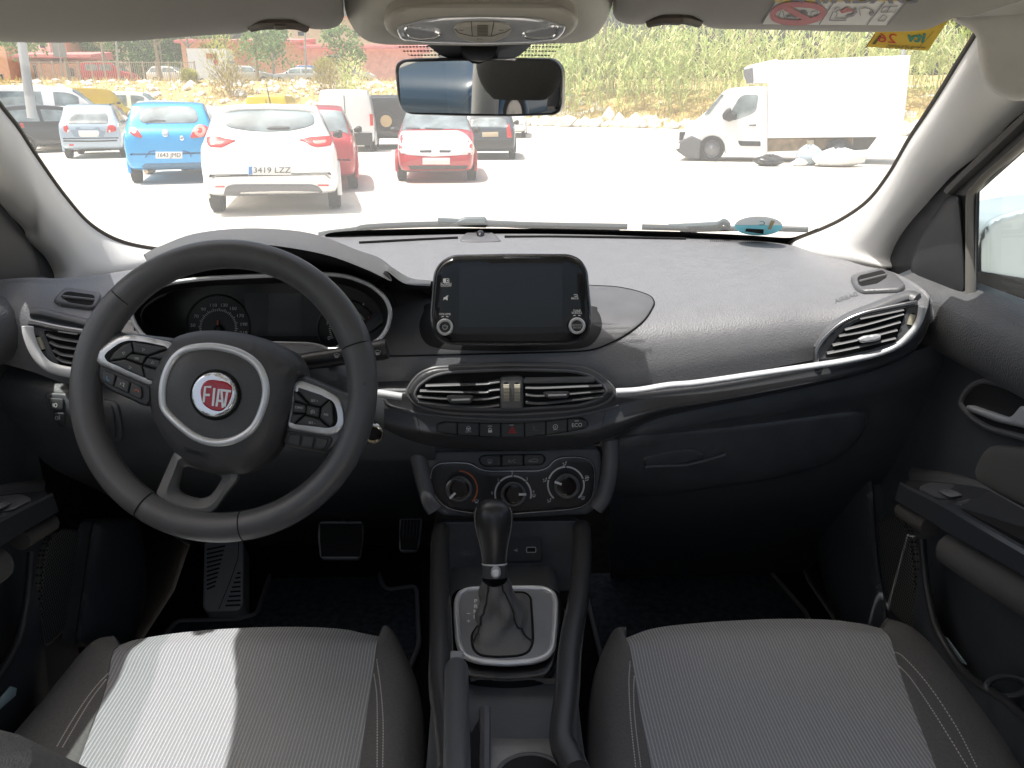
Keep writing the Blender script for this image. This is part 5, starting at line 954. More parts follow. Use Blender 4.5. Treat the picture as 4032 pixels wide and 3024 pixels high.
# corner piece at the right pillar top
CP2 = Plane(PX(cC(2100, 450), .60), (-.75, -.6, -.2)); m_ = MB(); m_.pil(CP2, rpoly(pl(cC, (1760, 130), (1850, 165), (1915, 215), (1925, 300), (1938, 420), (1965, 515), (2040, 592), (2140, 628), (2212, 628), (2700, 560), (2700, -400), (1900, -400), (1800, 60)), 30), -.012, .006, 40, step=30, hb=-.06); m_.build('pillar_head', BEIGE, hl)
CP3 = Plane(PX(cA(-400, 300), -.68), (.75, -.6, -.2)); m_ = MB(); m_.pil(CP3, rpoly(pl(cA, (-300, 100), (-340, 420), (-500, 560), (-800, 560), (-800, -500), (-300, -500)), 30), -.012, .006, 40, step=50, hb=-.06); m_.build('pillar_head', BEIGE, hl)
oc = thing('overhead_console', 'beige overhead console with a chrome panel of reading lamps above the mirror', 'overhead console', OP.at(cB(945, 20)))
m_ = MB(); m_.pil(OP, rpoly(pl(cB, (332, 130), (345, 92), (385, 60), (460, 33), (600, 20), (945, 14), (1300, 18), (1450, 33), (1525, 78), (1548, 122), (1520, 190), (1450, 242), (1370, 266), (945, 278), (500, 268), (400, 232), (345, 182)), 24), -.004, .010, 26, step=16, hb=-.03); m_.build('surround', mat('beige_console_plastic', (.48, .455, .41), .6), oc)
m_ = MB(); m_.pil(OP, rpoly(pl(cB, (413, 186), (430, 158), (590, 116), (700, 105), (945, 100), (1200, 105), (1300, 111), (1468, 160), (1456, 198), (1412, 246), (1280, 264), (945, 274), (600, 266), (442, 248)), 16), .0105, .015, 14, step=14, hb=.004); cpn = m_.build('chrome_panel', mat('soft_chrome', (.66, .68, .72), .14, .35, spec=.9, coat=.5), oc)
for p in ([(462, 196), (472, 172), (500, 168), (640, 190), (690, 212), (660, 234), (560, 246), (492, 232)], [(1195, 215), (1215, 200), (1390, 162), (1420, 166), (1408, 210), (1380, 232), (1270, 238), (1220, 230)]):
    m_ = MB(); m_.pil(OP, rpoly(pl(cB, *p), 10), .0155, .0175, 5, hb=.012); lm = m_.build('reading_lamp', mat('lamp_lens', (.36, .37, .40), .15, spec=.8), cpn)
    m_ = MB(); m_.tubeS(OP, rpoly(pl(cB, *p), 10), .0165, .0016, True, k=6); m_.build('lamp_bezel', CHROME, cpn)
m_ = MB(); m_.pil(OP, rpoly(pl(cB, (766, 182), (776, 155), (830, 136), (945, 131), (1060, 136), (1112, 152), (1132, 182), (1112, 220), (1040, 254), (940, 270), (850, 256), (786, 222)), 14), .015, .020, 8, step=10, hb=.008); swb = m_.build('lamp_switch', MATS['beige_console_plastic'], oc)
m_ = MB()
for x0, x1 in ((878, 884), (1020, 1002)): m_.stroke(OP, pl(cB, (x0, 132), (x1, 225)), 2.5, .0208)
m_.stroke(OP, pl(cB, (775, 180), (800, 205), (884, 225), (1002, 225), (1090, 200), (1125, 178)), 2, .0208); m_.build('switch_joint', GROOVE, swb)
m_ = MB(); [m_.stroke(OP, pl(cB, (915, y), (982, y - 1)), 4.5, .0215) for y in range(160, 225, 9)]; m_.stroke(OP, pl(cB, (805, 188), (830, 190)), 3, .021); m_.stroke(OP, pl(cB, (1050, 190), (1078, 188)), 3, .021); m_.stroke(OP, circ(cB(920, 244), 3, 10), 1.5, .0208, True); m_.stroke(OP, pl(cB, (930, 244), (948, 244)), 2, .0208); m_.build('switch_grip_lines', mat('line_brown', (.18, .16, .13), .6), swb)
def visor(label, poly, bar, nub, Yf, ref):
    VPn = Plane(PY(ref, Yf), (0, -.16, -.987)); r_ = thing('sun_visor', label, 'sun visor', PY(ref, Yf), group='sun visors')
    m_ = MB(); m_.pil(VPn, poly, -.010, .002, 40, step=30, hb=-.022); vo = m_.build('visor_panel', VISOR, r_)
    b_ = MB(); b_.tube([VPn.at(p, -.004) for p in bar], .0055, n=12, k=8); b_.build('hinge_bar', mat('taupe_plastic', (.13, .11, .09), .5), r_)
    b_ = MB(); CN = Plane(VPn.at(nub[0], -.004), (0, -1, -.2)); b_.pil(CN, rpoly(nub, 8), .004, .010, 8, hb=-.012); b_.build('visor_clip', mat('clip_taupe', (.16, .14, .115), .5), r_)
    return r_, VPn, vo
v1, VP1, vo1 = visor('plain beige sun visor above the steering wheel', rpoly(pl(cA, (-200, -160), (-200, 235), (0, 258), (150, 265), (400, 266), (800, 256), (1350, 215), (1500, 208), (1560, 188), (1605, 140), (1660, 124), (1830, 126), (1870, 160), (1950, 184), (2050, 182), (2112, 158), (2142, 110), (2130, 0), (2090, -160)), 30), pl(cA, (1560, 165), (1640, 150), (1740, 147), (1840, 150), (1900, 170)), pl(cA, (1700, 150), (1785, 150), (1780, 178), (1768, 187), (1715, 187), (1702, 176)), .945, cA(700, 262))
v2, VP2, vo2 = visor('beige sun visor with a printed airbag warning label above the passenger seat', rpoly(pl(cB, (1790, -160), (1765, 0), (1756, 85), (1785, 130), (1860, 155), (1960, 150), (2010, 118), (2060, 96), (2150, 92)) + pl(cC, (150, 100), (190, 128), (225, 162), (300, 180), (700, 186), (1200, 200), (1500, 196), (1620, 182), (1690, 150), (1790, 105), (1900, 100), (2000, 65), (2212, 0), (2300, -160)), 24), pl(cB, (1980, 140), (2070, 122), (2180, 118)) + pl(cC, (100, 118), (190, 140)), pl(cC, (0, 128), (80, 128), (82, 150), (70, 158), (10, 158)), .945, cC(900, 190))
# airbag label
lb = MB(); LH = .0032; lb.pil(VP2, pl(cR, (270, 265), (410, 28), (1860, 12), (1640, 276)), LH - .0008, LH - .0008, 1, step=60, hb=LH - .0012); lbo = lb.build('warning_label', mat('label_white', (.62, .60, .55), .5), v2)
lb = MB(); lb.pil(VP2, pl(cR, (410, 28), (460, -150), (1990, -150), (1860, 12)), LH - .0007, LH - .0007, 1, step=60, hb=LH - .0012); lb.build('yellow_header', mat('label_yellow', (.50, .36, .03), .5), lbo)
lb = MB(); lb.stroke(VP2, sm(pl(cR, (395, 165), (430, 105), (540, 60), (700, 52), (860, 70), (945, 125), (920, 180), (850, 215), (720, 245), (560, 245), (430, 215)), 50), 22, LH, True); lb.stroke(VP2, pl(cR, (530, 85), (800, 225)), 22, LH + .0001); lb.build('prohibition_ring', mat('label_red', (.42, .03, .03), .5), lbo)
lb = MB(); lb.text(VP2, 'AIRBAG', cR(1350, -25), 52, LH, sx=1.9, shear=.6, bold=.02); lb.pil(VP2, pl(cR, (585, 20), (680, -80), (760, 20)), LH - .0003, LH - .0003, 1, hb=LH - .0006)
for pts, w in (([(275, 265), (415, 28)], 4), ([(1640, 276), (1860, 12)], 5), ([(900, 268), (1060, 25)], 4), ([(1420, 272), (1615, 22)], 4), ([(465, 210), (460, 180), (480, 125), (505, 125), (520, 195), (640, 210), (650, 198)], 3), ([(540, 180), (600, 172), (655, 188)], 7), ([(700, 125), (770, 145), (760, 165)], 8), ([(800, 160), (830, 125), (880, 118), (875, 160), (830, 185), (805, 170)], 3),
               ([(1010, 220), (1050, 130), (1090, 130), (1095, 160), (1070, 195), (1200, 205), (1190, 225), (1010, 225)], 3), ([(1060, 105), (1090, 85), (1130, 85), (1115, 110), (1080, 125)], 3), ([(1195, 183), (1270, 165), (1300, 130), (1285, 90)], 10), ([(1350, 170), (1335, 100), (1400, 85), (1470, 105), (1495, 140)], 3), ([(1450, 165), (1490, 130)], 12),
               ([(1570, 130), (1600, 78), (1755, 70), (1720, 130), (1570, 135)], 3), ([(1640, 130), (1670, 75)], 3), ([(1540, 228), (1600, 160), (1640, 185), (1610, 228), (1540, 230)], 3)): lb.stroke(VP2, pl(cR, *pts), w, LH)
lb.pil(VP2, circ(cR(728, 128), 9, 14, 5), LH, LH, 1, hb=LH - .0003); lb.build('label_print', mat('label_ink', (.06, .06, .075), .5), lbo)
lb = MB(); lb.stroke(VP2, pl(cR, (1130, 130), (1210, 90), (1280, 120), (1200, 125), (1140, 135)), 9, LH); lb.build('label_figure', mat('label_red2', (.42, .05, .04), .5), lbo)
# rear view mirror
mv = thing('rear_view_mirror', 'black framed rear view mirror hanging from the windscreen', 'mirror', PY(cB(930, 360), 1.06))
MN = Vector((-.22, -1, -.055)).normalized(); MP = Plane(PY(cB(930, 540), 1.06), MN)
mo = rpoly(pl(cB, (404, 440), (412, 395), (450, 370), (560, 360), (930, 357), (1370, 361), (1410, 378), (1442, 420), (1450, 480), (1446, 655), (1434, 695), (1390, 718), (1100, 726), (800, 722), (500, 712), (450, 690), (422, 630)), 24)
m_ = MB(); m_.pil(MP, mo, -.006, .002, 12, step=20, hb=-.028, back=True); m_.build('housing', mat('mirror_black', (.010, .010, .011), .3), mv)
m_ = MB(); m_.pil(MP, rpoly(pl(cB, (426, 440), (436, 405), (470, 386), (780, 379), (1370, 379), (1410, 392), (1430, 430), (1432, 500), (1424, 670), (1385, 703), (1100, 711), (470, 699), (440, 665)), 20), .0026, .0026, 1, step=40, hb=.0); m_.build('mirror_glass', mat('interior_mirror', (.42, .42, .41), .015, 1.0), mv, smooth=False)
m_ = MB(); a, b_ = PY(cB(926, 380), 1.085), WS.at(cB(926, 268), .006); m_.tube([a, a.lerp(b_, .4), b_], [.026, .021, .023], n=10, k=16); m_.build('stalk', BLACK, mv)

# ================================================================== WIPERS, STICKERS
WO = lambda p, h=-.02: WS.at(p, 0) + ray(p).normalized() * (-h)
wp = thing('windscreen_wiper', 'long dark wiper blade lying along the foot of the windscreen', 'wiper', WO(cB(900, 1400)), group='windscreen wipers')
m_ = MB(); m_.tube([WO(p) for p in cr(pl(cA, (1985, 1462), (2050, 1450), (2212, 1430)) + pl(cB, (240, 1412), (600, 1396), (1000, 1394), (1400, 1402), (1850, 1410)), 60)], .0062, k=8); m_.build('blade', mat('wiper_grey', (.05, .06, .065), .4), wp)
m_ = MB(); m_.tube([WO(p, -.032) for p in pl(cB, (670, 1374), (880, 1384), (1300, 1404), (1800, 1424))], .007, n=20, k=8); m_.build('arm', mat('wiper_arm', (.09, .12, .13), .4), wp)
m_ = MB(); WPl = Plane(WO(cB(900, 1375), -.03), (0, -1, .4)); m_.pil(WPl, rpoly(pl(cB, (785, 1385), (800, 1362), (840, 1348), (960, 1346), (975, 1360), (975, 1400), (800, 1395)), 8), .004, .012, 8, hb=-.02); m_.build('arm_joint', MATS['wiper_arm'], wp)
wp = thing('windscreen_wiper', 'short wiper arm ending beside the round sticker on the windscreen', 'wiper', WO(cC(100, 1420)), group='windscreen wipers')
m_ = MB(); m_.tube([WO(p) for p in cr(pl(cB, (1940, 1412), (2212, 1420)) + pl(cC, (100, 1428), (500, 1420), (870, 1428)), 40)], .006, k=8); m_.build('blade', MATS['wiper_grey'], wp)
m_ = MB(); m_.tube([WO(p, -.03) for p in pl(cC, (0, 1412), (200, 1402), (310, 1395), (345, 1378), (370, 1400))], .006, n=24, k=8); m_.build('arm', MATS['wiper_arm'], wp)
sk = thing('inspection_sticker', 'yellow inspection sticker in the top right corner of the windscreen, seen from behind', 'sticker', WS.at(cC(1450, 230)))
m_ = MB(); m_.pil(WS, pl(cR, (1405, 482), (1500, 340), (1580, 200), (2300, 200), (2085, 525)), .0035, .0036, 1, step=40, hb=.003); m_.build('sticker_sheet', mat('sticker_yellow', (.86, .58, .06), .6), sk)
m_ = MB(); m_.text(WS, '26', cR(1640, 385), 38, .0045, ang=4, mirror=True, sx=1.5); m_.build('year_print', REDP, sk)
m_ = MB(); m_.text(WS, 'itv', cR(1960, 375), 40, .0045, ang=4, mirror=True, sx=1.3, shear=.2, bold=.03); m_.build('logo_print', GREENP, sk)
m_ = MB(); m_.text(WS, 'www.itv.com', cR(1850, 470), 12, .0045, ang=4, mirror=True, sx=1.7); m_.text(WS, '972 290 751', cR(1770, 490), 11, .0045, ang=4, mirror=True, sx=1.4); m_.pil(WS, pl(cR, (1475, 445), (1555, 350), (1580, 355), (1510, 450)), .0042, .0042, 1, hb=.004); m_.stroke(WS, pl(cR, (1405, 484), (1505, 335)), 4, .0045); m_.stroke(WS, pl(cR, (1960, 510), (2150, 300)), 1.5, .0045); m_.build('small_print', mat('sticker_ink', (.16, .12, .04), .6), sk)
eb = thing('environment_badge', 'round white and blue environment badge on the lower right of the windscreen', 'sticker', WS.at(cC(560, 1400)))
m_ = MB(); ec2 = cC(562, 1392); m_.pil(WS, circ(ec2, 94, 40, 37), .0042, .0043, 1, step=16, hb=.004); m_.build('badge_disc', mat('badge_white', (.92, .98, .98), .5), eb)
m_ = MB(); m_.pil(WS, [p for p in circ(ec2, 95, 40, 37.5, 176, 364)], .005, .0051, 1, step=12, hb=.0046); m_.build('badge_blue_half', mat('badge_blue', (.30, .86, 1.0), .5), eb)
m_ = MB(); m_.text(WS, 'C', cC(585, 1375), 17, .0055, mirror=True, sx=1.5); m_.build('badge_letter', mat('badge_letter_blue', (.10, .35, .45), .5), eb)
m_ = MB(); m_.pil(WS, pl(cC, (485, 1407), (595, 1412), (592, 1440), (480, 1424)), .0056, .0056, 1, hb=.0052); m_.build('badge_dark_bar', BLACK, eb)
m_ = MB(); m_.pil(WS, pl(cC, (640, 1358), (664, 1360), (640, 1412), (620, 1410)), .0056, .0056, 1, hb=.0052); m_.build('badge_hologram', mat('badge_tan', (.45, .36, .22), .5), eb)
# ================================================================== OUTSIDE: lot, bank, street
def sstep(t): t = max(0., min(1., t)); return t * t * (3 - 2 * t)
def edge_y(x): return float(np.interp(x, [-80, -6, 2, 10, 20, 35, 60], [50, 50, 50, 43, 37, 31, 26]))
def gz(x, y):
    z = -.14 + .30 * sstep((y - 30) / 14)
    d = y - edge_y(x); k = sstep((x + 2) / 8)
    hL = 2.95 * sstep(d / 19); hR = 1.9 * sstep(d / 7) + 1.2 * sstep((d - 7) / 20)
    return z + hL * (1 - k) + hR * k
def gpt(uv):
    d = ray(uv); t = 2.0
    while t < 150:
        p = EYE + d * t
        if p.z <= gz(p.x, p.y): return p
        t += .05
    return EYE + d * 60
def at_depth(uv, Y): p = PY(uv, Y); return p
def _lot(nt, b):
    tc = nt.nodes.new('ShaderNodeTexCoord'); n1 = _noise(nt, .35, 5); n2 = _noise(nt, 14, 6, rough=.7)
    f = _math(nt, 'ADD', _math(nt, 'MULTIPLY', n1, .5), _math(nt, 'MULTIPLY', n2, .5))
    nt.links.new(_ramp(nt, f, [(.25, (.56, .49, .40)), (.5, (.70, .65, .57)), (.75, (.80, .77, .71))]), b.inputs['Base Color']); b.inputs['Roughness'].default_value = .95; _bump(nt, b, n2, .5, .02)
def _bank(nt, b):
    n1 = _noise(nt, .5, 6, rough=.65); n2 = _noise(nt, 3.5, 7, rough=.75); f = _math(nt, 'ADD', _math(nt, 'MULTIPLY', n1, .55), _math(nt, 'MULTIPLY', n2, .45))
    nt.links.new(_ramp(nt, f, [(.30, (.26, .20, .07)), (.42, (.50, .34, .12)), (.55, (.70, .52, .25)), (.70, (.82, .74, .58))]), b.inputs['Base Color']); b.inputs['Roughness'].default_value = 1; _bump(nt, b, n2, .8, .15)
LOT = node_mat('pale_sandy_lot', _lot); BANK = node_mat('ochre_bank_earth', _bank)
def grid_xy(xs, ys, dz=0): return [[(x, y, gz(x, y) + dz) for x in xs] for y in ys]
m_ = MB(); m_.grid(grid_xy(np.linspace(-90, 70, 90), np.linspace(-40, 58, 90))); tag(m_.build('parking_ground', LOT), None, None, kind='structure')
m_ = MB(); G = []
for y in np.linspace(0, 1, 46):
    row = []
    for x in np.linspace(-90, 70, 170):
        yy = edge_y(x) - 1.2 + y * (26 if True else 0); row.append((x, yy, gz(x, yy) + .05 - (.4 if y == 0 else 0) + rng.normal(0, .07)))
    G.append(row)
m_.grid(G); tag(m_.build('rocky_bank', BANK), None, None, kind='structure')
m_ = MB(); m_.grid([[(x, y, 3.06 + .008 * (y - 72)) for x in (-140, -60, -4, 2, 30, 140)] for y in (70.2, 90, 300, 900)]); tag(m_.build('upper_street', mat('street_pale', (.50, .46, .40), .9, var=.15, vscale=2)), None, None, kind='structure')
# loose stones and dry tufts of the bank
def rock(mb, p, s, seed):
    r_ = random.Random(seed); vs = []
    for d in ((1, 0, 0), (-1, 0, 0), (0, 1, 0), (0, -1, 0), (0, 0, 1), (0, 0, -1), (.6, .6, .5), (-.6, .6, .5), (.6, -.6, .5), (-.6, -.6, .5)): k = s * r_.uniform(.6, 1.15); vs.append(Vector(p) + Vector(d).normalized() * k)
    mb.add(vs, [(4, 6, 7), (4, 7, 9), (4, 9, 8), (4, 8, 6), (0, 2, 6), (2, 7, 6), (2, 1, 7), (1, 9, 7), (1, 3, 9), (3, 8, 9), (3, 0, 8), (0, 6, 8), (0, 5, 2), (2, 5, 1), (1, 5, 3), (3, 5, 0)])
m_ = MB(); q = random.Random(3)
for i in range(2600):
    x = q.uniform(-60, 6); d = q.random() ** 1.1 * 18; y = edge_y(x) + d - .8; rock(m_, (x, y, gz(x, y) + .05), q.choice((.10, .14, .18, .24, .34)) * q.uniform(.7, 1.3), i)
for i in range(420):
    x = q.uniform(2, 40); d = abs(q.gauss(0, 1.3)); y = edge_y(x) + d - 1.0; rock(m_, (x, y, gz(x, y) + .1), q.choice((.2, .3, .4, .55)) * q.uniform(.7, 1.3), i + 5000)
tag(m_.build('loose_stones', mat('white_limestone', (.80, .77, .70), .95, var=.15, vscale=3), smooth=False), 'pale limestone rubble scattered over the bank', 'stones', kind='stuff')
def leafmat(name, cols):
    def fn(nt, b):
        g = nt.nodes.new('ShaderNodeNewGeometry'); nt.links.new(_ramp(nt, g.outputs['Random Per Island'], [(i / (len(cols) - 1), c) for i, c in enumerate(cols)]), b.inputs['Base Color']); b.inputs['Roughness'].default_value = .6
        t = nt.nodes.new('ShaderNodeBsdfTranslucent'); nt.links.new(b.inputs['Base Color'].links[0].from_socket, t.inputs['Color']); mx = nt.nodes.new('ShaderNodeMixShader'); mx.inputs[0].default_value = .35
        nt.links.new(b.outputs[0], mx.inputs[1]); nt.links.new(t.outputs[0], mx.inputs[2]); nt.links.new(mx.outputs[0], nt.nodes['Material Output'].inputs['Surface'])
    return node_mat(name, fn)
REED = leafmat('cane_leaves', [(.36, .46, .13), (.48, .60, .20), (.60, .68, .28), (.70, .70, .36), (.80, .70, .42)])
DRY = leafmat('dry_grass', [(.46, .36, .14), (.62, .50, .22), (.74, .62, .34), (.42, .42, .16)])
LEAF = leafmat('tree_leaves', [(.10, .18, .05), (.16, .27, .08), (.22, .35, .11), (.30, .42, .15)])
LEAFD = leafmat('dark_tree_leaves', [(.09, .17, .05), (.15, .26, .08), (.22, .36, .12), (.30, .44, .16)])
BUSH = leafmat('yellow_green_leaves', [(.30, .34, .06), (.45, .46, .10), (.58, .54, .16), (.28, .30, .08)])
def blade(mb, p, d, L, w, droop, r_):
    side = Vector((-d.y, d.x, 0)); side = side.normalized() if side.length > .01 else Vector((1, 0, 0))
    a = Vector(p); b_ = a + d * L * .55; c = a + d * L + Vector((0, 0, -droop * L)); mb.add([a - side * w * .3, a + side * w * .3, b_ + side * w * .5, b_ - side * w * .5, c], [(0, 1, 2, 3), (3, 2, 4)])
m_ = MB(); q = random.Random(11)
for i in range(2300):
    x = q.uniform(1.0, 44) if i % 5 else q.uniform(1, 12); d = 1.6 + q.random() ** .8 * 10; y = edge_y(x) + d; z = gz(x, y); h = q.uniform(2.4, 4.3) * (0.55 + .45 * min(1, d / 4)); lean = Vector((q.gauss(0, .12), q.gauss(0, .10), 1)).normalized(); top_ = Vector((x, y, z)) + lean * h
    for k in range(9):
        f = q.uniform(.25, 1.0); p = Vector((x, y, z)).lerp(top_, f); a = q.uniform(0, 6.28); dv = Vector((math.cos(a) * .75, math.sin(a) * .75, q.uniform(.35, 1.1))).normalized(); blade(m_, p, dv, q.uniform(.5, 1.0), q.uniform(.05, .10), q.uniform(.15, .5), q)
    if i % 2: m_.add([Vector((x - .02, y, z)), Vector((x + .02, y, z)), top_ + Vector((.015, 0, 0)), top_ - Vector((.015, 0, 0))], [(0, 1, 2, 3)])
tag(m_.build('reed_bed', REED, smooth=False), 'tall green cane growing densely along the bank behind the truck', 'reeds', kind='stuff')
m_ = MB()
for i in range(5200):
    if i % 2: x = q.uniform(-55, 3); y = edge_y(x) + q.uniform(1, 19)
    else: x = q.uniform(1, 42); y = edge_y(x) + abs(q.gauss(0, 1.6)) - .2
    z = gz(x, y)
    for k in range(3): a = q.uniform(0, 6.28); blade(m_, (x + q.gauss(0, .08), y + q.gauss(0, .08), z), Vector((math.cos(a) * .4, math.sin(a) * .4, 1)).normalized(), q.uniform(.25, .75), .05, .15, q)
tag(m_.build('dry_grass', DRY, smooth=False), 'dry yellow grass tufts over the bank', 'grass', kind='stuff')
BARK = mat('pale_bark', (.42, .36, .28), .9, bump=('noise', 12, .6), var=.25, vscale=8)
def tree(label, x, y, h, cr_r, ch, seed, trunk=.16, leaf=LEAF, n=1500, group='trees along the upper street', z=None, low=.0):
    h = h - 2.7 if group == 'trees along the upper street' else h
    q = random.Random(seed); z = gz(x, y) if z is None else z; rt = thing('street_tree', label, 'tree', (x, y, z), group=group)
    m_ = MB(); lean = q.uniform(-.3, .3); top_ = Vector((x + lean, y, z + h - ch * .5)); m_.tube([Vector((x, y, z - .2)), Vector((x + lean * .4, y, z + (h - ch) * .6)), top_], [trunk, trunk * .75, trunk * .35], n=10, k=8)
    for k in range(5):
        f = q.uniform(.55, .95); a = q.uniform(0, 6.28); p = Vector((x, y, z)).lerp(top_, f); m_.tube([p, p + Vector((math.cos(a) * cr_r * .5, math.sin(a) * cr_r * .5, ch * .22))], [trunk * .35, trunk * .12], n=4, k=6)
    m_.build('trunk', BARK, rt); c = MB(); cl = []
    for k in range(16): a = q.uniform(0, 6.28); rr = cr_r * math.sqrt(q.random()) * .8; cl.append((Vector((x + lean + rr * math.cos(a), y + rr * math.sin(a), z + h - ch * q.uniform(.12, .9 + low))), cr_r * q.uniform(.28, .5)))
    for i in range(n):
        cc, r0 = q.choice(cl); v = Vector((q.gauss(0, 1), q.gauss(0, 1), q.gauss(0, .8))); v = v.normalized() * r0 * q.random() ** .4; p = cc + v; s = q.uniform(.10, .24); u = Vector((q.gauss(0, 1), q.gauss(0, 1), q.gauss(0, 1))).normalized(); w = u.cross(Vector((q.gauss(0, 1), q.gauss(0, 1), q.gauss(0, 1)))).normalized()
        c.add([p - u * s, p + w * s * .5, p + u * s, p - w * s * .5], [(0, 1, 2, 3)])
    c.build('crown', leaf, rt, smooth=False); return rt
def tpx(u, v, Y): p = PY((u, v), Y); return p
for lab, u, Y, h, r_, ch, sd_ in (('tree with thick bare pale trunk at the left end of the street', cA(430, 0)[0], 71.5, 9.5, 1.8, 3.4, 1), ('tree with brown trunk beside the red and white van', cA(655, 0)[0], 79, 10.5, 2.2, 3.6, 2), ('tree with slanting pale trunk in front of the dark hedge trees', cA(1000, 0)[0], 72, 9.5, 1.6, 3.2, 3), ('tree with dark trunk in front of the orange gatehouse', cA(1200, 0)[0], 80, 10, 2.0, 3.2, 4),
                                 ('slim pale trunked tree before the red roofed school', cA(1600, 0)[0], 72, 8.6, 2.6, 3.6, 5), ('round crowned tree close to the red school wall', cA(1700, 0)[0], 82, 8.6, 3.2, 4.2, 6), ('tree with white trunk left of the mirror', cB(120, 0)[0], 73, 8.0, 2.2, 4.2, 7), ('palm like tree behind the grey pole', cA(190, 0)[0], 76, 8.5, 2.6, 3.4, 8)): p = tpx(u, 300, Y); tree(lab, p.x, Y, h, r_, ch, sd_, n=1100, z=3.08, trunk=.2)
for i, (u, r_, h) in enumerate(((600, 3.0, 9), (760, 3.3, 10), (880, 3.4, 10.5), (1010, 3.0, 10), (1090, 2.5, 9.5), (480, 2.2, 7.5), (1300, 2.4, 9))):
    p = tpx(cA(u, 0)[0], 300, 92); tree('%s dense green tree %s' % (('broad', 'tall', 'tallest', 'leafy', 'narrow', 'low', 'dark')[i], ('behind the red and white van', 'left of the slim lamp post', 'behind the white parked car', 'right of the slanting trunk', 'beside the orange gatehouse', 'beside the porch roof', 'between the two orange buildings')[i]), p.x, 92 + i % 3, h, r_, h * .85, 20 + i, n=1900, leaf=LEAFD, group='dense trees behind the street', z=3.2, low=.1)
for i, (u, Y, h, r_) in enumerate(((cB(1700, 0)[0], 52, 9.5, 2.0), (cB(1940, 0)[0], 58, 9.2, 2.4), (cB(2065, 0)[0], 62, 9.5, 2.6), (cB(2190, 0)[0], 60, 9.5, 3.0), (cC(60, 0)[0], 66, 9, 3.2), (cB(1560, 0)[0], 64, 8.8, 2.4), (cC(480, 0)[0], 60, 8.5, 3))):
    p = tpx(u, 300, Y); tree('%s tree rising above the cane on the right' % ('white trunked', 'slender', 'pale trunked', 'bushy', 'wide', 'small', 'distant')[i], p.x, Y, h, r_, h * .5, 40 + i, n=900, leaf=LEAFD, group='trees above the cane')
def bush(label, x, y, s, seed, leaf=BUSH, n=700, group='shrubs on the bank', h=1.0):
    q = random.Random(seed); z = gz(x, y); rt = thing('shrub', label, 'shrub', (x, y, z), group=group); m_ = MB()
    for i in range(n): a = q.uniform(0, 6.28); rr = s * math.sqrt(q.random()) * .75; p = Vector((x + rr * math.cos(a), y + rr * math.sin(a), z + q.random() ** .7 * s * 1.5 * h * (1 - (rr / s) ** 2 * .6))); dv = Vector((math.cos(a) * .5, math.sin(a) * .5, q.uniform(.2, 1))).normalized(); blade(m_, p, dv, q.uniform(.2, .5), .07, .2, q)
    m_.build('foliage', leaf, rt, smooth=False)
    m_ = MB(); [m_.tube([Vector((x, y, z - .1)), Vector((x + q.uniform(-.4, .4) * s, y + q.uniform(-.3, .3) * s, z + s))], [.03, .012], n=4, k=5) for k in range(4)]; m_.build('stem', BARK, rt)
BUSHB = leafmat('brown_bush', [(.20, .16, .05), (.32, .25, .08), (.40, .32, .12), (.25, .24, .07)])
for lab, u, v, Y, s, lf, h in (('tall yellow green shrub in front of the white box van', 1380, 450, 66, 2.1, BUSH, 1.35), ('brownish low bush on the bank below the tall yellow shrub', 1430, 530, 61, 1.9, BUSHB, .8), ('brown bush on the bank below the blue car', 2060, 500, 62, 1.9, BUSHB, .9), ('yellow bush left of the white car by the mirror', 2020, 430, 67, 1.3, BUSH, 1.0), ('green cane clump just left of the mirror', 2190, 480, 56, 1.6, REED, 1.6), ('small yellow bush at the top of the bank', 1180, 490, 66, .9, BUSH, .8)):
    p = PY(cA(u, v), Y); bush(lab, p.x, Y, s, int(u), lf, h=h)

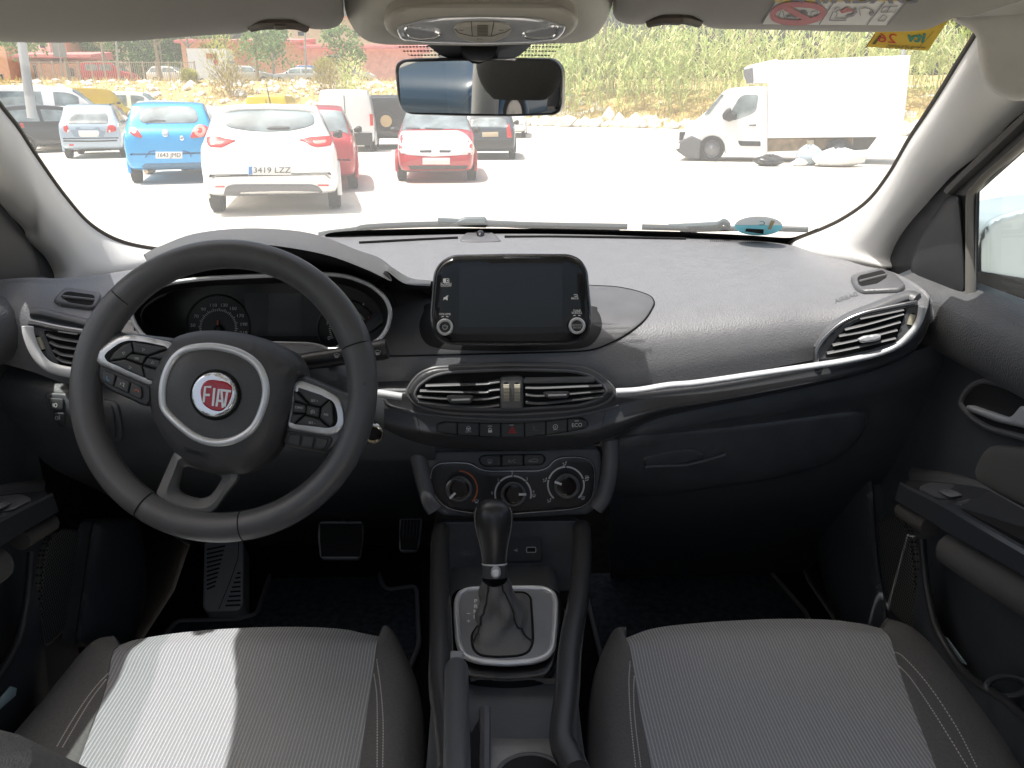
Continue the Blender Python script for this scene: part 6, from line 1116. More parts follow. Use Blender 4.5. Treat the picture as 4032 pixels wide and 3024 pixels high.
# ---- buildings on the upper street
BRICK = mat('orange_brick', (.82, .46, .28), .9, bump=('noise', 20, .3), var=.12, vscale=3); RED = mat('red_roof_paint', (.74, .26, .24), .7, var=.1, vscale=3); CREAM = mat('cream_render', (.82, .66, .44), .9, var=.06, vscale=2); WHITEW = mat('white_render', (.85, .80, .70), .9); WIN = mat('dark_window', (.06, .07, .08), .15, spec=.8); WINF = mat('white_frame', (.7, .7, .68), .6)
def bld(name, label, Y, rects, roofs=(), wins=(), group=None):
    p0 = PY(cA(*rects[0][0][:2]), Y); rt = thing(name, label, 'building', (p0.x, Y + 4, 3.1), group=group)
    for (a, b_, mt, dy, dep) in [(r[0], r[1], r[2], r[3], r[4]) for r in rects]:
        A, B_ = PY(cA(*a), Y + dy), PY(cA(*b_), Y + dy); m_ = MB(); z0 = min(A.z, B_.z); m_.box(((A.x + B_.x) / 2, Y + dy + dep / 2, (max(A.z, B_.z) + min(z0, 3.0)) / 2), (abs(A.x - B_.x), dep, max(A.z, B_.z) - min(z0, 3.0))); m_.build('wall', mt, rt, smooth=False)
    for a, b_, mt, dy, dep in roofs:
        A, B_ = PY(cA(*a), Y + dy), PY(cA(*b_), Y + dy); m_ = MB(); z0, z1 = min(A.z, B_.z), max(A.z, B_.z); m_.add([(A.x, Y + dy, z0), (B_.x, Y + dy, z0), (B_.x, Y + dy, z0 + .25), (A.x, Y + dy, z0 + .25), (A.x, Y + dy + dep, z1 + .4), (B_.x, Y + dy + dep, z1 + .4), (A.x, Y + dy + dep, z0), (B_.x, Y + dy + dep, z0)], [(0, 1, 2, 3), (3, 2, 5, 4), (4, 5, 7, 6), (0, 3, 4, 6), (1, 7, 5, 2), (0, 6, 7, 1)]); m_.build('roof', mt, rt, smooth=False)
    for a, b_, dy in wins:
        A, B_ = PY(cA(*a), Y + dy), PY(cA(*b_), Y + dy); m_ = MB(); m_.box(((A.x + B_.x) / 2, Y + dy, (A.z + B_.z) / 2), (abs(A.x - B_.x), .12, abs(A.z - B_.z))); w_ = m_.build('window', WINF, rt, smooth=False); m_ = MB(); m_.box(((A.x + B_.x) / 2, Y + dy - .05, (A.z + B_.z) / 2), (abs(A.x - B_.x) * .86, .1, abs(A.z - B_.z) * .86)); m_.build('pane', WIN, w_, smooth=False)
bld('brick_house', 'orange brick house with white upper storey and red porch roof at the far left', 84, [((-120, 280), (75, 520), BRICK, 0, 8), ((75, 150), (310, 300), WHITEW, 4, 8), ((310, 230), (420, 350), BRICK, 5, 8), ((180, 395), (500, 520), BRICK, 2, 6)], [((70, 355), (560, 330), RED, .5, 5)], [((245, 262), (285, 300), 3.9), ((90, 390), (130, 480), 1.9), ((205, 400), (240, 490), 1.9), ((0, 460), (25, 500), -.1), ((430, 420), (470, 480), 1.9)])
bld('brick_gatehouse', 'small orange brick gatehouse with a red roof between the dense trees', 90, [((1120, 245), (1260, 420), BRICK, 0, 5)], [((1080, 265), (1300, 240), RED, -.4, 5.4)], [((1160, 330), (1190, 360), -.1)])
bld('red_school', 'long orange brick school with a pink red roof edge and red banded wall', 98, [((1390, 250), (1900, 440), BRICK, 0, 8), ((1900, 275), (2600, 440), mat('salmon_wall', (.85, .46, .36), .9, var=.12, vscale=2), -.3, 8)], [((1370, 262), (1860, 225), RED, -1.2, 9), ((1850, 300), (2640, 262), RED, -1.5, 9)], [((2020, 340), (2120, 440), -.4), ((1560, 300), (1590, 320), -.1)])
bld('cream_house', 'cream rendered house rising behind the red school roof', 120, [((1780, 100), (2700, 300), CREAM, 0, 10)], [((1760, 110), (2720, 80), mat('terracotta', (.5, .22, .12), .8), -.6, 11)], [((1850, 195), (1900, 225), -.1), ((2035, 185), (2075, 235), -.1), ((2200, 180), (2240, 230), -.1)])
bld('cream_house', 'pale block beyond the dense trees at the left', 130, [((480, 180), (620, 300), CREAM, 0, 10)], [((470, 190), (630, 170), RED, -.5, 11)], [((520, 230), (545, 265), -.1)])
bld('stone_wall', 'low pale stone wall below the orange brick house', 66, [((-150, 508), (165, 600), mat('stone_pale', (.55, .42, .30), .95, var=.2, vscale=4), 0, .5)])
# fence of vertical bars
fe = thing('metal_fence', 'metal railing fence along the top of the bank in front of the parked cars', 'fence', (PY(cA(700, 480), 70).x, 70, 3.05)); GALV = mat('fence_grey', (.45, .40, .34), .6, .3)
xs = [PY(cA(u, 480), 70).x for u in range(180, 1300, 80)]
for x in xs: m_ = MB(); m_.box((x, 70, 3.85), (.09, .09, 1.9)); m_.build('post', GALV, fe, smooth=False)
for x0, x1 in zip(xs[:-1], xs[1:]):
    m_ = MB(); m_.box(((x0 + x1) / 2, 70, 4.7), (x1 - x0 - .1, .05, .06)); m_.box(((x0 + x1) / 2, 70, 3.25), (x1 - x0 - .1, .05, .06)); [m_.box((x, 70, 3.97), (.03, .03, 1.4)) for x in np.arange(x0 + .15, x1 - .08, .16)]; m_.build('bar_panel', GALV, fe, smooth=False)
POLE = mat('galvanised_pole', (.50, .52, .53), .5, .4)
def pole(name, label, a, b_, Y, r_, zb=None, head=None, cat='lamp post', grp=None):
    A, B_ = PY(a, Y), PY(b_, Y); rt = thing(name, label, cat, (B_.x, Y, gz(B_.x, Y)), group=grp); m_ = MB(); m_.tube([A + (A - B_) * .6, A, B_ + Vector((0, 0, -.2))], [r_ * .8, r_ * .9, r_], n=8, k=10); m_.build('pole', POLE, rt)
    if head: m_ = MB(); m_.box(A + Vector(head[0]), head[1]); m_.build('sign_plate' if cat == 'sign' else 'lamp_head', mat('sign_back', (.33, .36, .38), .5), rt, smooth=False)
pole('lamp_post', 'thick grey lamp post standing in the car park at the far left', cA(135, 260), cA(192, 690), 24, .13, head=((0, 0, 3.2), (.9, .3, .15)))
pole('street_lamp', 'slim street lamp post left of the slanting tree trunk', cA(722, 255), cA(738, 470), 74, .09, grp='slim street lamps', head=((0, 0, 5), (.8, .3, .2)))
pole('street_lamp', 'slim street lamp post in front of the blue parked car', cA(1896, 200), cA(1902, 450), 74, .08, grp='slim street lamps', head=((0, 0, 5), (.8, .3, .2)))
pole('road_sign', 'grey backed road sign on a post before the red porch roof', cA(372, 330), cA(392, 490), 71, .07, head=((0, 0, .35), (1.1, .06, 1.3)), cat='sign')
pole('street_lamp', 'slim lamp post rising out of the cane', cB(1895, 230), cB(1885, 330), 55, .08, grp='slim street lamps', head=((.3, 0, .2), (.8, .25, .15)))
pole('street_lamp', 'pale post beside the rear corner of the truck body', cC(1465, 285), cC(1450, 480), 33, .09, grp='slim street lamps', head=((0, 0, 4), (.8, .25, .15)))

# ---- vehicles
TYRE = mat('tyre_rubber', (.022, .022, .023), .75); RIM = mat('wheel_silver', (.5, .5, .5), .35, .8); CGLASS = mat('car_glass', (.24, .29, .30), .08, spec=.9, var=.5, vscale=2.2); TRIMK = mat('black_bumper_plastic', (.03, .031, .032), .5); TAIL = mat('tail_lamp_red', (.62, .03, .03), .18, spec=.7); LENS = mat('clear_lens', (.75, .75, .75), .12, spec=.8); PLATE = mat('plate_white', (.82, .82, .80), .4)  # CGLASS: pale base colour stands in for sky reflected in the panes
PAINT = {}
def paint(n, c): PAINT[n] = mat('paint_' + n, c, .28, spec=.5, coat=.6); return PAINT[n]
ST = {'hatch': [(0, .42, .88, .34), (.004, .58, .95, .26), (.016, .645, .975, .22), (.035, .69, .985, .2), (.075, .82, .99, .18), (.115, .925, .995, .17), (.15, .972, 1, .16), (.30, 1.0, 1, .16), (.45, .99, 1, .16), (.56, .945, 1, .16), (.65, .80, 1, .16), (.73, .68, .99, .16), (.84, .63, .97, .16), (.93, .57, .93, .16), (.98, .48, .86, .18), (1, .38, .74, .24)],
      'van': [(0, .90, .93, .2), (.006, .965, .97, .18), (.03, .995, .99, .16), (.1, 1, 1, .15), (.3, 1, 1, .15), (.5, .995, 1, .15), (.62, .96, 1, .15), (.71, .80, 1, .15), (.79, .62, .99, .15), (.88, .56, .97, .15), (.95, .50, .93, .15), (.985, .42, .86, .16), (1, .33, .74, .2)],
      'suv': [(0, .55, .93, .3), (.006, .90, .97, .25), (.03, .97, .99, .22), (.1, 1, 1, .2), (.3, 1, 1, .2), (.5, .98, 1, .2), (.6, .9, 1, .2), (.68, .72, 1, .2), (.75, .64, .99, .2), (.9, .61, .96, .2), (.97, .55, .92, .2), (1, .42, .8, .25)]}
def vehicle(name, label, cat, axle, rz, L, W, H, style, pt, group=None, wr_=.30, glassy=True, lower=None, detail=True, axle_f=.19, rear_glass=True, side_glass=((.10, .335), (.36, .60)), lamps=True):
    h = Vector((-math.sin(rz), math.cos(rz), 0)); o = Vector(axle) + h * (L * (.5 - axle_f)); o.z = gz(axle[0], axle[1]); rt = thing(name, label, cat, tuple(o), rz, group)
    Mw = Matrix.Translation(o) @ Matrix.Rotation(rz, 4, 'Z'); rows = []
    for f, zt, wf, zb in ST[style]:
        w, zt, zb = W / 2 * wf, zt * H, zb * H; y = (f - .5) * L; belt = .62 * H if style == 'hatch' else (.58 * H if style == 'van' else .6 * H)
        tum = max(0, min(1, (zt - belt) / (H - belt))); bt = min(belt, zt - .05 * H); wr2 = w * (.95 - (.17 if style == 'hatch' else .10) * tum)
        half = [(0, zb), (.80 * w, zb), (.965 * w, zb + .05 * H), (w, (zb + bt) * .52), (.975 * w, bt), (wr2, zt - .045 * H - .02 * H * tum), (wr2 * .82, zt - .008 * H), (0, zt)]
        rows.append([(x, y, z) for x, z in half] + [(-x, y, z) for x, z in half[-2:0:-1]])
    A = np.array(rows); nt_ = A.shape[1]; ns = 100; B_ = np.stack([cr(A[:, j], ns) for j in range(nt_)], 1)
    fpar = np.interp(np.linspace(0, len(ST[style]) - 1, ns), range(len(ST[style])), [s[0] for s in ST[style]])
    k = 6; fine = np.stack([cr(B_[i], nt_ * k, True) for i in range(ns)])
    loc = lambda P: [tuple(Mw @ Vector(p)) for p in np.asarray(P).reshape(-1, 3)]
    m_ = MB(); m_.grid(np.array(loc(fine)).reshape(ns, nt_ * k, 3), cv=True); n_ = nt_ * k; m_.f += [tuple(range(n_)), tuple((ns - 1) * n_ + i for i in range(n_))]; m_.m += [0, 0]; bo = m_.build('body', pt, rt, ang=50); S = Surf(m_)
    def patch(name, s0, s1, t0, t1, mt, off, par=None, rows=10):
        T = np.linspace(t0, t1, 12) * k; I = np.interp(np.linspace(s0, s1, rows), fpar, np.arange(ns)); G = []
        for i in I:
            i0 = min(int(i), ns - 2); a = i - i0; row = []
            for t in T: t = t % n_; j0 = int(t) % n_; b2 = t - int(t); P = (fine[i0][j0] * (1 - a) + fine[i0 + 1][j0] * a) * (1 - b2) + (fine[i0][(j0 + 1) % n_] * (1 - a) + fine[i0 + 1][(j0 + 1) % n_] * a) * b2; row.append(P)
            G.append(row)
        G = np.array(G); dx = np.gradient(G, axis=0); dy = np.gradient(G, axis=1); nrm = np.cross(dx, dy); nrm /= (np.linalg.norm(nrm, axis=2, keepdims=True) + 1e-9); cdir = G - np.array([0, 0, H * .5]); sg = np.sign((nrm * cdir).sum(2, keepdims=True)); sg[sg == 0] = 1
        G2 = G + nrm * sg * off; mm = MB(); mm.grid(np.array(loc(G2)).reshape(G2.shape)); return mm.build(name, mt, par or rt)
    if glassy:
        if side_glass:
            for s0, s1 in side_glass:
                patch('side_window', s0, s1, 4.12, 4.86, CGLASS, .006); patch('side_window', s0, s1, nt_ - 4.86, nt_ - 4.12, CGLASS, .006)
        s0, s1 = {'hatch': (.57, .715), 'van': (.63, .78), 'suv': (.58, .67)}[style]; patch('windscreen', s0, s1, 5.1, nt_ - 5.1, CGLASS, .008)
        if rear_glass and style == 'hatch': patch('rear_window', .04, .125, 5.15, nt_ - 5.15, CGLASS, .008)
    for s in (-1, 1):
        for fy in (axle_f, .80):
            c = Vector((s * (W / 2 - .085), (fy - .5) * L, wr_)); m_ = MB(); G = []
            for x, r_ in ((-.09, .7), (-.09, .93), (-.07, 1), (.07, 1), (.09, .93), (.09, .68)): G.append([c + Vector((x * s, math.cos(a) * wr_ * r_, math.sin(a) * wr_ * r_)) for a in np.linspace(0, 2 * math.pi, 28, endpoint=False)])
            m_.grid(np.array(loc(G)).reshape(6, 28, 3), cv=True); wh = m_.build('wheel', TYRE, rt); m_ = MB(); G = [[c + Vector((x * s, math.cos(a) * wr_ * r_, math.sin(a) * wr_ * r_)) for a in np.linspace(0, 2 * math.pi, 28, endpoint=False)] for x, r_ in ((.092, .68), (.075, .6), (.082, .18), (.088, .02))]; m_.grid(np.array(loc(G)).reshape(4, 28, 3), cv=True); m_.build('rim', RIM, wh)
            if detail:
                m_ = MB(); m_.tube(loc([c + Vector((s * .082, math.cos(a) * wr_ * 1.12, math.sin(a) * wr_ * 1.12)) for a in np.linspace(-.25, math.pi + .25, 20)]), .035, k=8); m_.build('wheel_arch', TRIMK if lower else pt, rt)
        c = Vector((s * (W / 2 + .07), (.64 - .5) * L, .68 * H)); m_ = MB(); m_.tube(loc([c - Vector((s * .09, 0, .02)), c, c + Vector((s * .07, 0, 0))]), [.03, .075, .055], n=8, k=10); m_.build('wing_mirror', TRIMK, rt)
    if lower: patch('lower_bumper', .0, .03, 1.2, 2.4, TRIMK, .006); 
    if lamps and style == 'van':
        for s in (-1, 1): m_ = MB(); m_.box(Mw @ Vector((s * W * .455, -.5 * L - .005, .52 * H)), (.10, .05, .36), Matrix.Rotation(rz, 3, 'Z')); m_.build('tail_lamp', TAIL, rt, smooth=False)
        m_ = MB(); m_.box(Mw @ Vector((0, -.5 * L + .01, .21 * H)), (W * .9, .10, .2 * H), Matrix.Rotation(rz, 3, 'Z')); m_.build('rear_bumper', TRIMK, rt, smooth=False)
        m_ = MB(); m_.box(Mw @ Vector((0, -.5 * L - .004, .55 * H)), (.02, .02, .7 * H), Matrix.Rotation(rz, 3, 'Z')); m_.build('door_gap', TRIMK, rt, smooth=False)
    if lamps and style == 'hatch':
        pass
    return rt, S, Mw, patch
def deco(rt, S, name, mt, poly=None, h=.008, stroke=None, w=3, text=None, par=None, mg=6, step=None, closed=False, h1=None):
    m_ = MB()
    if poly: m_.pil(S, poly, h * .4, h1 or h, mg, step=step, hb=-.02)
    if stroke:
        for st_ in stroke: m_.stroke(S, [tuple(p) for p in resample(st_, 12, False)], w, h, closed)
    if text: m_.text(S, *text[:3], h, **text[3])
    return m_.build(name, mt, par or rt)
# white hatchback (nearest)
P_W = paint('white', (.88, .88, .87)); P_B = paint('cyan_blue', (.02, .40, .85)); P_S = paint('pale_blue_silver', (.42, .52, .62)); P_R = paint('red', (.50, .03, .04)); P_D = paint('dark_slate', (.05, .065, .085)); P_K = paint('black', (.03, .033, .038)); P_Y = paint('yellow', (.86, .60, .04)); P_G = paint('silver', (.55, .57, .58))
ax = gpt(cA(1730, 1302)); c1, S1, M1, pt1 = vehicle('hatchback_car', 'white hatchback with red wedge tail lights parked nearest, ahead of the steering wheel', 'car', ax, R(11.5), 4.05, 1.83, 1.47, 'hatch', P_W, 'cars parked in the lot', wr_=.31, rear_glass=False)
deco(c1, S1, 'rear_window', CGLASS, rpoly(pl(cQ, (515, 1120), (560, 1082), (700, 1065), (1000, 1060), (1300, 1070), (1440, 1090), (1480, 1120), (1495, 1210), (1400, 1250), (1230, 1285), (1000, 1297), (800, 1290), (600, 1260), (510, 1230)), 14), .012, step=18)
m_ = MB(); m_.pil(S1, rpoly(pl(cQ, (470, 1075), (600, 1030), (1000, 1012), (1400, 1030), (1500, 1085), (1300, 1068), (1000, 1058), (700, 1062), (540, 1085)), 10), .02, .05, 12, hb=-.01); m_.build('roof_spoiler', P_W, c1)
tl = deco(c1, S1, 'tail_lamp', TAIL, rpoly(pl(cQ, (322, 1350), (440, 1348), (510, 1372), (640, 1392), (560, 1430), (480, 1468), (340, 1460), (318, 1420)), 8), .018, step=12); tr_ = deco(c1, S1, 'tail_lamp', TAIL, rpoly(pl(cQ, (1312, 1388), (1450, 1355), (1660, 1342), (1678, 1380), (1672, 1445), (1520, 1465), (1450, 1450), (1390, 1410)), 8), .018, step=12)
deco(c1, S1, 'lamp_core', mat('lamp_pale', (.80, .35, .30), .2), rpoly(pl(cQ, (390, 1400), (530, 1402), (490, 1440), (380, 1440)), 6), .022, par=tl); deco(c1, S1, 'lamp_core', MATS['lamp_pale'], rpoly(pl(cQ, (1450, 1400), (1620, 1385), (1615, 1430), (1500, 1440)), 6), .022, par=tr_)
deco(c1, S1, 'maker_badge', CHROME, None, .016, stroke=[pl(cQ, (958, 1418), (970, 1450), (985, 1456), (1000, 1446), (1008, 1416))], w=5)
np_ = deco(c1, S1, 'number_plate', PLATE, pl(cA, (1545, 1034), (1812, 1034), (1812, 1088), (1545, 1088)), .014, mg=2, step=20); deco(c1, S1, 'plate_band', mat('plate_blue', (.03, .20, .55), .4), pl(cA, (1547, 1036), (1570, 1036), (1570, 1086), (1547, 1086)), .018, mg=2, par=np_)
deco(c1, S1, 'plate_lettering', mat('plate_ink', (.05, .05, .05), .5), h=.019, text=('3419 LZZ', cA(1692, 1060), 23, dict(sx=1.15)), par=np_)
deco(c1, S1, 'bumper_insert', mat('bumper_grey', (.14, .14, .15), .5), rpoly(pl(cA, (1385, 1225), (1405, 1160), (1450, 1146), (1940, 1146), (1985, 1160), (2010, 1195), (1990, 1205), (1440, 1232)), 12), .012, step=16)
for p in ([(1322, 1110), (1350, 1090), (1430, 1088)], [(1935, 1078), (2020, 1082), (2055, 1110)]): deco(c1, S1, 'bumper_crease', mat('crease_grey', (.35, .34, .32), .5), None, .008, stroke=[pl(cA, *p)], w=5)
for p in ([(1340, 1157), (1398, 1157), (1398, 1166), (1340, 1166)], [(1978, 1148), (2045, 1148), (2045, 1158), (1978, 1158)]): deco(c1, S1, 'reflector', TAIL, pl(cA, *p), .012, mg=2)
deco(c1, S1, 'rear_wiper', TRIMK, rpoly(pl(cQ, (960, 1262), (1000, 1245), (1200, 1243), (1232, 1262), (1200, 1278), (990, 1280)), 6), .022); m_ = MB(); o = S1.at(cQ(1010, 1000)); m_.tube([o, o + Vector((-.02, -.05, .30))], [.012, .004], k=6); m_.build('aerial', TRIMK, c1)
# blue hatchback
ax = gpt(cA(1115, 1128)); c2, S2, M2, pt2 = vehicle('hatchback_car', 'bright blue small hatchback with round tail lights left of the white hatchback', 'car', ax, R(17), 3.62, 1.70, 1.52, 'hatch', P_B, 'cars parked in the lot', wr_=.29, rear_glass=False)
deco(c2, S2, 'rear_window', CGLASS, rpoly(pl(cA, (865, 745), (880, 695), (920, 670), (1050, 660), (1190, 664), (1222, 690), (1236, 740), (1215, 765), (1000, 768), (885, 765)), 16), .012, step=14)
t1 = deco(c2, S2, 'tail_lamp', TAIL, rpoly(pl(cA, (808, 800), (820, 790), (850, 800), (886, 850), (880, 860), (830, 845), (806, 825)), 6), .02); deco(c2, S2, 'lamp_core', LENS, circ(cA(835, 815), 12, 20, 14), .024, par=t1)
t1 = deco(c2, S2, 'tail_lamp', TAIL, rpoly(pl(cA, (1185, 850), (1205, 795), (1240, 772), (1290, 785), (1304, 820), (1280, 850), (1190, 862)), 12), .02); deco(c2, S2, 'lamp_core', MATS['lamp_pale'], circ(cA(1244, 815), 25, 24), .024, par=t1); deco(c2, S2, 'lamp_core', TAIL, circ(cA(1244, 815), 12, 16), .03, par=t1)
np_ = deco(c2, S2, 'number_plate', PLATE, pl(cA, (968, 944), (1135, 944), (1135, 986), (968, 986)), .014, mg=2); deco(c2, S2, 'plate_lettering', MATS['plate_ink'], h=.018, text=('1643 JMD', cA(1051, 965), 17, dict(sx=1.0)), par=np_)
deco(c2, S2, 'badge', CHROME, circ(cA(1028, 828), 13, 20, 15), .016); deco(c2, S2, 'badge', CHROME, circ(cA(1132, 860), 9, 14), .014); deco(c2, S2, 'recess_edge_shade', mat('blue_shadow', (.01, .12, .32), .4), None, .008, stroke=[pl(cA, (905, 980), (930, 945), (965, 938))], w=5); deco(c2, S2, 'recess_edge_shade', MATS['blue_shadow'], None, .008, stroke=[pl(cA, (1138, 938), (1180, 950), (1190, 975))], w=5)  # shade at the recess edges is painted as darker blue strokes
deco(c2, S2, 'lower_bumper', mat('blue_lower', (.05, .16, .30), .5), rpoly(pl(cA, (880, 1040), (900, 1018), (1270, 1010), (1290, 1040), (900, 1052)), 8), .010); m_ = MB(); o = S2.at(cA(915, 1048)); m_.tube([o + Vector((0, -.06, -.06)), o + Vector((0, .3, -.06))], .04, k=12); m_.build('exhaust_pipe', mat('exhaust_metal', (.5, .38, .25), .3, 1.0), c2); deco(c2, S2, 'rear_wiper', TRIMK, None, .02, stroke=[pl(cA, (905, 765), (960, 752), (1030, 755))], w=5)
# pale blue-silver hatchback
ax = gpt(cA(608, 980)); c3, S3, M3, pt3 = vehicle('hatchback_car', 'pale blue silver hatchback between the black car and the bright blue hatchback', 'car', ax, R(19), 3.8, 1.62, 1.50, 'hatch', P_S, 'cars parked in the lot', wr_=.29, rear_glass=False)
deco(c3, S3, 'rear_window', CGLASS, rpoly(pl(cN, (975, 695), (1000, 620), (1060, 540), (1550, 532), (1578, 695)), 14), .012)
for p, cc in (([(920, 720), (975, 705), (1012, 815), (960, 818), (925, 790)], (990, 795)), ([(1570, 706), (1650, 712), (1692, 750), (1685, 800), (1560, 822), (1550, 800)], (1590, 795))): t1 = deco(c3, S3, 'tail_lamp', TAIL, rpoly(pl(cN, *p), 5), .02); deco(c3, S3, 'lamp_core', LENS, circ(cN(*cc), 5, 12, 6), .026, par=t1)
np_ = deco(c3, S3, 'plate_recess_shade', mat('silver_shadow', (.25, .33, .42), .4), rpoly(pl(cN, (1015, 780), (1095, 775), (1095, 742), (1160, 740), (1180, 765), (1360, 765), (1380, 740), (1448, 740), (1450, 780), (1540, 790), (1510, 880), (1080, 885)), 5), .006); deco(c3, S3, 'number_plate', PLATE, pl(cN, (1135, 785), (1450, 785), (1440, 880), (1140, 880)), .012, mg=2)  # recess has no depth, its shade is painted as a darker silver patch
deco(c3, S3, 'bumper_strip', TRIMK, None, .010, stroke=[pl(cN, (920, 940), (1300, 945), (1700, 935))], w=5); deco(c3, S3, 'reflector', TAIL, pl(cN, (1003, 985), (1070, 985), (1068, 1012), (1005, 1012)), .012, mg=2)
m_ = MB(); [m_.tube([M3 @ Vector((s * .55, -1.0, 1.49)), M3 @ Vector((s * .55, .2, 1.50))], .02, n=6, k=6) for s in (1,)]; m_.build('roof_rail', TRIMK, c3)
# red hatchback beyond the white one
ax = gpt(cB(-110, 1175)); c4, S4, M4, pt4 = vehicle('hatchback_car', 'red hatchback half hidden behind the right side of the white hatchback', 'car', ax, R(9), 3.9, 1.66, 1.46, 'hatch', P_R, 'cars parked in the lot')
# red car with white bonnet, facing us
ax = gpt(cB(628, 1120)); h180 = R(183); L_ = 3.9; c5, S5, M5, pt5 = vehicle('hatchback_car', 'red car with a white bonnet facing the camera below the mirror', 'car', ax + Vector((0, (.80 - .19) * L_, 0)), h180, L_, 1.60, 1.42, 'hatch', P_R, 'cars parked in the lot', wr_=.28)
deco(c5, S5, 'bonnet', mat('bonnet_white', (.80, .78, .76), .35, coat=.3), rpoly(pl(cB, (440, 815), (800, 812), (850, 840), (895, 900), (900, 960), (640, 975), (465, 962), (420, 930), (425, 870)), 14), .010, step=16)  # bonnet laid on as a plain white sheet
for p in ([(552, 935), (632, 933), (632, 952), (560, 952)], [(678, 933), (757, 935), (745, 952), (680, 952)]): deco(c5, S5, 'grille', TRIMK, rpoly(pl(cB, *p), 4), .014)
for p in ([(432, 925), (480, 930), (480, 958), (440, 955)], [(815, 928), (880, 922), (885, 950), (820, 955)]): deco(c5, S5, 'headlamp', LENS, rpoly(pl(cB, *p), 5), .016)
deco(c5, S5, 'number_plate', PLATE, pl(cB, (575, 982), (745, 982), (745, 1023), (575, 1023)), .016, mg=2); deco(c5, S5, 'lower_grille', TRIMK, rpoly(pl(cB, (480, 1030), (860, 1030), (845, 1052), (500, 1055)), 5), .010)
deco(c5, S5, 'lower_bumper', mat('bumper_faded', (.11, .12, .125), .6), rpoly(pl(cB, (425, 1072), (640, 1080), (870, 1066), (868, 1104), (640, 1112), (430, 1110)), 8), .008, step=16)
for p in ([(470, 800), (560, 802)], [(590, 800), (700, 806)]): deco(c5, S5, 'wiper', TRIMK, None, .014, stroke=[pl(cB, *p)], w=5)
# dark hatchback
ax = gpt(cB(990, 988)); c6, S6, M6, pt6 = vehicle('hatchback_car', 'dark slate hatchback with tall red tail lights behind the red car', 'car', ax, R(-1), 3.75, 1.50, 1.42, 'hatch', P_D, 'cars parked in the lot', wr_=.28, rear_glass=False)
deco(c6, S6, 'rear_window', CGLASS, rpoly(pl(cB, (872, 790), (880, 745), (930, 732), (1060, 732), (1095, 750), (1105, 795)), 6), .012)
for p in ([(850, 780), (868, 775), (885, 850), (862, 852)], [(1098, 775), (1115, 770), (1134, 855), (1100, 858)]): deco(c6, S6, 'tail_lamp', TAIL, rpoly(pl(cB, *p), 4), .02)
np_ = deco(c6, S6, 'number_plate', mat('plate_tan', (.55, .45, .30), .5), pl(cB, (945, 822), (1046, 820), (1046, 850), (945, 852)), .014, mg=2); deco(c6, S6, 'bumper', TRIMK, rpoly(pl(cB, (880, 868), (1140, 864), (1142, 940), (890, 945)), 8), .014)
# black car at the left
ax = gpt(cA(120, 950)); ax = Vector((ax.x - .1, ax.y, 0)); c7, S7, M7, pt7 = vehicle('saloon_car', 'black dusty car at the far left beside the pillar', 'car', ax, R(-42), 4.2, 1.74, 1.48, 'hatch', P_K, 'cars parked in the lot')
deco(c7, S7, 'tail_lamp', TAIL, rpoly(pl(cN, (280, 685), (340, 682), (355, 745), (320, 750)), 5), .02)
# others in the lot
def placed(u, v, Y): p = PY(cA(u, v), Y); return Vector((p.x, Y, 0))
vehicle('panel_van', 'white van with dark windows behind the grey lamp post', 'van', placed(60, 640, 31), R(-68), 5.0, 1.95, 2.15, 'van', P_W, 'vans parked in the lot', side_glass=((.05, .42), (.50, .66)))
vehicle('hatchback_car', 'white hatchback with a wide sloping rear window behind the pale blue hatchback', 'car', placed(345, 800, 29), R(22), 4.1, 1.75, 1.44, 'hatch', P_W, 'cars parked in the lot')
vehicle('panel_van', 'bright yellow delivery van near the foot of the bank', 'van', placed(440, 640, 38), R(-16), 4.2, 1.85, 2.05, 'van', P_Y, 'vans parked in the lot', side_glass=None, glassy=True)
vehicle('panel_van', 'white van with four small side windows above the blue hatchback', 'van', placed(670, 690, 42), R(-78), 4.3, 1.8, 1.85, 'van', P_W, 'vans parked in the lot', side_glass=((.10, .25), (.30, .45), (.5, .64)))
vehicle('hatchback_car', 'silver car roof showing just left of the white hatchback', 'car', placed(900, 690, 40), R(-65), 4.2, 1.75, 1.46, 'hatch', P_G, 'cars parked in the lot')
vehicle('hatchback_car', 'red car roof peeping out below the yellow van', 'car', placed(590, 690, 34), R(10), 3.8, 1.65, 1.42, 'hatch', P_R, 'cars parked in the lot')
vehicle('hatchback_car', 'white car between the yellow van and the white hatchback', 'car', placed(400, 690, 33), R(15), 3.9, 1.7, 1.40, 'hatch', P_W, 'cars parked in the lot')
vehicle('panel_van', 'yellow van roof showing above the white hatchback roof', 'van', placed(1680, 660, 34), R(5), 4.2, 1.8, 1.80, 'van', P_Y, 'vans parked in the lot', side_glass=None)
vehicle('hatchback_car', 'white hatchback between the bright blue car and the nearest white car', 'car', placed(1330, 800, 19.5), R(14), 4.0, 1.7, 1.44, 'hatch', P_W, 'cars parked in the lot')
ax = gpt(cB(120, 940)); vehicle('panel_van', 'tall white delivery van seen from behind, right of the red hatchback', 'van', ax, R(6), 4.2, 1.83, 1.95, 'van', P_W, 'vans parked in the lot', side_glass=None)
ax = placed(2415, 800, 29); o4, S4b, M4b, _ = vehicle('off_road_car', 'dark off-road car carrying a spare wheel on its tail door', 'car', ax, R(4), 3.7, 1.7, 1.8, 'suv', P_K, 'cars parked in the lot', wr_=.36)
m_ = MB(); c0 = M4b @ Vector((0, -1.95, .95)); m_.tube([c0 + Vector((0, .1, 0)), c0 - Vector((0, .12, 0))], .34, k=24); w_ = m_.build('spare_wheel', TYRE, o4); m_ = MB(); m_.tube([c0 - Vector((0, .1, 0)), c0 - Vector((0, .135, 0))], .2, k=20); m_.build('rim', mat('tan_rim', (.6, .42, .2), .5), w_)
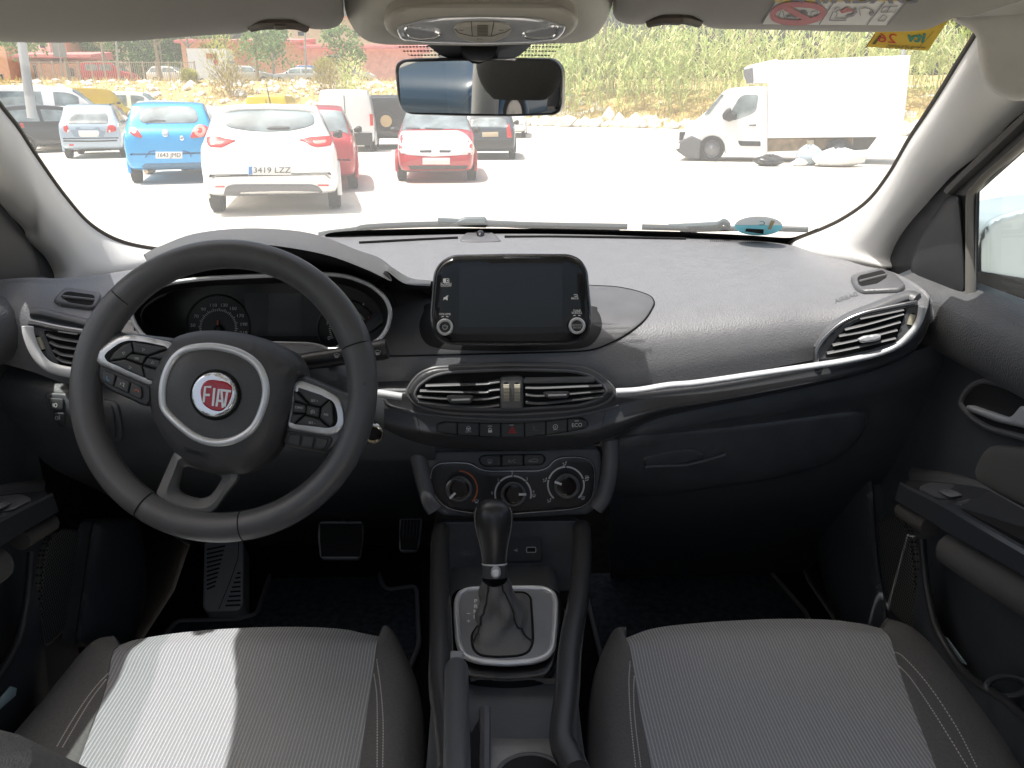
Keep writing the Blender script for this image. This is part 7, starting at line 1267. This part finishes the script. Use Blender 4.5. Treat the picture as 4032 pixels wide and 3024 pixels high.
ax = gpt(cB(1130, 870)); vehicle('hatchback_car', 'white car partly hidden behind the dark slate hatchback', 'car', Vector((ax.x - .2, ax.y + 1.5, 0)), R(-4), 3.9, 1.7, 1.45, 'hatch', P_W, 'cars parked in the lot')
# cars on the upper street (seen over the bank)
def street(name, label, u, Y, rz, L, W, H, style, pt, cat='car'):
    global gz; g0 = gz; gz = lambda x, y: 3.12
    try: p = PY(cA(u, 450), Y); h = Vector((-math.sin(rz), math.cos(rz), 0)); r_ = vehicle(name, label, cat, Vector((p.x, Y, 0)) - h * (L * .31), rz, L, W, H, style, pt, 'cars on the upper street', detail=False)
    finally: gz = g0
    return r_
s1 = street('people_carrier', 'red people carrier with a white roof parked on the upper street', 690, 76, R(-90), 4.5, 1.8, 1.85, 'van', P_R)
m_ = MB(); m_.box(s1[2] @ Vector((0, -.4, 1.86)), (3.0, 1.5, .06)); m_.build('white_roof', P_W, s1[0], smooth=False)
street('parked_car', 'white car parked on the upper street behind the slanting tree trunk', 1075, 75, R(-90), 4.2, 1.75, 1.5, 'hatch', P_W)
bv = street('box_van', 'white box van behind the tall yellow green shrub', 1390, 79, R(-90), 5.6, 2.0, 2.3, 'van', P_W, cat='van')
m_ = MB(); m_.box(bv[2] @ Vector((0, -1.0, 2.0)), (3.6, 2.1, 2.3)); m_.build('cargo_box', P_W, bv[0], smooth=False); m_ = MB(); m_.box(bv[2] @ Vector((1.06, -.6, 2.5)), (.9, .05, .45), None); m_.box(bv[2] @ Vector((1.06, -.25, 2.2)), (.35, .05, 1.0), None); m_.build('red_logo', P_R, bv[0], smooth=False)
street('parked_car', 'silver car parked on the upper street right of the tall shrub', 1560, 74, R(-90), 4.3, 1.75, 1.5, 'hatch', P_G)
street('parked_car', 'silver white car on the upper street left of the blue car', 1840, 76, R(90), 4.3, 1.75, 1.45, 'hatch', P_G)
street('parked_car', 'blue car parked on the upper street before the red school', 1960, 79, R(-90), 4.2, 1.75, 1.75, 'hatch', paint('mid_blue', (.08, .20, .42)))
street('parked_car', 'white car parked on the upper street just left of the mirror', 2185, 74, R(-90), 4.3, 1.8, 1.55, 'hatch', P_W)

# ---- refrigerated truck, side on
YT = 21.2; TP = Plane(PY(cC(760, 900), YT), (-.34, -.94, 0)); TU = Vector((.94, -.34, 0)).normalized(); tk = thing('box_truck', 'white refrigerated box truck parked side on in front of the cane', 'truck', (PY(cC(700, 950), YT).x, YT + 1, gz(12, 21)))
def tpil(name, poly, mt, h0, h1, mg, hb, par=None, r=8, **k): m_ = MB(); m_.pil(TP, rpoly(pl(cC, *poly), r) if r else pl(cC, *poly), h0, h1, mg, hb=hb, back=True, **k); return m_.build(name, mt, par or tk)
tpil('cab', [(62, 885), (70, 815), (100, 795), (215, 712), (250, 680), (335, 575), (380, 550), (450, 542), (614, 534), (617, 962), (352, 966), (345, 900), (300, 860), (235, 860), (190, 905), (180, 980), (70, 960)], P_W, -.08, .0, 14, -2.0, r=14, step=22)
tpil('cargo_box', [(617, 378), (1506, 343), (1480, 620), (1455, 850), (617, 860)], P_W, .02, .03, 4, -2.15, r=0)
tpil('cooling_unit', [(468, 430), (482, 415), (535, 398), (680, 366), (680, 515), (540, 518), (490, 520), (468, 480)], P_W, -.25, -.2, 10, -1.7, r=6)
tpil('cooling_grille', [(466, 432), (524, 420), (530, 515), (488, 520), (468, 470)], mat('grille_grey', (.16, .16, .17), .6), -.19, -.17, 4, -.3, r=3)
tpil('side_window', [(392, 690), (440, 608), (470, 590), (548, 587), (560, 600), (545, 690), (505, 716), (410, 750), (385, 735)], CGLASS, .006, .012, 3, -.05)
tpil('windscreen', [(222, 712), (330, 585), (345, 590), (250, 712)], CGLASS, .006, .012, 3, -1.8, r=2)
tpil('wing_mirror', [(335, 712), (360, 680), (385, 670), (395, 700), (425, 705), (425, 742), (375, 758), (337, 740)], TRIMK, .08, .20, 8, .0, r=4)
tpil('front_bumper', [(42, 905), (70, 878), (145, 843), (205, 872), (192, 990), (105, 978), (46, 935)], mat('truck_bumper', (.12, .125, .13), .6), .004, .03, 10, -1.95, r=6)
tpil('grille', [(68, 820), (106, 820), (90, 868), (66, 875)], TRIMK, .002, .02, 3, -1.8, r=2)
tpil('headlamp', [(42, 893), (72, 890), (70, 925), (45, 930)], LENS, .02, .05, 4, -.1, r=4)
tpil('door_strip', [(432, 876), (573, 879), (573, 910), (450, 908), (438, 895)], TRIMK, .004, .03, 4, -.02, r=3); tpil('door_handle', [(500, 775), (546, 773), (546, 783), (500, 784)], TRIMK, .004, .03, 3, -.02, r=2)
tpil('chassis_rail', [(610, 862), (1150, 855), (1150, 905), (880, 935), (610, 945)], mat('chassis_tan', (.30, .23, .15), .8, var=.3, vscale=6), -.35, -.3, 4, -1.6, r=0); tpil('battery_box', [(862, 872), (905, 870), (906, 915), (862, 917)], mat('box_cream', (.6, .53, .42), .6), -.1, -.05, 4, -.4, r=3)
tpil('rear_underframe', [(930, 860), (1300, 850), (1240, 930), (960, 950)], mat('underframe_dark', (.10, .10, .10), .8), -.45, -.4, 3, -1.5, r=0)
for x, y in ((268, 925), (1060, 940)):
    m_ = MB(); c0 = TP.at(cC(x, y), .02); rr = 78 * .633 / FPX * (c0 - EYE).dot(Vector((_sy * _cp, _cy * _cp, -_sp)))
    G = [[c0 + TU * (math.cos(a) * rr * q) - TP.n * dy + Vector((0, 0, math.sin(a) * rr * q)) for a in np.linspace(0, 6.283, 32, endpoint=False)] for dy, q in ((.25, .7), (.25, .95), (.2, 1), (.03, 1), (0, .95), (0, .66))]; m_.grid(G, cv=True); w_ = m_.build('wheel', TYRE, tk); m_ = MB(); m_.grid([[c0 + TU * (math.cos(a) * rr * q) - TP.n * dy + Vector((0, 0, math.sin(a) * rr * q)) for a in np.linspace(0, 6.283, 32, endpoint=False)] for dy, q in ((0, .66), (.06, .6), (.02, .22), (-.01, .02))], cv=True); m_.build('rim', mat('steel_rim', (.20, .20, .21), .5, .6), w_)
# rubbish on the ground by the truck
def bag(label, u, v, Y, sx, sz, mt, seed):
    p = PY(cC(u, v), Y); z = gz(p.x, Y); rt = thing('rubbish_bag', label, 'rubbish bag', (p.x, Y, z), group='rubbish by the truck'); m_ = MB(); q = random.Random(seed); G = []
    for i in range(9):
        f = i / 8; r_ = math.sin(math.pi * (f * .86 + .10)) ** .7; G.append([(p.x + math.cos(a) * sx * r_ * (1 + .22 * math.sin(a * 3 + seed) + q.uniform(-.08, .08)), Y + math.sin(a) * sx * .8 * r_, z + sz * f * (1 + .15 * math.sin(a * 2 + seed))) for a in np.linspace(0, 6.283, 18, endpoint=False)])
    m_.grid(G, cv=True); m_.f += [tuple(range(18)), tuple(range(144, 162))]; m_.m += [0, 0]; m_.build('bag', mt, rt); m_ = MB(); m_.tube([(p.x, Y, z + sz * .95), (p.x + .02, Y, z + sz * 1.12)], [.05, .02], k=7); m_.build('knot', mt, rt)
bag('black rubbish bag on the ground between the truck wheels', 622, 997, 20.2, .36, .26, mat('bag_black', (.03, .03, .032), .3), 1); bag('grey blue plastic bag beside the rear truck wheel', 868, 965, 20.4, .33, .46, mat('bag_blue', (.40, .47, .52), .3), 2); bag('large white rubbish bag by the rear truck wheel', 1050, 970, 20.0, .62, .40, mat('bag_white', (.8, .8, .78), .5), 3); bag('small white bag left of the grey blue bag', 815, 1000, 20.1, .2, .17, MATS['bag_white'], 4)

vehicle('parked_car', 'blue grey car parked behind, seen only in the rear view mirror', 'car', Vector((-4.3, -10.5, 0)), R(8), 4.2, 1.78, 1.46, 'hatch', paint('slate_blue', (.10, .17, .26)))
# ================================================================== what the mirror shows behind the camera
rd = thing('rear_door', 'left rear door with a pale window post, seen only in the rear view mirror', 'car door', (-.69, -.7, .5))
m_ = MB(); m_.grid([[(x, y, Z0 + z) for x, z in ((-.69, -1.0), (-.68, -.5), (-.655, -.33), (-.66, -.27), (-.70, -.25))] for y in np.linspace(-.36, -1.4, 12)]); m_.build('door_panel', LOWER, rd)
m_ = MB(); m_.tube([(-.69, -.38, Z0 - .26), (-.67, -.40, Z0), (-.62, -.42, Z0 + .15)], .045, n=10, k=10); m_.build('window_post', PILLAR, rd)
m_ = MB(); m_.tube([(-.70, -1.12, Z0 - .26), (-.68, -1.2, Z0 - .05), (-.62, -1.35, Z0 + .12)], .05, n=10, k=10); m_.build('window_post', RUBBER, rd)
rs = thing('rear_bench', 'dark rear bench with two head restraints, seen only in the rear view mirror', 'rear bench', (0, -1.1, .5))
m_ = MB(); m_.grid([[(x, -.95 - .25 * f - .03 * math.cos(x * 9), Z0 - .75 + .66 * f) for x in np.linspace(-.64, .64, 30)] for f in np.linspace(0, 1, 12)] + [[(x, -1.32, Z0 - .12) for x in np.linspace(-.64, .64, 30)]]); m_.build('backrest', BOLST, rs)
for x in (-.36, .36):
    m_ = MB(); hr_ = [[(x + .13 * q * np.sign(math.cos(a)) * abs(math.cos(a)) ** .6, -1.22 + .05 * q * math.sin(a), Z0 - .12 + .18 * f) for a in np.linspace(0, 2 * math.pi, 24, endpoint=False)] for f in np.linspace(0, 1, 9) for q in (math.sin(math.pi * (.08 + .84 * f)) ** .35,)]; m_.grid(hr_, cv=True); m_.f.append(tuple(range(8 * 24, 216))); m_.m.append(0); m_.build('head_restraint', BOLST, rs)
# ------------------------------------------------------------------ daylight
w = bpy.data.worlds.new('World'); scene.world = w; w.use_nodes = True; nt = w.node_tree
sky = nt.nodes.new('ShaderNodeTexSky'); sky.sky_type = 'NISHITA'; sky.sun_disc = False
SUNV = Vector((-.32, -.08, .94)).normalized(); EL = math.asin(SUNV.z); AZ = math.atan2(SUNV.x, SUNV.y)
sky.sun_elevation = EL; sky.sun_rotation = AZ; sky.dust_density = 9.0; sky.air_density = 1.4; sky.ozone_density = 3.0
nt.links.new(sky.outputs[0], nt.nodes['Background'].inputs[0]); nt.nodes['Background'].inputs[1].default_value = .15
sd = bpy.data.lights.new('sun', 'SUN'); so = bpy.data.objects.new('sun', sd); COL.objects.link(so); sd.energy = 5.0; sd.angle = R(.53); sd.color = (1, .975, .94)
so.rotation_euler = SUNV.to_track_quat('Z', 'Y').to_euler()
scene.view_settings.view_transform = 'Standard'; scene.view_settings.look = 'None'; scene.view_settings.exposure = 0
scene.cycles.max_bounces = 10; scene.cycles.transparent_max_bounces = 16; scene.cycles.diffuse_bounces = 5; scene.cycles.caustics_reflective = False; scene.cycles.caustics_refractive = False
scene.cycles.use_denoising = True; scene.cycles.sample_clamp_indirect = 6
